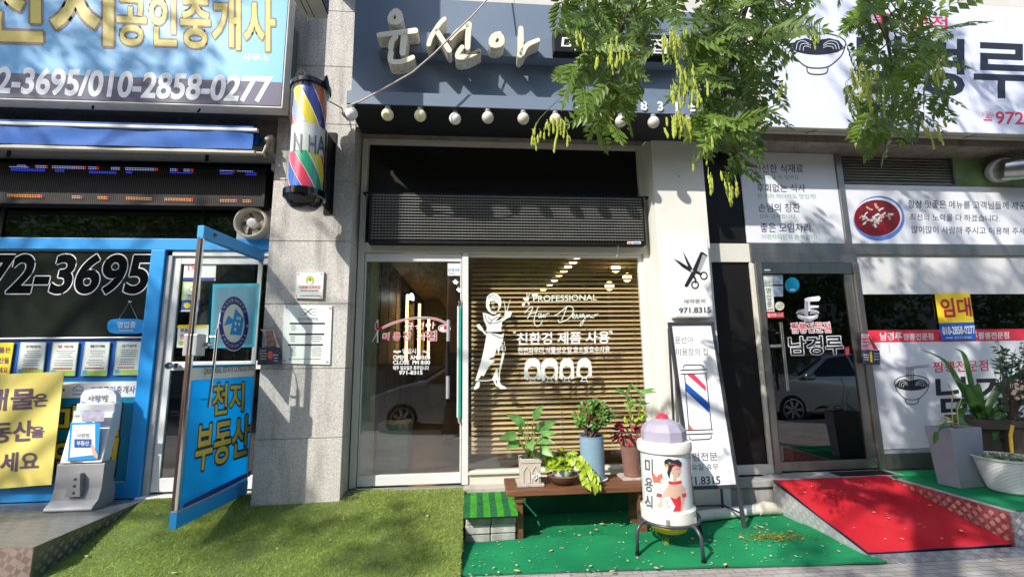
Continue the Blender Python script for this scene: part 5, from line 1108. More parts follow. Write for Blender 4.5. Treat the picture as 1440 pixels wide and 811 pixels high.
bw0, bw1 = x0-.02, x1+.01; L_ = [(-.33, 0), (-.335, .02), (-.28, .07), (-.262, .15), (-.26, z0-zb-.003), (-.14, z0-zb-.003), (-.155, .2), (-.12, .12), (-.12, 0)]
for s0, s1, e in ((bw0-.015, bw1+.01, 0),): 
    pts = [(s0, y, zb+z) for y, z in L_]; b.prism(pts, (s1-s0, 0, 0), 'grey_plastic')
xm = (bw0+bw1)/2; b.prism([(xm-.06, -.262, zb+.10), (xm+.05, -.262, zb+.10), (xm+.03, -.262, zb+.27), (xm-.03, -.262, zb+.27)], (0, -.04, 0), 'grey_plastic')
b.obj('base', t, bev=.016)
b = MB()
for z in (.13, .18, .23): b.ball((xm, -.302, zb+z), .010, 'steel_dark', 8)
b.obj('bolt', t)
d = Dec(planeY(Yf-.004)); d2 = Dec(planeY(Yf+.095))
d.poly([(99, 594), (141, 594), (138, 645), (95, 648)], 'blue_frame', .004); d.poly([(102, 597), (134, 596), (134, 639), (98, 643)], 'white', .006); d.text('사랑방', (108, 609, 126, 615), 'ink_grey', .007, w=.01); d.rect(104.5, 617, 128.5, 629, 'blue_deep', .007); d.text('부동산', (108, 619.5, 125, 626), 'white', .008, w=.02)
d.poly([(127, 625), (130, 624), (138, 640), (136.5, 645), (131, 640)], 'skin_print', .0075)
d.poly([(103.5, 577), (113, 577), (113, 593), (103, 593)], 'paper', .002); d.text('사랑방', (104.5, 583, 112, 587), 'ink_navy', .003); d.poly([(116, 577), (147, 576), (146, 592), (115.5, 593)], 'grey_print', .002)
d.rect(94.5, 646.8, 112, 648.2, 'ink_grey', .008)
d2.text('사랑방', [(122.5, 556), (152, 554.5), (152, 563), (122.5, 564.5)], 'ink_grey', .001, w=.01); d2.ell(136.5, 563, 1.9, 1.9, 'blue_frame', .0015, 12); d2.ell(136.5, 563, 1, 1, 'white', .002, 10); d2.ell(147, 562.5, 1.9, 1.9, 'badge_green', .0015, 12); d2.ell(147, 562.5, 1, 1, 'white', .002, 10); d2.poly([(115, 564.5), (127, 566.5), (138, 566.5), (161, 564.5), (160.5, 569.5), (115, 569.5)], 'blue_deep', .0012); d2.rect(154, 565.5, 158, 569, 'paper', .002)
d.obj('print', t); d2.obj('header_print', t)
# platform of steel checker plate and concrete
def checker(name, base):
    m = mat(name, base, .38, .75, var=.15, scale=7); t = m.node_tree; bs = t.nodes['Principled BSDF']; tc = [n for n in t.nodes if n.type == 'TEX_COORD'][0]; ramp = [n for n in t.nodes if n.type == 'VALTORGB'][0]
    # small raised bars in a checkerboard of directions
    mp = t.nodes.new('ShaderNodeMapping'); mp.inputs['Scale'].default_value = (1, 1, 1); mp.inputs['Rotation'].default_value = (math.radians(45), math.radians(45), math.radians(45)); t.links.new(tc.outputs['Object'], mp.inputs[0])
    ck = t.nodes.new('ShaderNodeTexChecker'); ck.inputs['Scale'].default_value = 26; t.links.new(mp.outputs[0], ck.inputs[0])
    wv = t.nodes.new('ShaderNodeTexWave'); wv.inputs['Scale'].default_value = 48; wv.inputs['Distortion'].default_value = 0; t.links.new(mp.outputs[0], wv.inputs[0])
    mu = t.nodes.new('ShaderNodeMath'); mu.operation = 'MULTIPLY'; t.links.new(ck.outputs['Fac'], mu.inputs[0]); t.links.new(wv.outputs['Fac'], mu.inputs[1])
    bp = t.nodes.new('ShaderNodeBump'); bp.inputs['Strength'].default_value = .8; bp.inputs['Distance'].default_value = .004; t.links.new(mu.outputs[0], bp.inputs['Height']); t.links.new(bp.outputs[0], bs.inputs['Normal'])
    x = t.nodes.new('ShaderNodeMix'); x.data_type = 'RGBA'; x.blend_type = 'MIX'; t.links.new(mu.outputs[0], x.inputs[0]); t.links.new(ramp.outputs[0], x.inputs[6]); x.inputs[7].default_value = (*[min(1, c*1.7) for c in base], 1); t.links.new(x.outputs[2], bs.inputs['Base Color'])
checker('checker', (.33, .33, .33)); checker('checker_rust', (.30, .22, .18)); checker('checker_red', (.42, .16, .15)); checker('checker_concrete', (.34, .33, .31))
t = thing('entrance_platform', (-4, -.5, 0), 'grey raised entrance platform with a checker plate edge in front of the office', 'platform')
b = MB(); b.box(-7, -2.703, -1.0, -.036, .01, ZF-.022, 'concrete'); b.obj('slab', t)
b = MB(); b.box(-7, -2.702, -1.003, -.04, ZF-.0215, ZF-.0135, 'checker_concrete'); b.obj('top_plate', t)
b = MB(); b.box(-7, -2.700, -1.010, -1.004, 0, ZF-.014, 'checker_rust'); b.box(-2.7015, -2.6965, -1.008, -.06, .0, ZF-.014, 'steel_dark'); checker_bars(b, (-2.6965, -1.0, .02), (0, 1, 0), (0, 0, 1), lambda x, y: 0 < x < .9 and 0 < y < .23, 'checker'); b.obj('edge_plate', t)
b = MB(); b.box(-2.70, XL-.01, -.13, -.04, .06, ZF-.028, 'concrete'); b.obj('door_step', t)
# ------------------------------------------------------------------ restaurant sign
qx0 = P(1078, 179, -.42).x; qz0 = P(1078, 179, -.42).z; qz1 = P(1250, -1, -.42).z
t = thing('restaurant_sign', (4.6, -.36, qz0), 'large pale lavender restaurant sign with black letters and a noodle bowl drawing', 'sign')
b = MB(); b.box(qx0, 8, -.42, -.30, qz0, qz1, 'beige_metal'); b.box(qx0+.004, 8, -.424, -.4205, qz0+.006, qz1-.01, 'sign_lavender'); b.box(qx0-.002, qx0+.02, -.42, -.30, qz0, qz1, 'white_dirty'); b.box(qx0+.1, 8, -.30, -.24, qz0+.08, qz0+.14, 'olive_grey')
for x in (3.3, 5.0, 6.3): b.prism([(x, -.40, qz0-.002), (x+.02, -.40, qz0-.002), (x-.05, -.33, qz0-.002), (x-.07, -.33, qz0-.002)], (0, 0, .003), 'black_matte')
b.box(qx0+.01, 8, -.362, -.358, qz0-.002, qz0+.002, 'black_matte')
b.obj('case', t, bev=.004)
def bowl(d, x0, y0, x1, y1, m, l=.002, steam=True, lw=1.1, back=None):
    W_, H_ = x1-x0, y1-y0; f = lambda q: [(x0+u*W_, y0+v*H_) for u, v in q]
    ry = .42
    if back: d.poly(f([(.0, ry+.02), (.1, ry-.16), (.4, ry-.24), (.5, -.05), (.95, -.02), (.95, .1), (.62, .14), (.62, ry-.24), (.88, ry-.16), (1.0, ry), (.9, .75), (.68, .93), (.66, 1.02), (.34, 1.02), (.32, .93), (.1, .75)]), back, l-.0008)
    d.stroke(f([(.5+.48*math.cos(a*.2618), ry+.2*math.sin(a*.2618)) for a in range(24)]), lw, m, l, closed=True)
    d.poly(f([(.06, ry+.05), (.14, ry-.06), (.3, ry-.1), (.42, ry-.05), (.7, ry-.1), (.86, ry-.06), (.94, ry+.05), (.85, ry+.16), (.5, ry+.2), (.15, ry+.16)]), m, l+.0002)
    bc = back or 'banner_white'
    for k in range(3):
        d.stroke(f([(.14+.06*k, ry+.11+.01*k), (.17+.05*k, ry-.02+.04*k), (.27+.03*k, ry-.05+.05*k), (.38, ry+.02+.03*k)]), lw*.5, bc, l+.0006)
        d.stroke(f([(.60, ry+.02+.03*k), (.70-.02*k, ry-.05+.05*k), (.83-.04*k, ry-.02+.04*k), (.87-.05*k, ry+.1)]), lw*.5, bc, l+.0006)
    d.stroke(f([(.02, ry), (.08, .62), (.22, .78), (.34, .86), (.5, .88), (.66, .86), (.78, .78), (.92, .62), (.98, ry)]), lw, m, l+.0004)
    d.stroke(f([(.32, .87), (.35, .97), (.5, 1.0), (.65, .97), (.68, .87)]), lw, m, l+.0005)
    if steam:
        for k in range(5): d.stroke(f([(.36+.045*k, .0), (.36+.045*k, ry+.12)]), lw*.75, m, l+.0008, smooth=False)
d = Dec(planeY(-.424))
bowl(d, 1108, 30, 1191, 105, 'ink', lw=1.5)
d.text('짬뽕전문점', [(1200, 15), (1332, 24), (1332, 44), (1200, 36)], 'red_sign', .001, w=.016)
d.text('남경루', [(1206, 50), (1446, 61), (1446, 138), (1206, 131)], 'ink', .001, w=.018, res=3)
d.text('☎', [(1381, 157), (1397.5, 158), (1397.5, 171), (1381, 170)], 'red_sign', .001); d.text('972-', [(1400.5, 157), (1448, 158.5), (1448, 175.5), (1400.5, 174)], 'red_sign', .001, w=.02)
d.obj('lettering', t)
# ------------------------------------------------------------------ restaurant shopfront
rf = thing('restaurant_shopfront', (3.9, 0, ZF), 'brushed steel restaurant shopfront with printed panels right of the plaster column', 'shopfront')
xA = 2.216; zB1, zB0 = P(1120, 342.5, 0).z, P(1120, 370, 0).z; zB0r = P(1300, 359, 0).z; zTp = P(1120, 216, 0).z; zLn = P(1250, 203, -.25).z
xj0, xj1 = P(1060, 385, 0).x, P(1068, 385, 0).x; xk0, xk1 = P(1197, 385, 0).x, P(1205, 385, 0).x
xm0, xm1 = P(1171, 218, 0).x, P(1179, 218, 0).x; xR = 8
b = MB()
b.box(xj0-.03, xR, -.03, .06, zB0r, zB1, 'steel_brushed'); b.box(xj0-.03, xk1, -.028, .06, zB0, zB0r-.001, 'steel_brushed')
b.box(xj0, xj1, -.04, .06, ZF-.006, zB0-.001, 'steel_brushed'); b.box(xk0, xk1, -.04, .06, ZF-.006, zB0-.001, 'steel_brushed'); b.box(xm0, xm1, -.03, .06, zB1+.001, zTp, 'steel_brushed')
b.box(xj0-.03, xR, -.03, .06, zTp+.001, zLn+.01, 'steel_brushed'); b.box(xk1, xR, -.02, .06, ZF-.01, P(1290, 636, 0).z, 'steel_dark'); b.box(xk1, xR, -.025, .05, P(1290, 636, 0).z+.001, P(1290, 631, 0).z, 'grey_alu')
b.obj('frame', rf, bev=.004)
b = MB(); zc1, zc0 = P(1030, 343, 0).z, P(1030, 369, 0).z
b.box(xA, xj0-.031, -.02, .05, zc0, zc1, 'cream_alu'); b.box(xA, xj0-.001, -.02, .05, ZF-.01, P(1050, 653, 0).z, 'cream_alu'); b.box(xj0-.045, xj0-.001, -.02, .05, P(1050, 653, 0).z+.001, zc0-.001, 'cream_alu'); b.obj('cream_rail', rf, bev=.004)
b = MB(); b.box(xA, xj0-.046, .0, .04, P(1050, 653, 0).z+.001, zc0-.001, 'black_panel'); b.box(xA, P(1048, 300, 0).x, .0, .04, zc1+.001, zTp, 'black_panel'); b.obj('dark_panel', rf)
b = MB(); b.box(P(1180, 240, .02).x, P(1342, 240, .02).x, .10, .14, zB1+.3, zTp, 'black_matte')
lx0, lx1, lz0, lz1 = RC(1181, 219, 1341, 258, .0)
for i in range(9): z = lz0+(lz1-lz0)*(i+.3)/9; b.slab([(lx0, .012, z-.012), (lx1, .012, z-.012), (lx1, .07, z+.035), (lx0, .07, z+.035)], (0, -.001, .004), 'beige_metal')
b.box(lx0-.001, lx1+.001, -.012, .02, lz0-.03, lz0-.012, 'steel_dark'); b.box(lx1, lx1+.02, -.012, .08, lz0-.03, lz1, 'steel_dark'); b.box(lx0-.02, lx0, -.012, .08, lz0-.03, lz1, 'steel_dark')
b.obj('vent_louvre', rf)
mat('green_lit', (.20, .30, .12), .5, var=.35, scale=3)
b = MB(); b.box(lx1+.021, xR, .02, .05, lz0-.03, zTp, 'green_lit'); b.obj('green_panel', rf)
gd = thing('door', (3.3, 0, ZF), None, None); gd.parent = rf; gd.location = Vector((3.3, 0, ZF))-rf.location; ORG[gd.name] = Vector((3.3, 0, ZF))
e0, e1 = xj1+.004, xk0-.004; zg1, zg0 = P(1130, 384.5, 0).z, P(1160, 647, 0).z
b = MB(); b.box(e0, e1, -.03, .03, zg1, zB0-.006, 'steel'); b.box(e0, e1, -.022, .03, ZF+.012, zg0, 'steel_brushed'); b.box(e0, e0+.022, -.015, .03, zg0+.001, zg1-.001, 'steel_dark'); b.box(e1-.085, e1, -.015, .03, zg0+.001, zg1-.001, 'steel_brushed'); b.box(e0+.03, e0+.09, -.036, -.031, zg1+.02, zg1+.035, 'white'); b.obj('rail', gd, bev=.004)
b = MB(); b.box(e0+.023, e1-.086, .0, .01, zg0+.001, zg1-.001, 'glass_dark'); b.obj('pane', gd)
d = Dec(planeY(0))
bowl(d, 1119, 430, 1153, 452, 'ink', .003, False, .9, 'white'); d.poly([(1133, 426), (1131, 420), (1136, 418), (1152, 416), (1154, 419), (1152, 423), (1139, 424), (1139, 436), (1133, 440)], 'white', .0034); d.rect(1131.5, 424, 1136.5, 444, 'grey_print', .0042)
d.text('짬뽕전문점', [(1112, 454), (1166.5, 453), (1168.5, 467), (1113, 468)], 'red', .0035, w=.01, out='white', ow=.075)
d.text('남경루', [(1109, 474), (1184, 472), (1186, 497), (1111, 499)], 'ink', .0035, w=.018, out='white', ow=.055, res=3)
d.poly([(1188, 488), (1194, 487), (1195.5, 498), (1190, 500.5), (1187.5, 496)], 'red', .003); d.lines(1189, 490, 1194, 498, 3, 'white', .0035, .3)
d.obj('lettering', gd)
d = Dec(planeY(0))
d.rect(1071, 386, 1086.6, 401, 'paper', .001); d.text('금연', (1075, 395, 1083, 399.5), 'ink_navy', .0015); d.rect(1086.8, 386, 1101, 400, 'paper_blue', .0012); d.rect(1086.5, 402, 1101.3, 416.8, 'paper_blue', .0011); d.lines(1088.5, 389, 1099, 398, 3, 'sky_blue', .0016, .25); d.lines(1088.5, 405, 1099, 414, 3, 'sky_blue', .0016, .25)
d.poly([(1074, 402), (1087, 402), (1089.2, 438), (1076.5, 438)], 'paper', .0014)
for i, ch in enumerate('영업중'): d.text(ch, (1077.2+i*.9, 405+i*9.3, 1083.6+i*.9, 413+i*9.3), 'ink', .002, w=.01)
d.lines(1079, 433.5, 1087.5, 437, 1, 'red', .002, .5, .05); d.ell(1096.5, 430, 6.7, 6.4, 'letter_cream', .001, 10); d.lines(1092, 428, 1101, 434, 2, 'ink_grey', .0015, .4)
d.poly([(1077, 439), (1102, 438.5), (1102.8, 446.8), (1077.5, 447)], 'red', .0012); d.text('당겨주세요', [(1079.5, 440.5), (1101, 440), (1101.4, 445.2), (1080, 445.7)], 'white', .0018, w=.02); d.ell(1114, 400.7, 10.2, 10.7, 'cyan_panel', .001, 28); d.rect(1111, 406.5, 1118, 407.8, 'white', .0016)
d.obj('sticker', gd)
b = MB(); pa, pb_ = P(1097, 453, -.07), P(1108.3, 549, -.07); xx = (pa.x+pb_.x)/2; b.tube([(xx, -.07, pa.z), (xx, -.07, pb_.z)], .0155, 'steel', 14)
for z in (pa.z-.1, pb_.z+.1): b.tube([(xx, 0, z), (xx, -.07, z)], .009, 'chrome', 8)
b.tube([(xx, .08, pa.z), (xx, .08, pb_.z)], .0155, 'chrome', 14); b.obj('handle', gd, smooth='auto')
x0, x1, z0, z1 = RC(1080.5, 464, 1090, 484, -.02); b = MB(); b.box(x0, x1, -.05, -.0, z0, z1, 'black_gloss'); b.box(x0+.004, x1+.06, -.045, -.001, z0-.03, z0-.002, 'grey_alu'); b.obj('lock', gd, bev=.004)
# window
wz1, wz0 = P(1300, 361, 0).z, P(1300, 413.5, 0).z; sz1, sz0 = P(1300, 463.5, 0).z, P(1300, 480.5, 0).z; pz = P(1290, 630, 0).z
b = MB(); b.box(xk1+.001, xR, .0, .01, sz1+.001, wz0-.001, 'glass_dark'); wn = b.obj('window', rf)
b = MB(); b.box(xk1+.001, xR, -.004, .01, wz0, wz1, 'film_white'); b.box(xk1+.001, xR, -.014, .02, wz1+.001, zB0r-.001, 'beige_metal'); b.obj('film', wn)
b = MB(); b.box(xk1+.03, xR, -.004, .01, sz0+.0005, sz1, 'red_sign'); b.box(xk1+.001, xR, -.004, .01, pz+.001, sz0, 'banner_white'); pp = b.obj('printed_panel', rf)
d = Dec(planeY(-.004))
d.text('남경루', [(1237.5, 467.3), (1268, 467), (1268.5, 478), (1238, 478.4)], 'white', .001, w=.02); d.text('짬뽕전문점', [(1270, 468.8), (1312, 468), (1312.5, 477.3), (1270.5, 478)], 'white', .001, w=.02); d.text('남경루', [(1343, 466), (1374, 465.6), (1374.5, 476.6), (1343.5, 477)], 'white', .001, w=.02); d.text('짬뽕전문점', [(1376, 467), (1418.5, 466.3), (1419, 475.8), (1376.5, 476.5)], 'white', .001, w=.02); d.text('남경루', [(1449, 465), (1480, 464), (1480, 475), (1449, 476)], 'white', .001, w=.02)
bowl(d, 1257, 516, 1308, 568, 'ink', lw=1.1); d.stroke([(1273, 519), (1290, 516.5), (1307, 515)], 1.5, 'lavender', .003, smooth=False); d.stroke([(1273, 517), (1290, 514.5), (1306, 512.5)], 1.2, 'lavender', .0032, smooth=False)
d.text('짬뽕전문점', [(1312, 508.5), (1389, 506), (1390, 521), (1313, 523.5)], 'red_sign', .001, w=.012); d.text('남경루', [(1316, 531), (1478, 527), (1480, 576), (1319, 580)], 'ink', .001, w=.018, res=3); d.stroke([(1250, 484), (1251.5, 496)], .6, 'ink_grey', .001)
d.obj('lettering', pp)
b = MB(); b.box(xA, xR, .9, 1.0, ZF, zLn, 'black_matte'); b.box(xA, xR, .07, 1, ZF-.1, ZF-.02, 'room_floor'); b.box(xA-.02, xA, .07, 1, ZF, zLn, 'black_matte'); b.box(xA, xR, .07, 1, zLn, zLn+.05, 'black_matte'); b.obj('inside', rf)
# printed posters above
pq = [(1043, 219), (1170, 218.5), (1184, 342), (1052.5, 342)]
a_, c_ = P(1048, 219, -.012), P(1177, 342, -.012); x0, x1 = P(1047, 300, -.012).x, xm0-.004
b = MB(); b.box(x0, x1, -.012, -.002, zB1+.003, zTp-.003, 'banner_white'); t = b.obj('poster_panel', label='tall white panel of black and green handwritten lines above the restaurant door', cat='poster')
d = Dec(planeY(-.012))
for s_, q, m in (('신선한 식재료', (1060, 230.5, 1129, 243), 'ink_navy'), ('믿고 먹을 수 있어요', (1062, 245.5, 1123, 252.5), 'ink_green'), ('후회없는 식사', (1064, 258.5, 1132, 270), 'ink_navy'), ('한 끼라 하더라도 맛있게!', (1064.5, 272.5, 1147, 279.5), 'ink_green'), ('손님의 칭찬', (1066, 286, 1124.5, 298), 'ink_navy'), ('모두 감사합니다', (1068, 301, 1118.5, 307.3), 'ink_green'), ('좋은 모임자리', (1069, 313.5, 1139, 326.5), 'ink_navy'), ('어떤자리던지 손색없이!', (1070.5, 329.3, 1148, 336.7), 'ink_green')):
    x0_, y0_, x1_, y1_ = q; d.text(s_, [(x0_, y0_), (x1_, y0_+.4), (x1_+.8, y1_+.3), (x0_+.8, y1_)], m, .001, w=(.006 if 'navy' in m else -.004))
d.obj('lettering', t)
b = MB(); b.box(xm1+.004, xR, -.012, -.002, zB1+.003, P(1250, 261, 0).z, 'banner_white'); t = b.obj('menu_banner', label='long white banner with a red soup bowl picture and three lines of text', cat='banner')
d = Dec(planeY(-.012))
d.text('항상 맛좋은 메뉴를 고객님들께 제공하기', [(1277, 281), (1462, 284.5), (1462, 295), (1277, 292.5)], 'ink_navy', .001, w=.004); d.text('최선의 노력을 다 하겠습니다.', [(1279.5, 300), (1406, 302.5), (1406, 312), (1279.5, 310)], 'ink_navy', .001, w=.004); d.text('많이많이 사랑해 주시고 이용해 주세요', [(1282, 317.5), (1452, 320.5), (1452, 330), (1282, 328)], 'ink_navy', .001, w=.004)
d.ell(1236, 307, 36, 31.5, 'bowl_blue', .001, 40); d.ell(1234.5, 305, 34, 27, 'white', .0014, 40); d.ell(1233.5, 306.5, 32.5, 25.5, 'soup_red', .0018, 40)
random.seed(3)
for i in range(46):
    a = random.uniform(0, 6.28); r = random.uniform(0, .8); x, y = 1233+28*r*math.cos(a), 305+20*r*math.sin(a); L_ = random.uniform(3, 10); th = random.uniform(-1, 1.2)
    d.stroke([(x-L_/2*math.cos(th), y-L_/2*math.sin(th)), (x, y+random.uniform(-2, 2)), (x+L_/2*math.cos(th), y+L_/2*math.sin(th))], random.uniform(1.2, 3.6), random.choice(['noodle', 'noodle', 'skin_print', 'ink_purple', 'white', 'soup_red']), .0022+.00005*i)
d.obj('print', t)
# duct
c = P(1420, 239, -.15); t = thing('exhaust_duct', (c.x, -.1, c.z-.08), 'silver exhaust duct elbow coming out of the green panel', 'duct')
b = MB(); R_ = .115; b.tube([P(1400, 240, .03), P(1405, 240, -.06), P(1418, 239, -.16), P(1440, 237, -.22), P(1500, 233, -.24)], R_, 'steel', 20); b.obj('pipe', t, smooth='auto')
b = MB(); p, q_ = P(1405, 240, -.06), P(1412, 239, -.12); b.tube([p, q_], R_+.012, 'white_alu', 20); b.tube([P(1440, 237, -.22), P(1446, 237, -.223)], R_+.01, 'steel_dark', 20); b.obj('clamp', t, smooth='auto')
# for-rent sign, flyers
q = [(1314.5, 412.5), (1363.5, 411.5), (1373.5, 477.5), (1324.5, 479)]
a_ = [P(x, y, -.016) for x, y in q]; b = MB(); mid = lambda t_: (a_[0]*(1-t_)+a_[3]*t_, a_[1]*(1-t_)+a_[2]*t_)
l, r = mid(.63); b.slab([a_[0], a_[1], r, l], (0, .004, 0), 'yellow'); l2, r2 = mid(.633); b.slab([l2, r2, a_[2], a_[3]], (0, .004, 0), 'blue_deep'); t = b.obj('rent_sign', label='yellow and blue rent sign stuck on the restaurant window', cat='sign')
d = Dec(planeY(-.016)); d.text('임대', [(1322, 420), (1363, 418.5), (1366.5, 444), (1326, 446)], 'crimson', .001, w=.024, out='crimson', ow=.03, res=3); d.text('010-2858-0277', [(1325, 459.5), (1370.3, 458), (1371.8, 468.5), (1326.5, 470)], 'white', .001, w=.03); d.text('천지공인중개사', [(1342, 473), (1366, 472.3), (1366.3, 475.7), (1342.3, 476.4)], 'white', .001); d.lines(1330, 473.5, 1340, 476, 1, 'white', .001, .5, .05); d.obj('lettering', t)
t = card('flyer', [(1211.5, 469), (1222, 470), (1236, 492), (1212, 491.5)], -.05, .006, 'pink_paper', 'torn pinkish leaflet taped to the steel jamb above the dark leaflet', 'flyer', 'leaflets on the steel jamb')
d = Dec(planeY(-.05)); d.poly([(1222, 470.5), (1235, 491), (1229, 491), (1221, 474)], 'red', .001); d.lines(1213, 474, 1221, 488, 3, 'red', .001, .4); d.obj('print', t)
t = card('flyer', [(1212, 492), (1237, 492.2), (1237.5, 513), (1213, 512)], -.052, .006, 'dark_paper', 'dark navy leaflet taped to the steel jamb of the restaurant', 'flyer', 'leaflets on the steel jamb')
d = Dec(planeY(-.052)); d.poly([(1223, 494), (1226, 494), (1227, 509), (1224, 509)], 'yellow', .001); d.lines(1214, 497, 1222, 507, 3, 'white', .001, .3); d.lines(1229, 495, 1236, 507, 3, 'white', .001, .25); d.obj('print', t)
mat('pink_plate', (.66, .40, .38), .35, .4)
# ------------------------------------------------------------------ red ramp and the platform on the right
ry0, ry1 = -.218, -1.16; RX0, RX1 = 2.645, 3.715
rz = lambda x, y: (ZF-.012)+((.035)-(ZF-.012))*(ry0-y)/(ry0-ry1)+.006*math.sin(x*4+y*6)*(.3+.7*max(0, min(1, (3.0-x)*2)))
t = thing('ramp', (3.2, -.7, 0), 'steel checker plate ramp under the red carpet at the restaurant door', 'ramp')
b = MB(); b.prism([(RX0-.02, ry0, 0), (RX0-.02, ry0, ZF-.03), (RX0-.02, ry1-.0, .016), (RX0-.02, ry1, 0)], (.012, 0, 0), 'grey_alu'); sl = (ZF-.03-.016)/(ry0-ry1); checker_bars(b, (RX0-.02, ry1, 0), (0, 1, 0), (0, 0, 1), lambda x, y: .01 < x < .94 and .008 < y < .008+sl*x); b.obj('side_plate', t)
b = MB(); b.prism([(RX0-.007, ry0, 0), (RX0-.007, ry0, ZF-.035), (RX0-.007, ry1, .013), (RX0-.007, ry1, 0)], (RX1-RX0, 0, 0), 'steel_dark'); b.obj('base', t)
b = MB(); b.prism([(RX0-.02, ry1-.002, .028), (RX1+.1, ry1-.002, .028), (RX1+.1, ry1-.085, .004), (RX0+.02, ry1-.085, .004)], (0, 0, -.003), 'checker'); b.obj('lip', t)
rb = sheet(lambda v: RX0-.012+.012*math.sin(v*9)*(1-v), lambda v: RX1-.004, lambda u: ry1+.004, lambda u: ry0, lambda x, y: rz(x, y)+.004+.012*abs(_nz.noise(Vector((x*2.2, y*2.2, 5))))+.005*max(0, _nz.noise(Vector((x*3+y*5, y*2, 9)))), 'red_carpet', 50, 40, .008, 'ink_navy'); rb.obj('red_carpet', smooth=True, label='bright red carpet laid on the sloping entrance ramp', cat='carpet')
t = thing('side_platform', (5.5, -.6, 0), 'raised green carpeted platform for the plant pots right of the red ramp', 'platform')
b = MB(); b.box(RX1+.012, 8, -1.16, -.03, 0, ZF-.03, 'concrete'); b.obj('slab', t)
b = MB(); b.box(RX1, RX1+.008, -1.163, -.30, .02, ZF-.016, 'checker_red'); checker_bars(b, (RX1, -1.155, .03), (0, 1, 0), (0, 0, 1), lambda x, y: 0 < x < .84 and 0 < y < .205, 'pink_plate'); checker_bars(b, (RX1+.01, -1.172, .01), (1, 0, 0), (0, 0, 1), lambda x, y: 0 < x < 2 and 0 < y < .22); b.box(RX1+.0, 8, -1.172, -1.163, 0, ZF-.016, 'checker'); b.box(RX1-.001, RX1+.05, -1.174, -.30, ZF-.0155, ZF-.012, 'grey_alu'); b.obj('edge_plate', t)
b = sheet(RX1+.055, 8, -1.15, lambda u: -.04, lambda x, y: ZF-.012+wob(x, y), 'green_carpet', 60, 20, .008, 'carpet_edge'); b.obj('carpet', t, smooth=True)
# manhole strip/doormat by the restaurant door
b = MB(); b.box(3.3, 3.82, -.19, -.05, ZF-.0055, ZF-.0005, 'black_matte'); b.obj('door_mat', label='thin dark rubber mat at the foot of the restaurant door', cat='mat')
# ------------------------------------------------------------------ pots and plants
random.seed(11)
def leaf(b, base, d, L, W, m, droop=.4, n=5, fold=.25, shape=.45, roll=None):
    d = Vector(d).normalized(); s = d.cross(Vector((random.uniform(-.5, .5), -.75, random.uniform(.2, 1.0))));
    if s.length < .05: s = Vector((1, 0, 0))
    s.normalize()
    if roll is not None: s = (Matrix.Rotation(roll, 3, d) @ s)
    vs = []; p = Vector(base); fs = []
    for i in range(n+1):
        t = i/n; w_ = W*.5*(math.sin(math.pi*min(1, t**(shape*1.4)))**.8 if 0 < t < 1 else .06)
        nrm = s.cross(d).normalized()
        vs += [p+s*w_+nrm*w_*fold, p.copy(), p-s*w_+nrm*w_*fold]
        p = p+d*(L/n); d = (d+Vector((0, 0, -droop/n))).normalized()
    for i in range(n): k = i*3; fs += [(k, k+1, k+4, k+3), (k+1, k+2, k+5, k+4)]
    b.add(vs, fs, m)
def rdir(el0, el1, az=None):
    a = random.uniform(0, 6.28) if az is None else az; e = math.radians(random.uniform(el0, el1)); return Vector((math.cos(a)*math.cos(e), math.sin(a)*math.cos(e), math.sin(e)))
# a) square cream pot with broad variegated leaves
c = P(745, 668, -.47); c.z = bz; hw = .082; h = .205
t = thing('flower_pot', c, 'square cream ceramic pot with raised arch pattern on a beige tile', 'flower pot')
b = MB(); b.box(c.x-hw-.025, c.x+hw+.02, c.y-hw-.02, c.y+hw+.02, bz+.001, bz+.02, 'tile_beige'); b.obj('tile', t, bev=.004)
b = MB(); b.slab([(c.x-hw*.92, c.y-hw*.92, bz+.021), (c.x+hw*.92, c.y-hw*.92, bz+.021), (c.x+hw, c.y-hw, bz+h), (c.x-hw, c.y-hw, bz+h)], (0, .001, 0), 'pot_cream')
zz2 = bz+.021
def tub(b, c, hw0, hw1, z0, z1, m, th=.014):
    o = [(-1, -1), (1, -1), (1, 1), (-1, 1)]; V_ = []
    for w_, z in ((hw0, z0), (hw1, z1), (hw1-th, z1), (hw1-th, z1-.04)): V_ += [(c.x+w_*x, c.y+w_*y, z) for x, y in o]
    fs = [(3, 2, 1, 0)]
    for k in range(3):
        for i in range(4): fs.append((k*4+i, k*4+(i+1) % 4, k*4+4+(i+1) % 4, k*4+4+i))
    b.add(V_, fs, m); b.add(V_[12:16], [(0, 1, 2, 3)], 'soil')
b = MB(); tub(b, c, hw*.92, hw, zz2, bz+h, 'pot_cream'); b.box(c.x-hw-.004, c.x+hw+.004, c.y-hw-.004, c.y-hw+.003, bz+h-.03, bz+h-.002, 'pot_cream')
for s_ in (-1, 1): b.tube([(c.x+s_*.035-.025, c.y-hw*.95-.002, bz+.03), (c.x+s_*.035-.025, c.y-hw*.97-.002, bz+.11), (c.x+s_*.035, c.y-hw*.985-.002, bz+.15), (c.x+s_*.035+.025, c.y-hw*.97-.002, bz+.11), (c.x+s_*.035+.025, c.y-hw*.95-.002, bz+.03)], .004, 'pot_cream', 6)
for i in range(12): a = random.uniform(0, 6.28); r = random.uniform(.005, .035); b.ball((c.x+.04+r*math.cos(a), c.y-hw-.004, bz+.07+r*math.sin(a)), random.uniform(.006, .011), 'pot_white', 6)
b.obj('pot', t, bev=.002)
pl = thing('leafy_plant', c+Vector((0, 0, h-.03)), 'upright plant with broad green leaves growing from the square cream pot', 'plant')
b = MB(); lv = MB(); top = c+Vector((0, 0, h-.03))
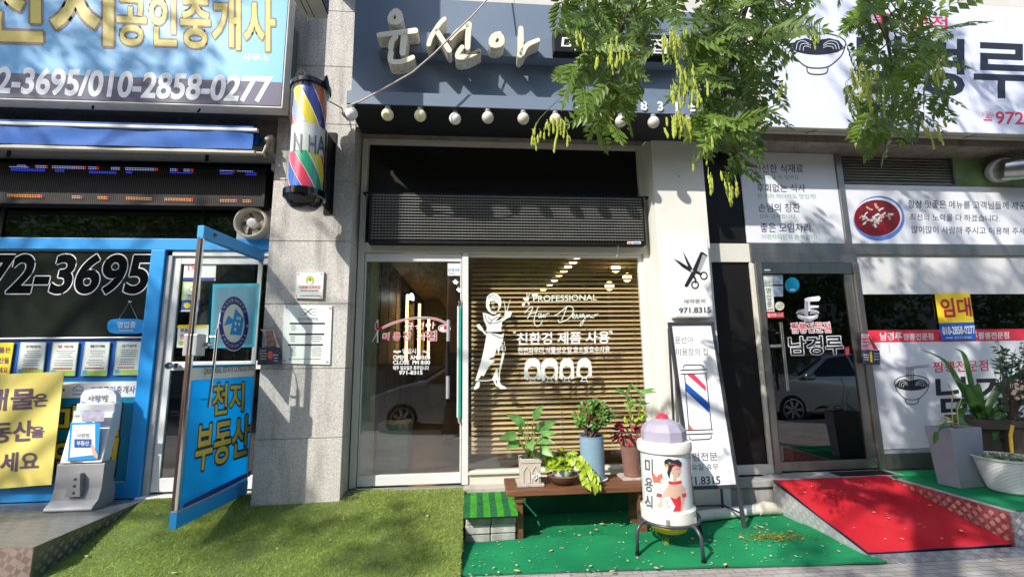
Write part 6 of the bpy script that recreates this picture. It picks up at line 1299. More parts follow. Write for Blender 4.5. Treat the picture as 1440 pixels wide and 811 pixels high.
for (px, py), Lf, Wf, dr_, dd in (((738, 600), .15, .055, .5, (-.55, -.1, .55)), ((735, 606), .13, .06, .9, (-.2, -.6, .3)), ((752, 606), .15, .06, .35, (.75, -.1, .45)), ((750, 590), .11, .045, .3, (.45, .2, .7)), ((728, 613), .12, .05, .5, (-.9, -.2, .12)), ((730, 622), .10, .055, .7, (-.8, -.4, .0)), ((744, 622), .10, .06, 1.2, (.1, -.9, .1)), ((755, 620), .12, .05, .7, (.7, -.5, .2)), ((760, 612), .10, .04, .5, (.9, -.2, .3)), ((742, 596), .12, .05, .8, (-.1, -.7, .5)), ((748, 630), .10, .06, 1.4, (.15, -.9, -.1)), ((758, 630), .11, .05, 1.0, (.7, -.6, .0))):
    e = P(px, py, c.y-.02+random.uniform(-.06, .05)); b.tube([top+Vector((random.uniform(-.02, .02), random.uniform(-.02, .02), 0)), (top+e)/2+Vector((0, 0, .02)), e], .005, 'stem', 6); leaf(lv, e, dd, Lf*1.3, Wf*1.55, 'leaf_bench', dr_)
b.obj('stem', pl, smooth=True); lv.obj('foliage', pl, smooth=True)
# b) lime trailing plant in a bowl
c = P(791, 672, -.50); c.z = bz
t = thing('flower_pot', c, 'pale green glazed pot standing in a wide brown bowl on the bench', 'flower pot')
b = MB(); b.lathe(c, [(.06, .001), (.085, .012), (.115, .045), (.125, .066), (.118, .066), (.10, .03)], 'bowl_brown', 32); b.lathe(c, [(.121, .064), (.127, .07), (.117, .07)], 'terracotta', 32); b.obj('saucer', t, smooth='auto')
b = MB(); b.lathe(c, [(.06, .03), (.078, .06), (.082, .10), (.074, .125), (.066, .125), (.06, .10)], 'pot_green', 28); b.obj('pot', t, smooth='auto')
pl = thing('trailing_plant', c+Vector((0, 0, .11)), 'lime green heart leaved trailing plant spilling out of the bowl over the bench edge', 'plant')
lv = MB(); st = MB(); top = c+Vector((0, 0, .12))
for i in range(105):
    d_ = rdir(5, 75); r = random.uniform(.05, .15); e = top+Vector((d_.x*r*1.05, d_.y*r*.8, d_.z*r*.85-.0)); leaf(lv, e, Vector((d_.x, d_.y-.3, random.uniform(-.5, .2))), random.uniform(.04, .062), random.uniform(.036, .052), 'leaf_lime', .5, 4, .15, .35)
    if i % 4 == 0: st.tube([top, (top+e)/2+Vector((0, 0, .02)), e], .002, 'stem', 5)
for path in ([(815, 640), (826, 655), (833, 668), (836, 684)], [(806, 640), (819, 660), (823, 678)], [(820, 645), (836, 664), (840, 680)]):
    pts = [top]+[P(x, y, -.62-.03*k) for k, (x, y) in enumerate(path)]; st.tube(pts, .003, 'stem', 5)
    for k in range(len(pts)*3):
        u = .25+.75*k/(len(pts)*3-1); f = u*(len(pts)-1); i = min(int(f), len(pts)-2); p = pts[i].lerp(pts[i+1], f-i); leaf(lv, p, (random.uniform(-.6, .6), -.5, -.7), random.uniform(.05, .075), random.uniform(.034, .045), 'leaf_lime', .3, 4, .2, .4)
lv.obj('foliage', pl, smooth=True); st.obj('stem', pl)
# c) blue cylinder pot with a flowering bush
c = P(834, 672, -.42); c.z = bz
t = thing('flower_pot', c, 'tall glossy blue cylindrical pot on a saucer in the middle of the bench', 'flower pot')
hb = P(834, 612, -.42).z-bz
b = MB(); b.lathe(c, [(.10, .001), (.118, .006), (.12, .016), (.095, .016)], 'pot_white', 30); b.obj('saucer', t, smooth='auto')
b = MB()
prof = [(.096, .018)]
for i in range(24): prof.append((.098+.0012*math.sin(i*2.2), .02+(hb-.03)*i/23))
prof += [(.101, hb), (.09, hb), (.088, hb-.03)]
b.lathe(c, prof, 'pot_blue', 36); b.lathe(c, [(.088, hb-.03), (.001, hb-.025)], 'soil', 24); b.obj('pot', t, smooth='auto')
pl = thing('flowering_bush', c+Vector((0, 0, hb-.03)), 'round bushy plant with small red flowers in the tall blue pot', 'plant')
lv = MB(); st = MB(); fl = MB(); top = c+Vector((0, 0, hb-.02)); ct = P(835, 588, -.42)
for i in range(64):
    d_ = rdir(-15, 88); e = ct+Vector((d_.x*.14, d_.y*.12, d_.z*.115-.005)); m_ = (top+e)/2+Vector((random.uniform(-.02, .02), 0, .01)); st.tube([top+Vector((random.uniform(-.03, .03), random.uniform(-.03, .03), 0)), m_, e], [.005, .004, .003], 'bark', 5)
    for k in range(12):
        p = m_.lerp(e, random.uniform(.3, 1.12)); leaf(lv, p, d_+rdir(-40, 60), random.uniform(.034, .055), random.uniform(.018, .026), 'leaf_bush', .2, 3, .2, .5)
    if i % 2 == 0:
        for k in range(3): fl.ball(e+Vector((random.uniform(-.015, .015), -.01+random.uniform(-.01, .01), .012+random.uniform(-.008, .008))), .006, 'flower_red', 6, .6)
lv.obj('foliage', pl); st.obj('stem', pl); fl.obj('flower', pl)
# d) terracotta pot with red and green plant
c = P(889, 662, -.40); c.z = bz; hb = P(889, 614, -.40).z-bz
t = thing('flower_pot', c, 'tall terracotta pot on a square beige tile beside the barber lamp', 'flower pot')
b = MB(); b.box(c.x-.11, c.x+.10, c.y-.10, c.y+.10, bz+.001, bz+.016, 'tile_beige'); b.obj('tile', t, bev=.003)
b = MB(); b.lathe(c, [(.066, .017), (.072, .03), (.069, .034), (.088, hb-.06), (.094, hb-.058), (.096, hb-.05), (.093, hb-.044), (.098, hb), (.088, hb), (.086, hb-.03)], 'terracotta', 32); b.lathe(c, [(.086, hb-.03), (.001, hb-.026)], 'soil', 20); b.obj('pot', t, smooth='auto')
pl = thing('red_leaf_plant', c+Vector((0, 0, hb-.03)), 'dark red and green leaved plant with tall green tips in the terracotta pot', 'plant')
lv = MB(); st = MB(); top = c+Vector((0, 0, hb-.02))
for i in range(120):
    d_ = rdir(-30, 70); r = random.uniform(.05, .14); e = top+Vector((d_.x*r*1.1, d_.y*r*.9, .03+d_.z*r*.7)); leaf(lv, e, d_+Vector((0, -.2, -.35)), random.uniform(.04, .075), random.uniform(.016, .028), 'leaf_red' if random.random() < .82 else 'crimson', .7, 4, .2, .5)
for i in range(26):
    d_ = rdir(20, 80); e = P(random.uniform(878, 912), random.uniform(566, 596), -.40+random.uniform(-.05, .05)); leaf(lv, e, d_, random.uniform(.04, .07), random.uniform(.02, .03), 'leaf_lime' if i % 3 else 'leaf_bench', .5, 4, .2, .5)
for q, m in (([(888, 612), (886, 575), (880, 556)], ((-.7, 0, .45), (.3, -.2, .8), (-.5, -.3, .5))), ([(895, 612), (900, 570), (901, 553)], ((.8, 0, .4), (.75, -.1, .2), (-.6, 0, .6)))):
    pts = [P(x, y, -.41) for x, y in q]; st.tube(pts, .0045, 'stem', 6)
    for d_ in m: leaf(lv, pts[-1], d_, .14, .03, 'leaf_bench', .5, 5)
    for k in range(4): leaf(lv, pts[1].lerp(pts[2], k/4), rdir(10, 60), .09, .026, 'leaf_bench', .6)
lv.obj('foliage', pl, smooth=True); st.obj('stem', pl)
# e) tapered grey planter on the right platform
zp = ZF-.006
t = thing('planter', (3.99, -.52, zp), 'tall square grey tapered planter standing cornerwise on the green platform', 'planter')
B4 = [G(1351, 687, zp), G(1387, 684, zp), None, G(1319, 680, zp)]; B4[2] = B4[1]+B4[3]-B4[0]
ctr = (B4[1]+B4[3])/2; ht = P(1345, 603, B4[0].y-.03).z
T4 = []
for p in B4: q_ = ctr+(p-ctr)*1.22; T4.append(Vector((q_.x, q_.y, ht)))
b = MB(); ins = [ctr+(p-ctr)*1.12 for p in B4]; I4 = [Vector((p.x, p.y, ht)) for p in ins]; J4 = [Vector((p.x, p.y, ht-.04)) for p in ins]
V_ = B4+T4+I4+J4; fs = [(3, 2, 1, 0)]
for k in range(3):
    for i in range(4): fs.append((k*4+i, k*4+(i+1) % 4, k*4+4+(i+1) % 4, k*4+4+i))
b.add(V_, fs, 'planter_grey'); b.add(J4, [(0, 1, 2, 3)], 'soil'); b.obj('pot', t, bev=.004)
ctr = Vector((ctr.x, ctr.y, ht-.03))
pl = thing('withered_plant', ctr, 'half withered plant with a few drooping leaves in the tall grey planter', 'plant')
lv = MB(); st = MB()
for q in ([(1340, 600), (1338, 570), (1340, 552), (1333, 540)], [(1348, 602), (1346, 575), (1352, 560)], [(1340, 598), (1332, 588), (1326, 592)]): st.tube([P(x, y, ctr.y) for x, y in q], .004, 'dry_leaf', 5)
for i in range(14): leaf(lv, ctr+Vector((random.uniform(-.08, .06), random.uniform(-.06, .06), random.uniform(0, .08))), rdir(-10, 60), random.uniform(.04, .08), .025, 'dry_leaf' if i % 3 else 'leaf_strap', .8)
leaf(lv, P(1338, 598, ctr.y-.08), (-.95, -.2, .35), .22, .04, 'leaf_strap', 1.8, 7); leaf(lv, P(1318, 606, ctr.y-.12), (-.5, -.1, -.75), .12, .045, 'leaf_strap', .2, 5)
lv.obj('foliage', pl, smooth=True); st.obj('stem', pl)
# f) big brown pot with strap leaved plant behind
c = P(1385, 640, -.30); c.z = zp; ht = P(1385, 586, -.30).z
t = thing('flower_pot', c, 'large dark brown round pot behind the grey planter holding the strap leaved plant', 'flower pot')
b = MB(); H_ = ht-zp; b.lathe(c, [(.13, .001), (.155, H_-.09), (.165, H_-.085), (.22, H_-.08), (.235, H_), (.215, H_), (.21, H_-.03)], 'pot_brown', 32); b.lathe(c, [(.21, H_-.03), (.001, H_-.02)], 'soil', 20); b.obj('pot', t, smooth='auto')
pl = thing('strap_leaf_plant', c+Vector((0, 0, H_-.03)), 'plant with long arching strap leaves in the large brown pot', 'plant')
lv = MB(); top = Vector((c.x, c.y, ht-.02))
def strap(lv, pts, W, m='leaf_strap'):
    pts = [Vector(p) for p in pts]; Q_ = []
    n = len(pts)
    for i in range(n-1):
        p0, p1, p2, p3 = pts[max(i-1, 0)], pts[i], pts[i+1], pts[min(i+2, n-1)]
        for k in range(4): t_ = k/4; Q_.append(.5*((2*p1)+(-p0+p2)*t_+(2*p0-5*p1+4*p2-p3)*t_**2+(-p0+3*p1-3*p2+p3)*t_**3))
    Q_.append(pts[-1]); vs = []; N_ = len(Q_)
    for i, p in enumerate(Q_):
        d_ = (Q_[min(i+1, N_-1)]-Q_[max(i-1, 0)]).normalized(); v = (CAM-p).normalized(); s_ = d_.cross(v+Vector((0, 0, .8))).normalized(); u = i/(N_-1); w_ = W*.5*max(.08, math.sin(math.pi*(.18+.82*u))**.6); nr = s_.cross(d_)
        vs += [p+s_*w_+nr*w_*.3, p, p-s_*w_+nr*w_*.3]
    fs = []
    for i in range(N_-1): k = i*3; fs += [(k, k+1, k+4, k+3), (k+1, k+2, k+5, k+4)]
    lv.add(vs, fs, m)
for q, W, dy in (([(1374, 588), (1352, 545), (1328, 508), (1294, 491)], .045, -.05), ([(1377, 588), (1360, 548), (1338, 530)], .06, -.1), ([(1380, 588), (1376, 560), (1375, 538)], .075, -.06), ([(1384, 588), (1396, 560), (1412, 540), (1436, 526), (1460, 522)], .06, -.08), ([(1380, 590), (1366, 572), (1352, 566), (1345, 578)], .05, -.12), ([(1372, 590), (1358, 575), (1350, 590), (1372, 606)], .055, -.2), ([(1386, 590), (1378, 572), (1366, 566)], .05, -.1), ([(1390, 590), (1408, 572), (1402, 600), (1398, 620)], .06, -.24), ([(1376, 588), (1366, 540), (1356, 500), (1342, 490)], .04, .02), ([(1388, 589), (1418, 570), (1450, 566)], .05, -.05), ([(1370, 590), (1350, 590), (1330, 586)], .05, .0)):
    strap(lv, [P(x, y, c.y+dy*k/(len(q)-1)) for k, (x, y) in enumerate(q)], W)
lv.obj('foliage', pl, smooth=True)
# h) dark leafy shrub in a brown pot at the right edge
c = P(1432, 648, -.42); c.z = zp; ht = P(1430, 588, -.42).z; H_ = ht-zp
t = thing('flower_pot', c, 'dark clay pot of the leafy shrub at the right edge of the platform', 'flower pot')
b = MB(); b.lathe(c, [(.12, .001), (.16, H_-.06), (.18, H_-.055), (.185, H_), (.17, H_), (.165, H_-.03)], 'pot_brown', 28); b.lathe(c, [(.165, H_-.03), (.001, H_-.02)], 'soil', 16); b.obj('pot', t, smooth='auto')
pl = thing('leafy_shrub', c+Vector((0, 0, H_-.03)), 'dark twiggy shrub with small leaves at the right edge of the restaurant front', 'shrub')
lv = MB(); st = MB(); fl = MB()
top = Vector((c.x, c.y, ht-.02))
for i in range(44):
    e = P(random.uniform(1400, 1475), random.uniform(486, 628) if i % 3 else random.uniform(484, 540), c.y+random.uniform(-.15, .2)); m_ = (top+e)/2+Vector((random.uniform(-.05, .05), 0, .05)); st.tube([top, m_, e], [.006, .004, .002], 'bark', 5)
    for k in range(15): p = m_.lerp(e, random.uniform(.25, 1.1)); leaf(lv, p+Vector((random.uniform(-.03, .03), random.uniform(-.03, .03), random.uniform(-.02, .02))), rdir(-20, 60), random.uniform(.035, .06), random.uniform(.018, .028), 'leaf_dark' if k % 4 else 'leaf_strap', .3, 3)
for i in range(8): fl.ball(P(random.uniform(1424, 1440), random.uniform(540, 560), c.y-.1), .016, 'noodle', 7)
lv.obj('foliage', pl); st.obj('stem', pl); fl.obj('flower', pl)
# g) white ribbed bowl
c = G(1428, 694, zp)+Vector((.05, .06, 0)); ht = P(1428, 648, c.y-.15).z; H_ = ht-zp
t = thing('flower_pot', c, 'wide white ribbed bowl pot at the front right of the green platform', 'flower pot')
prof = [(.12, .001)]
for i in range(22): u = i/21; prof.append((.13+.065*u**.8+.0028*math.sin(i*math.pi), .01+(H_-.035)*u)); prof.append((.134+.065*(u+.02)**.8, .01+(H_-.035)*(u+.022)))
prof += [(.205, H_-.02), (.215, H_-.01), (.218, H_), (.20, H_), (.19, H_-.03)]
b = MB(); b.lathe(c, prof, 'pot_white', 40); b.lathe(c, [(.19, H_-.03), (.001, H_-.02)], 'soil', 20); b.obj('pot', t, smooth='auto')
pl = thing('succulent_plant', c+Vector((0, 0, H_-.02)), 'low pale succulents filling the white ribbed bowl pot', 'plant')
lv = MB()
for i in range(60):
    a = random.uniform(0, 6.28); r = .19*math.sqrt(random.random()); p = c+Vector((r*math.cos(a), r*math.sin(a), H_-.015))
    for k in range(6): leaf(lv, p, rdir(15, 75), random.uniform(.018, .034), .012, 'succulent', -.2, 3, .5)
lv.obj('foliage', pl)
leafy = MB(); leafy.tube([P(1424, 645, c.y+.14), P(1421, 612, c.y+.14), P(1424, 598, c.y+.14)], .012, 'flower_yellow', 8)
leafy.obj('yellow_stake', label='yellow stake standing in the dark pots at the right edge', cat='stake')
# ------------------------------------------------------------------ street trees (the hanging branches, and the crowns that dapple the fronts)
random.seed(23)
def inpoly(x, y, q):
    c = False; n = len(q)
    for i in range(n):
        x0, y0 = q[i]; x1, y1 = q[(i+1) % n]
        if (y0 > y) != (y1 > y) and x < (x1-x0)*(y-y0)/(y1-y0)+x0: c = not c
    return c
def leaflet(vs, fs, p, d, s, L, W):
    n = d.cross(s).normalized(); k = len(vs)
    vs += [p, p+d*L*.45+s*W*.5+n*W*.12, p+d*L+n*-W*.1, p+d*L*.45-s*W*.5+n*W*.12]; fs += [(k, k+1, k+2), (k, k+2, k+3)]
def spray(vs, fs, base, d, L, nl, lw, droop):
    """one compound leaf: leaflets in pairs along a drooping midrib"""
    p = Vector(base); d = d.normalized(); pts = [p.copy()]
    s = d.cross(Vector((random.uniform(-.4, .4), -1, random.uniform(-.1, .6)))).normalized()
    for i in range(nl):
        u = (i+1)/nl; p = p+d*(L/nl); d = (d+Vector((0, 0, -droop/nl))).normalized(); pts.append(p.copy()); LL = lw*(.75+.5*math.sin(math.pi*min(1, u*.9+.1)))
        for sg in (-1, 1):
            dd = (s*sg*1.0+d*.55+Vector((0, 0, -.25))+Vector((random.uniform(-.15, .15), random.uniform(-.2, .2), random.uniform(-.15, .15)))).normalized()
            sd_ = d.cross(dd).cross(dd).normalized(); leaflet(vs, fs, p, dd, sd_, LL, LL*.42)
    leaflet(vs, fs, p, d, s, lw, lw*.42); return pts
PA = [[(786, -25), (806, 40), (812, 72), (800, 92), (784, 118), (812, 140), (836, 150), (830, 170), (846, 196), (866, 190), (884, 150), (902, 120), (908, 80), (916, 40), (945, 20), (945, -25)],
      [(948, -25), (975, 30), (982, 100), (972, 150), (985, 195), (1008, 225), (1022, 250), (1044, 246), (1052, 200), (1072, 180), (1078, 130), (1092, 90), (1100, 62), (1122, 38), (1150, 10), (1165, -25)],
      [(1178, -25), (1192, 25), (1200, 80), (1200, 130), (1206, 165), (1218, 190), (1238, 205), (1262, 200), (1280, 175), (1306, 172), (1316, 140), (1322, 80), (1330, 45), (1326, 5), (1300, -25)]]
tr = thing('street_tree', (2.9, -4.55, 0), 'pagoda tree overhanging the pavement with compound leaves and yellow green pods', 'tree')
lv = ([], []); tw = MB(); pods = MB()
hubs = []
for q, stems in zip(PA, ([(905, -60), (880, 20), (862, 90), (858, 160)], [(1090, -60), (1050, 10), (1025, 90), (1015, 180)], [(1225, -60), (1240, 10), (1252, 80), (1255, 150)])):
    Y0 = -2.15 if q is PA[1] else -2.05
    sp = [P(x, y, Y0) for x, y in stems]; hubs.append(sp[0]); tw.tube(sp, [.014, .011, .008, .004], 'bark', 7)
    xs = [p[0] for p in q]; ys = [p[1] for p in q]; N_ = 165 if q is PA[1] else 112; i = 0
    while i < N_:
        x, y = random.uniform(min(xs), max(xs)), random.uniform(min(ys), max(ys))
        if not inpoly(x, y, q): continue
        i += 1; Yd = Y0+random.uniform(-.32, .3); L = random.uniform(.13, .22)
        az = random.uniform(0, 6.28); d_ = Vector((math.cos(az)*.8, math.sin(az)*.6, random.uniform(-.9, .15)))
        dx = random.uniform(-14, 14); base = P(x-d_.x*22, y-12, Yd)
        pts = spray(lv[0], lv[1], base, d_, L, random.randint(6, 8), random.uniform(.048, .066), random.uniform(.3, 1.0))
        tw.tube(pts, .0013, 'stem', 4, False)
        if i % 3 == 0:
            k = min(range(1, 4), key=lambda j: (sp[j]-base).length); tw.tube([sp[k-1].lerp(sp[k], random.random()), (sp[k]+base)/2+Vector((0, 0, .04)), base], [.004, .003, .0018], 'bark', 5, False)
def podcluster(x0, y0, x1, y1, n, Yd):
    for i in range(int(n*.72)):
        u_ = random.gauss(.5, .22); x, y = x0+(x1-x0)*u_, y0+(y1-y0)*(random.uniform(0, .62)+abs(u_-.5)*.2); p = P(x, y, Yd+random.uniform(-.1, .1)); L = random.uniform(.04, .12); q = [p]; 
        for k in range(4): q.append(q[-1]+Vector((random.uniform(-.008, .008), random.uniform(-.006, .006), -L/4)))
        pods.tube(q[:3], .0012, 'pod', 4, False)
        for k in range(random.randint(2, 4)):
            c = q[1].lerp(q[4], (k+.7)/4.2); pods.lathe(c+Vector((0, 0, -.011)), [(.001, 0), (.0044, .006), (.0053, .013), (.004, .02), (.001, .026)], 'pod', 6)
for a in ((752, 160, 800, 205, 30, -2.3), (742, 168, 760, 205, 7, -2.3), (836, 48, 888, 100, 34, -2.5), (925, 30, 968, 85, 42, -2.5), (938, 85, 985, 150, 46, -2.5), (934, 150, 972, 195, 40, -2.42), (806, 35, 826, 75, 14, -2.35), (880, 80, 900, 105, 8, -2.35), (1185, 85, 1240, 155, 50, -2.5), (1300, 65, 1350, 125, 18, -2.35), (1290, 160, 1330, 210, 14, -2.35), (1085, 95, 1112, 140, 6, -2.42), (990, 230, 1005, 275, 6, -2.42), (1008, 235, 1040, 280, 16, -2.42), (1140, 30, 1155, 65, 8, -2.42), (960, 180, 1010, 230, 12, -2.42)): podcluster(*a)
# thin stalks of the pod sprays
for q in ([(800, 128), (775, 150), (758, 168), (748, 190)], [(840, 60), (860, 50), (880, 72)], [(950, 20), (930, 30), (925, 60)], [(815, 10), (793, 30), (790, 50)], [(800, 20), (797, 35)]): tw.tube([P(x, y, -2.05) for x, y in q], .0018, 'stem', 5)
# hidden limbs and the upper crown: leaf clumps kept out of the picture, thinned where the fronts stand in full sun
def dens(px, py):
    if px < -700 or px > 2300: return 0
    if py > 811: return .03
    if px < 0: return .45
    if px > 1440: return .65
    if py < 0: return .35 if px < 480 else (.0 if px < 980 else .5)
    if px < 410 and py < 165: return .7
    if px < 410 and py < 240: return .5
    if px < 250 and py < 480: return .45
    if px < 250 and py < 690: return .30
    if px < 520 and py < 690: return .28 if py < 480 else .14
    if px < 650 and py >= 690: return .42 if px < 500 else .36
    if px < 915: return 0.0
    if px < 1000 and py < 330: return .25
    if px < 1060: return .0
    if py < 190: return .58
    if py < 345: return .36
    if py < 670: return .48
    if px > 1300: return .42
    return .30
from mathutils import noise
def shadow_at(p):
    t_ = (-.12-p.y)/SUN.y; q = p+SUN*t_
    if q.z < .05: t_ = (.05-p.z)/SUN.z; q = p+SUN*t_
    return q
def clump(vs, fs, p, n, r, L):
    for i in range(n):
        d_ = Vector((random.gauss(0, 1), random.gauss(0, 1), random.gauss(0, .8)));  d_ = d_.normalized() if d_.length > 0 else Vector((0, 0, 1))
        q = p+d_*r*random.random()**.5; a = Vector((random.gauss(0, 1), random.gauss(0, 1), random.gauss(-.5, .6))).normalized(); s_ = a.orthogonal().normalized(); leaflet(vs, fs, q, a, s_, L*random.uniform(.7, 1.3), L*.48)
def crown(cx, cy, cz, rx, ry_, rz_, N):
    vs, fs = [], []; ends = []
    for i in range(N):
        while True:
            u = Vector((random.uniform(-1, 1), random.uniform(-1, 1), random.uniform(-1, 1)))
            if u.length <= 1: break
        p = Vector((cx+u.x*rx, cy+u.y*ry_, cz+u.z*rz_)); f = PIX(p)
        if f and -60 < f[0] < 1500 and -60 < f[1] < 870: continue
        if p.z < 2.6: continue
        q = shadow_at(p); s_ = PIX(q) if q.y > CAM.y+.6 else None
        pr = .2 if s_ is None else dens(*s_)
        v = .5+.75*noise.noise(Vector((q.x*1.5-q.z*.5, q.y*1.5+9, q.z*1.5+q.x*.5)))+.3*noise.noise(Vector((q.x*4.1, q.y*4.1, q.z*4.1)))
        if s_ is not None and any(z_ is not None and dens(*z_) == 0 for z_ in (PIX(q+Vector((.2, 0, 0))), PIX(q-Vector((.2, 0, 0))), PIX(q+Vector((0, -.2 if q.z < .1 else 0, .2 if q.z >= .1 else 0))), PIX(q-Vector((0, 0, .2))) if q.z > .3 else None)): continue
        if pr <= 0.02 or v < 1-pr+random.uniform(-.13, .13): continue
        clump(vs, fs, p, 15, .19, .10)
        if len(vs) % 11 == 0: ends.append(p)
    return vs, fs, ends
vs, fs, ends = crown(.9, -3.7, 5.6, 3.4, 2.4, 1.9, 260)
b = MB(); b.add(lv[0], lv[1], 'leaf'); b.add(vs, fs, 'leaf'); b.obj('crown', tr)
fk = Vector((2.75, -4.5, 2.9)); b = MB(); b.tube([(2.9, -4.55, -.02), (2.88, -4.55, .3), (2.82, -4.54, 1.5), fk], [.16, .13, .115, .10], 'bark', 14); b.obj('trunk', tr, smooth=True)
for h in hubs: tw.tube([fk, fk.lerp(h, .4)+Vector((0, 0, 1.2)), fk.lerp(h, .8)+Vector((0, 0, .7)), h], [.05, .034, .02, .012], 'bark', 8)
for e in ends[:8]: tw.tube([fk, fk.lerp(e, .5)+Vector((0, 0, .5)), e], [.05, .03, .008], 'bark', 6)
tw.obj('branch', tr, smooth=True); pods.obj('seed_pods', tr)
for (tx, lab, cr) in ((-.45, 'tall street tree at the kerb behind the viewer, shading the restaurant', (-2.9, -6.3, 8.3, 4.6, 2.6, 2.6, 1500)), (-9.6, 'tall street tree further left along the kerb, shading the office front', (-9.3, -6.2, 8.6, 4.4, 2.6, 2.7, 1500))):
    t2 = thing('street_tree', (tx, -4.6, 0), lab, 'tree')
    vs, fs, ends = crown(*cr); b = MB(); b.add(vs, fs, 'leaf'); b.obj('crown', t2)
    fk = Vector((tx+.05, -4.7, 4.6)); b = MB(); b.tube([(tx, -4.6, -.02), (tx+.02, -4.6, .3), (tx+.03, -4.64, 2.4), fk], [.19, .15, .13, .11], 'bark', 14); b.obj('trunk', t2, smooth=True)
    b = MB()
    for e in ends[:34]: b.tube([fk, fk.lerp(e, .5)+Vector((0, 0, .4)), e], [.05, .03, .008], 'bark', 6)
    b.obj('branch', t2, smooth=True)
# across the road: trees and a plain row building, seen only in the glass
for i, (x, y, h) in enumerate(((-25, -17, 8), (-19.5, -16.8, 8), (-14, -17, 8), (-8.5, -16.6, 7), (-3, -17.4, 8.5), (2.5, -16.8, 7.5), (8, -17.2, 8.2), (13.5, -16.7, 7.4), (20, -17, 8), (27, -17, 8))):
    t = thing('roadside_tree', (x, y, .02), ('bushy', 'thick', 'tall', 'short', 'broad', 'slim', 'dense', 'low', 'leaning', 'wide')[i]+' tree across the road, reflected in the shop glass', 'tree', 'trees across the road')
    vs, fs = [], []
    for k in range(520):
        while True:
            u = Vector((random.uniform(-1, 1), random.uniform(-1, 1), random.uniform(-1, 1)))
            if u.length <= 1 and u.length > .35: break
        clump(vs, fs, Vector((x+u.x*3.1, y+u.y*2.2, h*.75+u.z*h*.68)), 9, .45, .32)
    b = MB(); b.add(vs, fs, 'leaf_far'); b.obj('crown', t); b = MB(); b.tube([(x, y, 0), (x+.1, y, h*.55)], [.2, .12], 'bark', 10); b.obj('trunk', t)
t = thing('row_building', (6, -23, 0), 'plain beige building across the road, seen only as a reflection', 'building')
b = MB(); b.box(-40, 60, -30, -22.2, -.1, 12, 'far_wall'); b.obj('wall', t)
b = MB()
for i in range(26):
    for k in range(3): x = -38+i*3.8; b.box(x, x+2.0, -22.25, -22.19, 1+k*3, 2.8+k*3, 'car_glass')
b.obj('window', t)
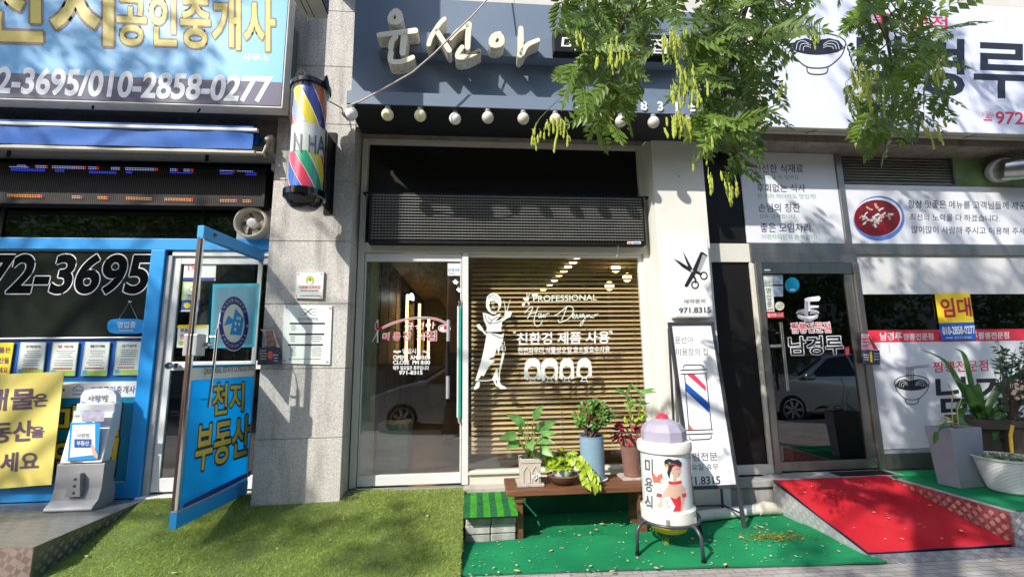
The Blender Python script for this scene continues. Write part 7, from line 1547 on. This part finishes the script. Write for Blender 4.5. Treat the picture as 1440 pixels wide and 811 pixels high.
# parked cars behind the viewer, mirrored in the doors
def car(x0, y0, label):
    t = thing('parked_car', (x0+1.9, y0-.85, -.10), label, 'car', 'cars parked along the kerb')
    L, W_, z0 = 3.8, 1.68, -.10
    side = [(0.0, .42), (.02, .62), (.10, .74), (.55, .90), (1.0, 1.0), (1.75, 1.42), (2.3, 1.49), (3.0, 1.45), (3.5, 1.12), (3.74, 1.02), (3.8, .6), (3.76, .34), (3.3, .26), (.5, .24), (.05, .3)]
    def arch(cx):
        return None
    b = MB(); NS = 9; rings = []
    for j in range(NS):
        v = -1+2*j/(NS-1); vs_ = []
        for (x, z) in side:
            bel = .95 if z > 1.0 else 1.0
            inset = (max(0, z-.92)/.57)*.24*(1 if abs(v) > .99 else 1)
            y = v*(W_/2-inset*abs(v)); taper = (abs(v)**4)*.10; xx = x+taper*(1 if x < 1.2 else (-1 if x > 2.6 else 0)); vs_.append((x0+xx, y0-.85+y, z0+z-(.03*v*v if z > 1.3 else 0)))
        rings.append(vs_)
    n = len(side); V_ = [p for r in rings for p in r]; fs_ = []
    for j in range(NS-1):
        for i in range(n): fs_.append((j*n+i, j*n+(i+1) % n, (j+1)*n+(i+1) % n, (j+1)*n+i))
    b.add(V_, fs_, 'car_silver')
    for r in (rings[0], rings[-1]):
        tri = tessellate_polygon([[Vector((p[0], p[2], 0)) for p in r]]); b.add(r, [tuple(q) for q in tri], 'car_silver')
    b.obj('body', t, smooth='auto')
    for sg in (-1, 1):
        b = MB(); ys = y0-.85+sg*(W_/2-.10); q = [(1.18, .98), (1.78, 1.36), (2.25, 1.42), (2.28, .98)]; q2 = [(2.34, .98), (2.34, 1.42), (2.95, 1.36), (3.3, 1.06), (3.2, .98)]
        for qq in (q, q2): b.prism([(x0+x, y0-.85+sg*(W_/2-(max(0, z-.92)/.57)*.24+.004), z0+z) for x, z in qq], (0, -sg*.01, 0), 'car_glass')
        b.obj('side_window', t)
        b = MB(); b.lathe((x0+1.12, ys+sg*.19, z0+.98), [(.02, -.12), (.06, -.09), (.075, 0), (.06, .08), (.02, .1)], 'car_silver', 12, axis=(1, 0, 0)); b.box(x0+1.1, x0+1.16, ys+sg*.02, ys+sg*.14, z0+.94, z0+.98, 'black_matte'); b.obj('mirror', t, smooth='auto')
        b = MB(); b.prism([(x0+.06, y0-.85+sg*(W_/2-.10), z0+.66), (x0+.10, y0-.85+sg*(W_/2-.06), z0+.76), (x0+.55, y0-.85+sg*(W_/2+.004), z0+.86), (x0+.42, y0-.85+sg*(W_/2+.004), z0+.70)], (0, -sg*.02, 0), 'car_lamp'); b.obj('headlight', t)
        for cx in (.72, 3.1):
            yw = y0-.85+sg*(W_/2-.09)
            b = MB(); b.lathe((x0+cx, yw, z0+.30), [(.30, -.095), (.315, -.08), (.315, .08), (.30, .095), (.2, .1)], 'tyre', 28, axis=(0, sg, 0)); b.lathe((x0+cx, yw, z0+.31), [(.345, .03), (.345, .036)], 'black_matte', 28, axis=(0, sg, 0)); w_ = b.obj('wheel', t, smooth='auto')
            b = MB(); b.lathe((x0+cx, yw+sg*.101, z0+.30), [(.225, -.01), (.23, .008), (.21, .01), (.20, -.014), (.02, -.016)], 'rim', 28, axis=(0, sg, 0))
            for k in range(7): a = k*.8976; b.slab([(x0+cx+.03*math.cos(a+.8), yw+sg*.108, z0+.30+.03*math.sin(a+.8)), (x0+cx+.19*math.cos(a+.14), yw+sg*.108, z0+.30+.19*math.sin(a+.14)), (x0+cx+.19*math.cos(a-.14), yw+sg*.108, z0+.30+.19*math.sin(a-.14)), (x0+cx+.03*math.cos(a-.8), yw+sg*.108, z0+.30+.03*math.sin(a-.8))], (0, -sg*.006, 0), 'rim')
            b.obj('rim', w_)
    b = MB(); b.prism([(x0+1.03, y0-.85-.66, z0+1.02), (x0+1.03, y0-.85+.66, z0+1.02), (x0+1.72, y0-.85+.58, z0+1.41), (x0+1.72, y0-.85-.58, z0+1.41)], (-.012, 0, .012), 'car_glass'); b.obj('windscreen', t)
    return t
car(6.0, -5.05, 'silver hatchback parked at the kerb, mirrored in the restaurant door')
car(-2.15, -5.05, 'silver hatchback parked at the kerb, mirrored in the salon door')
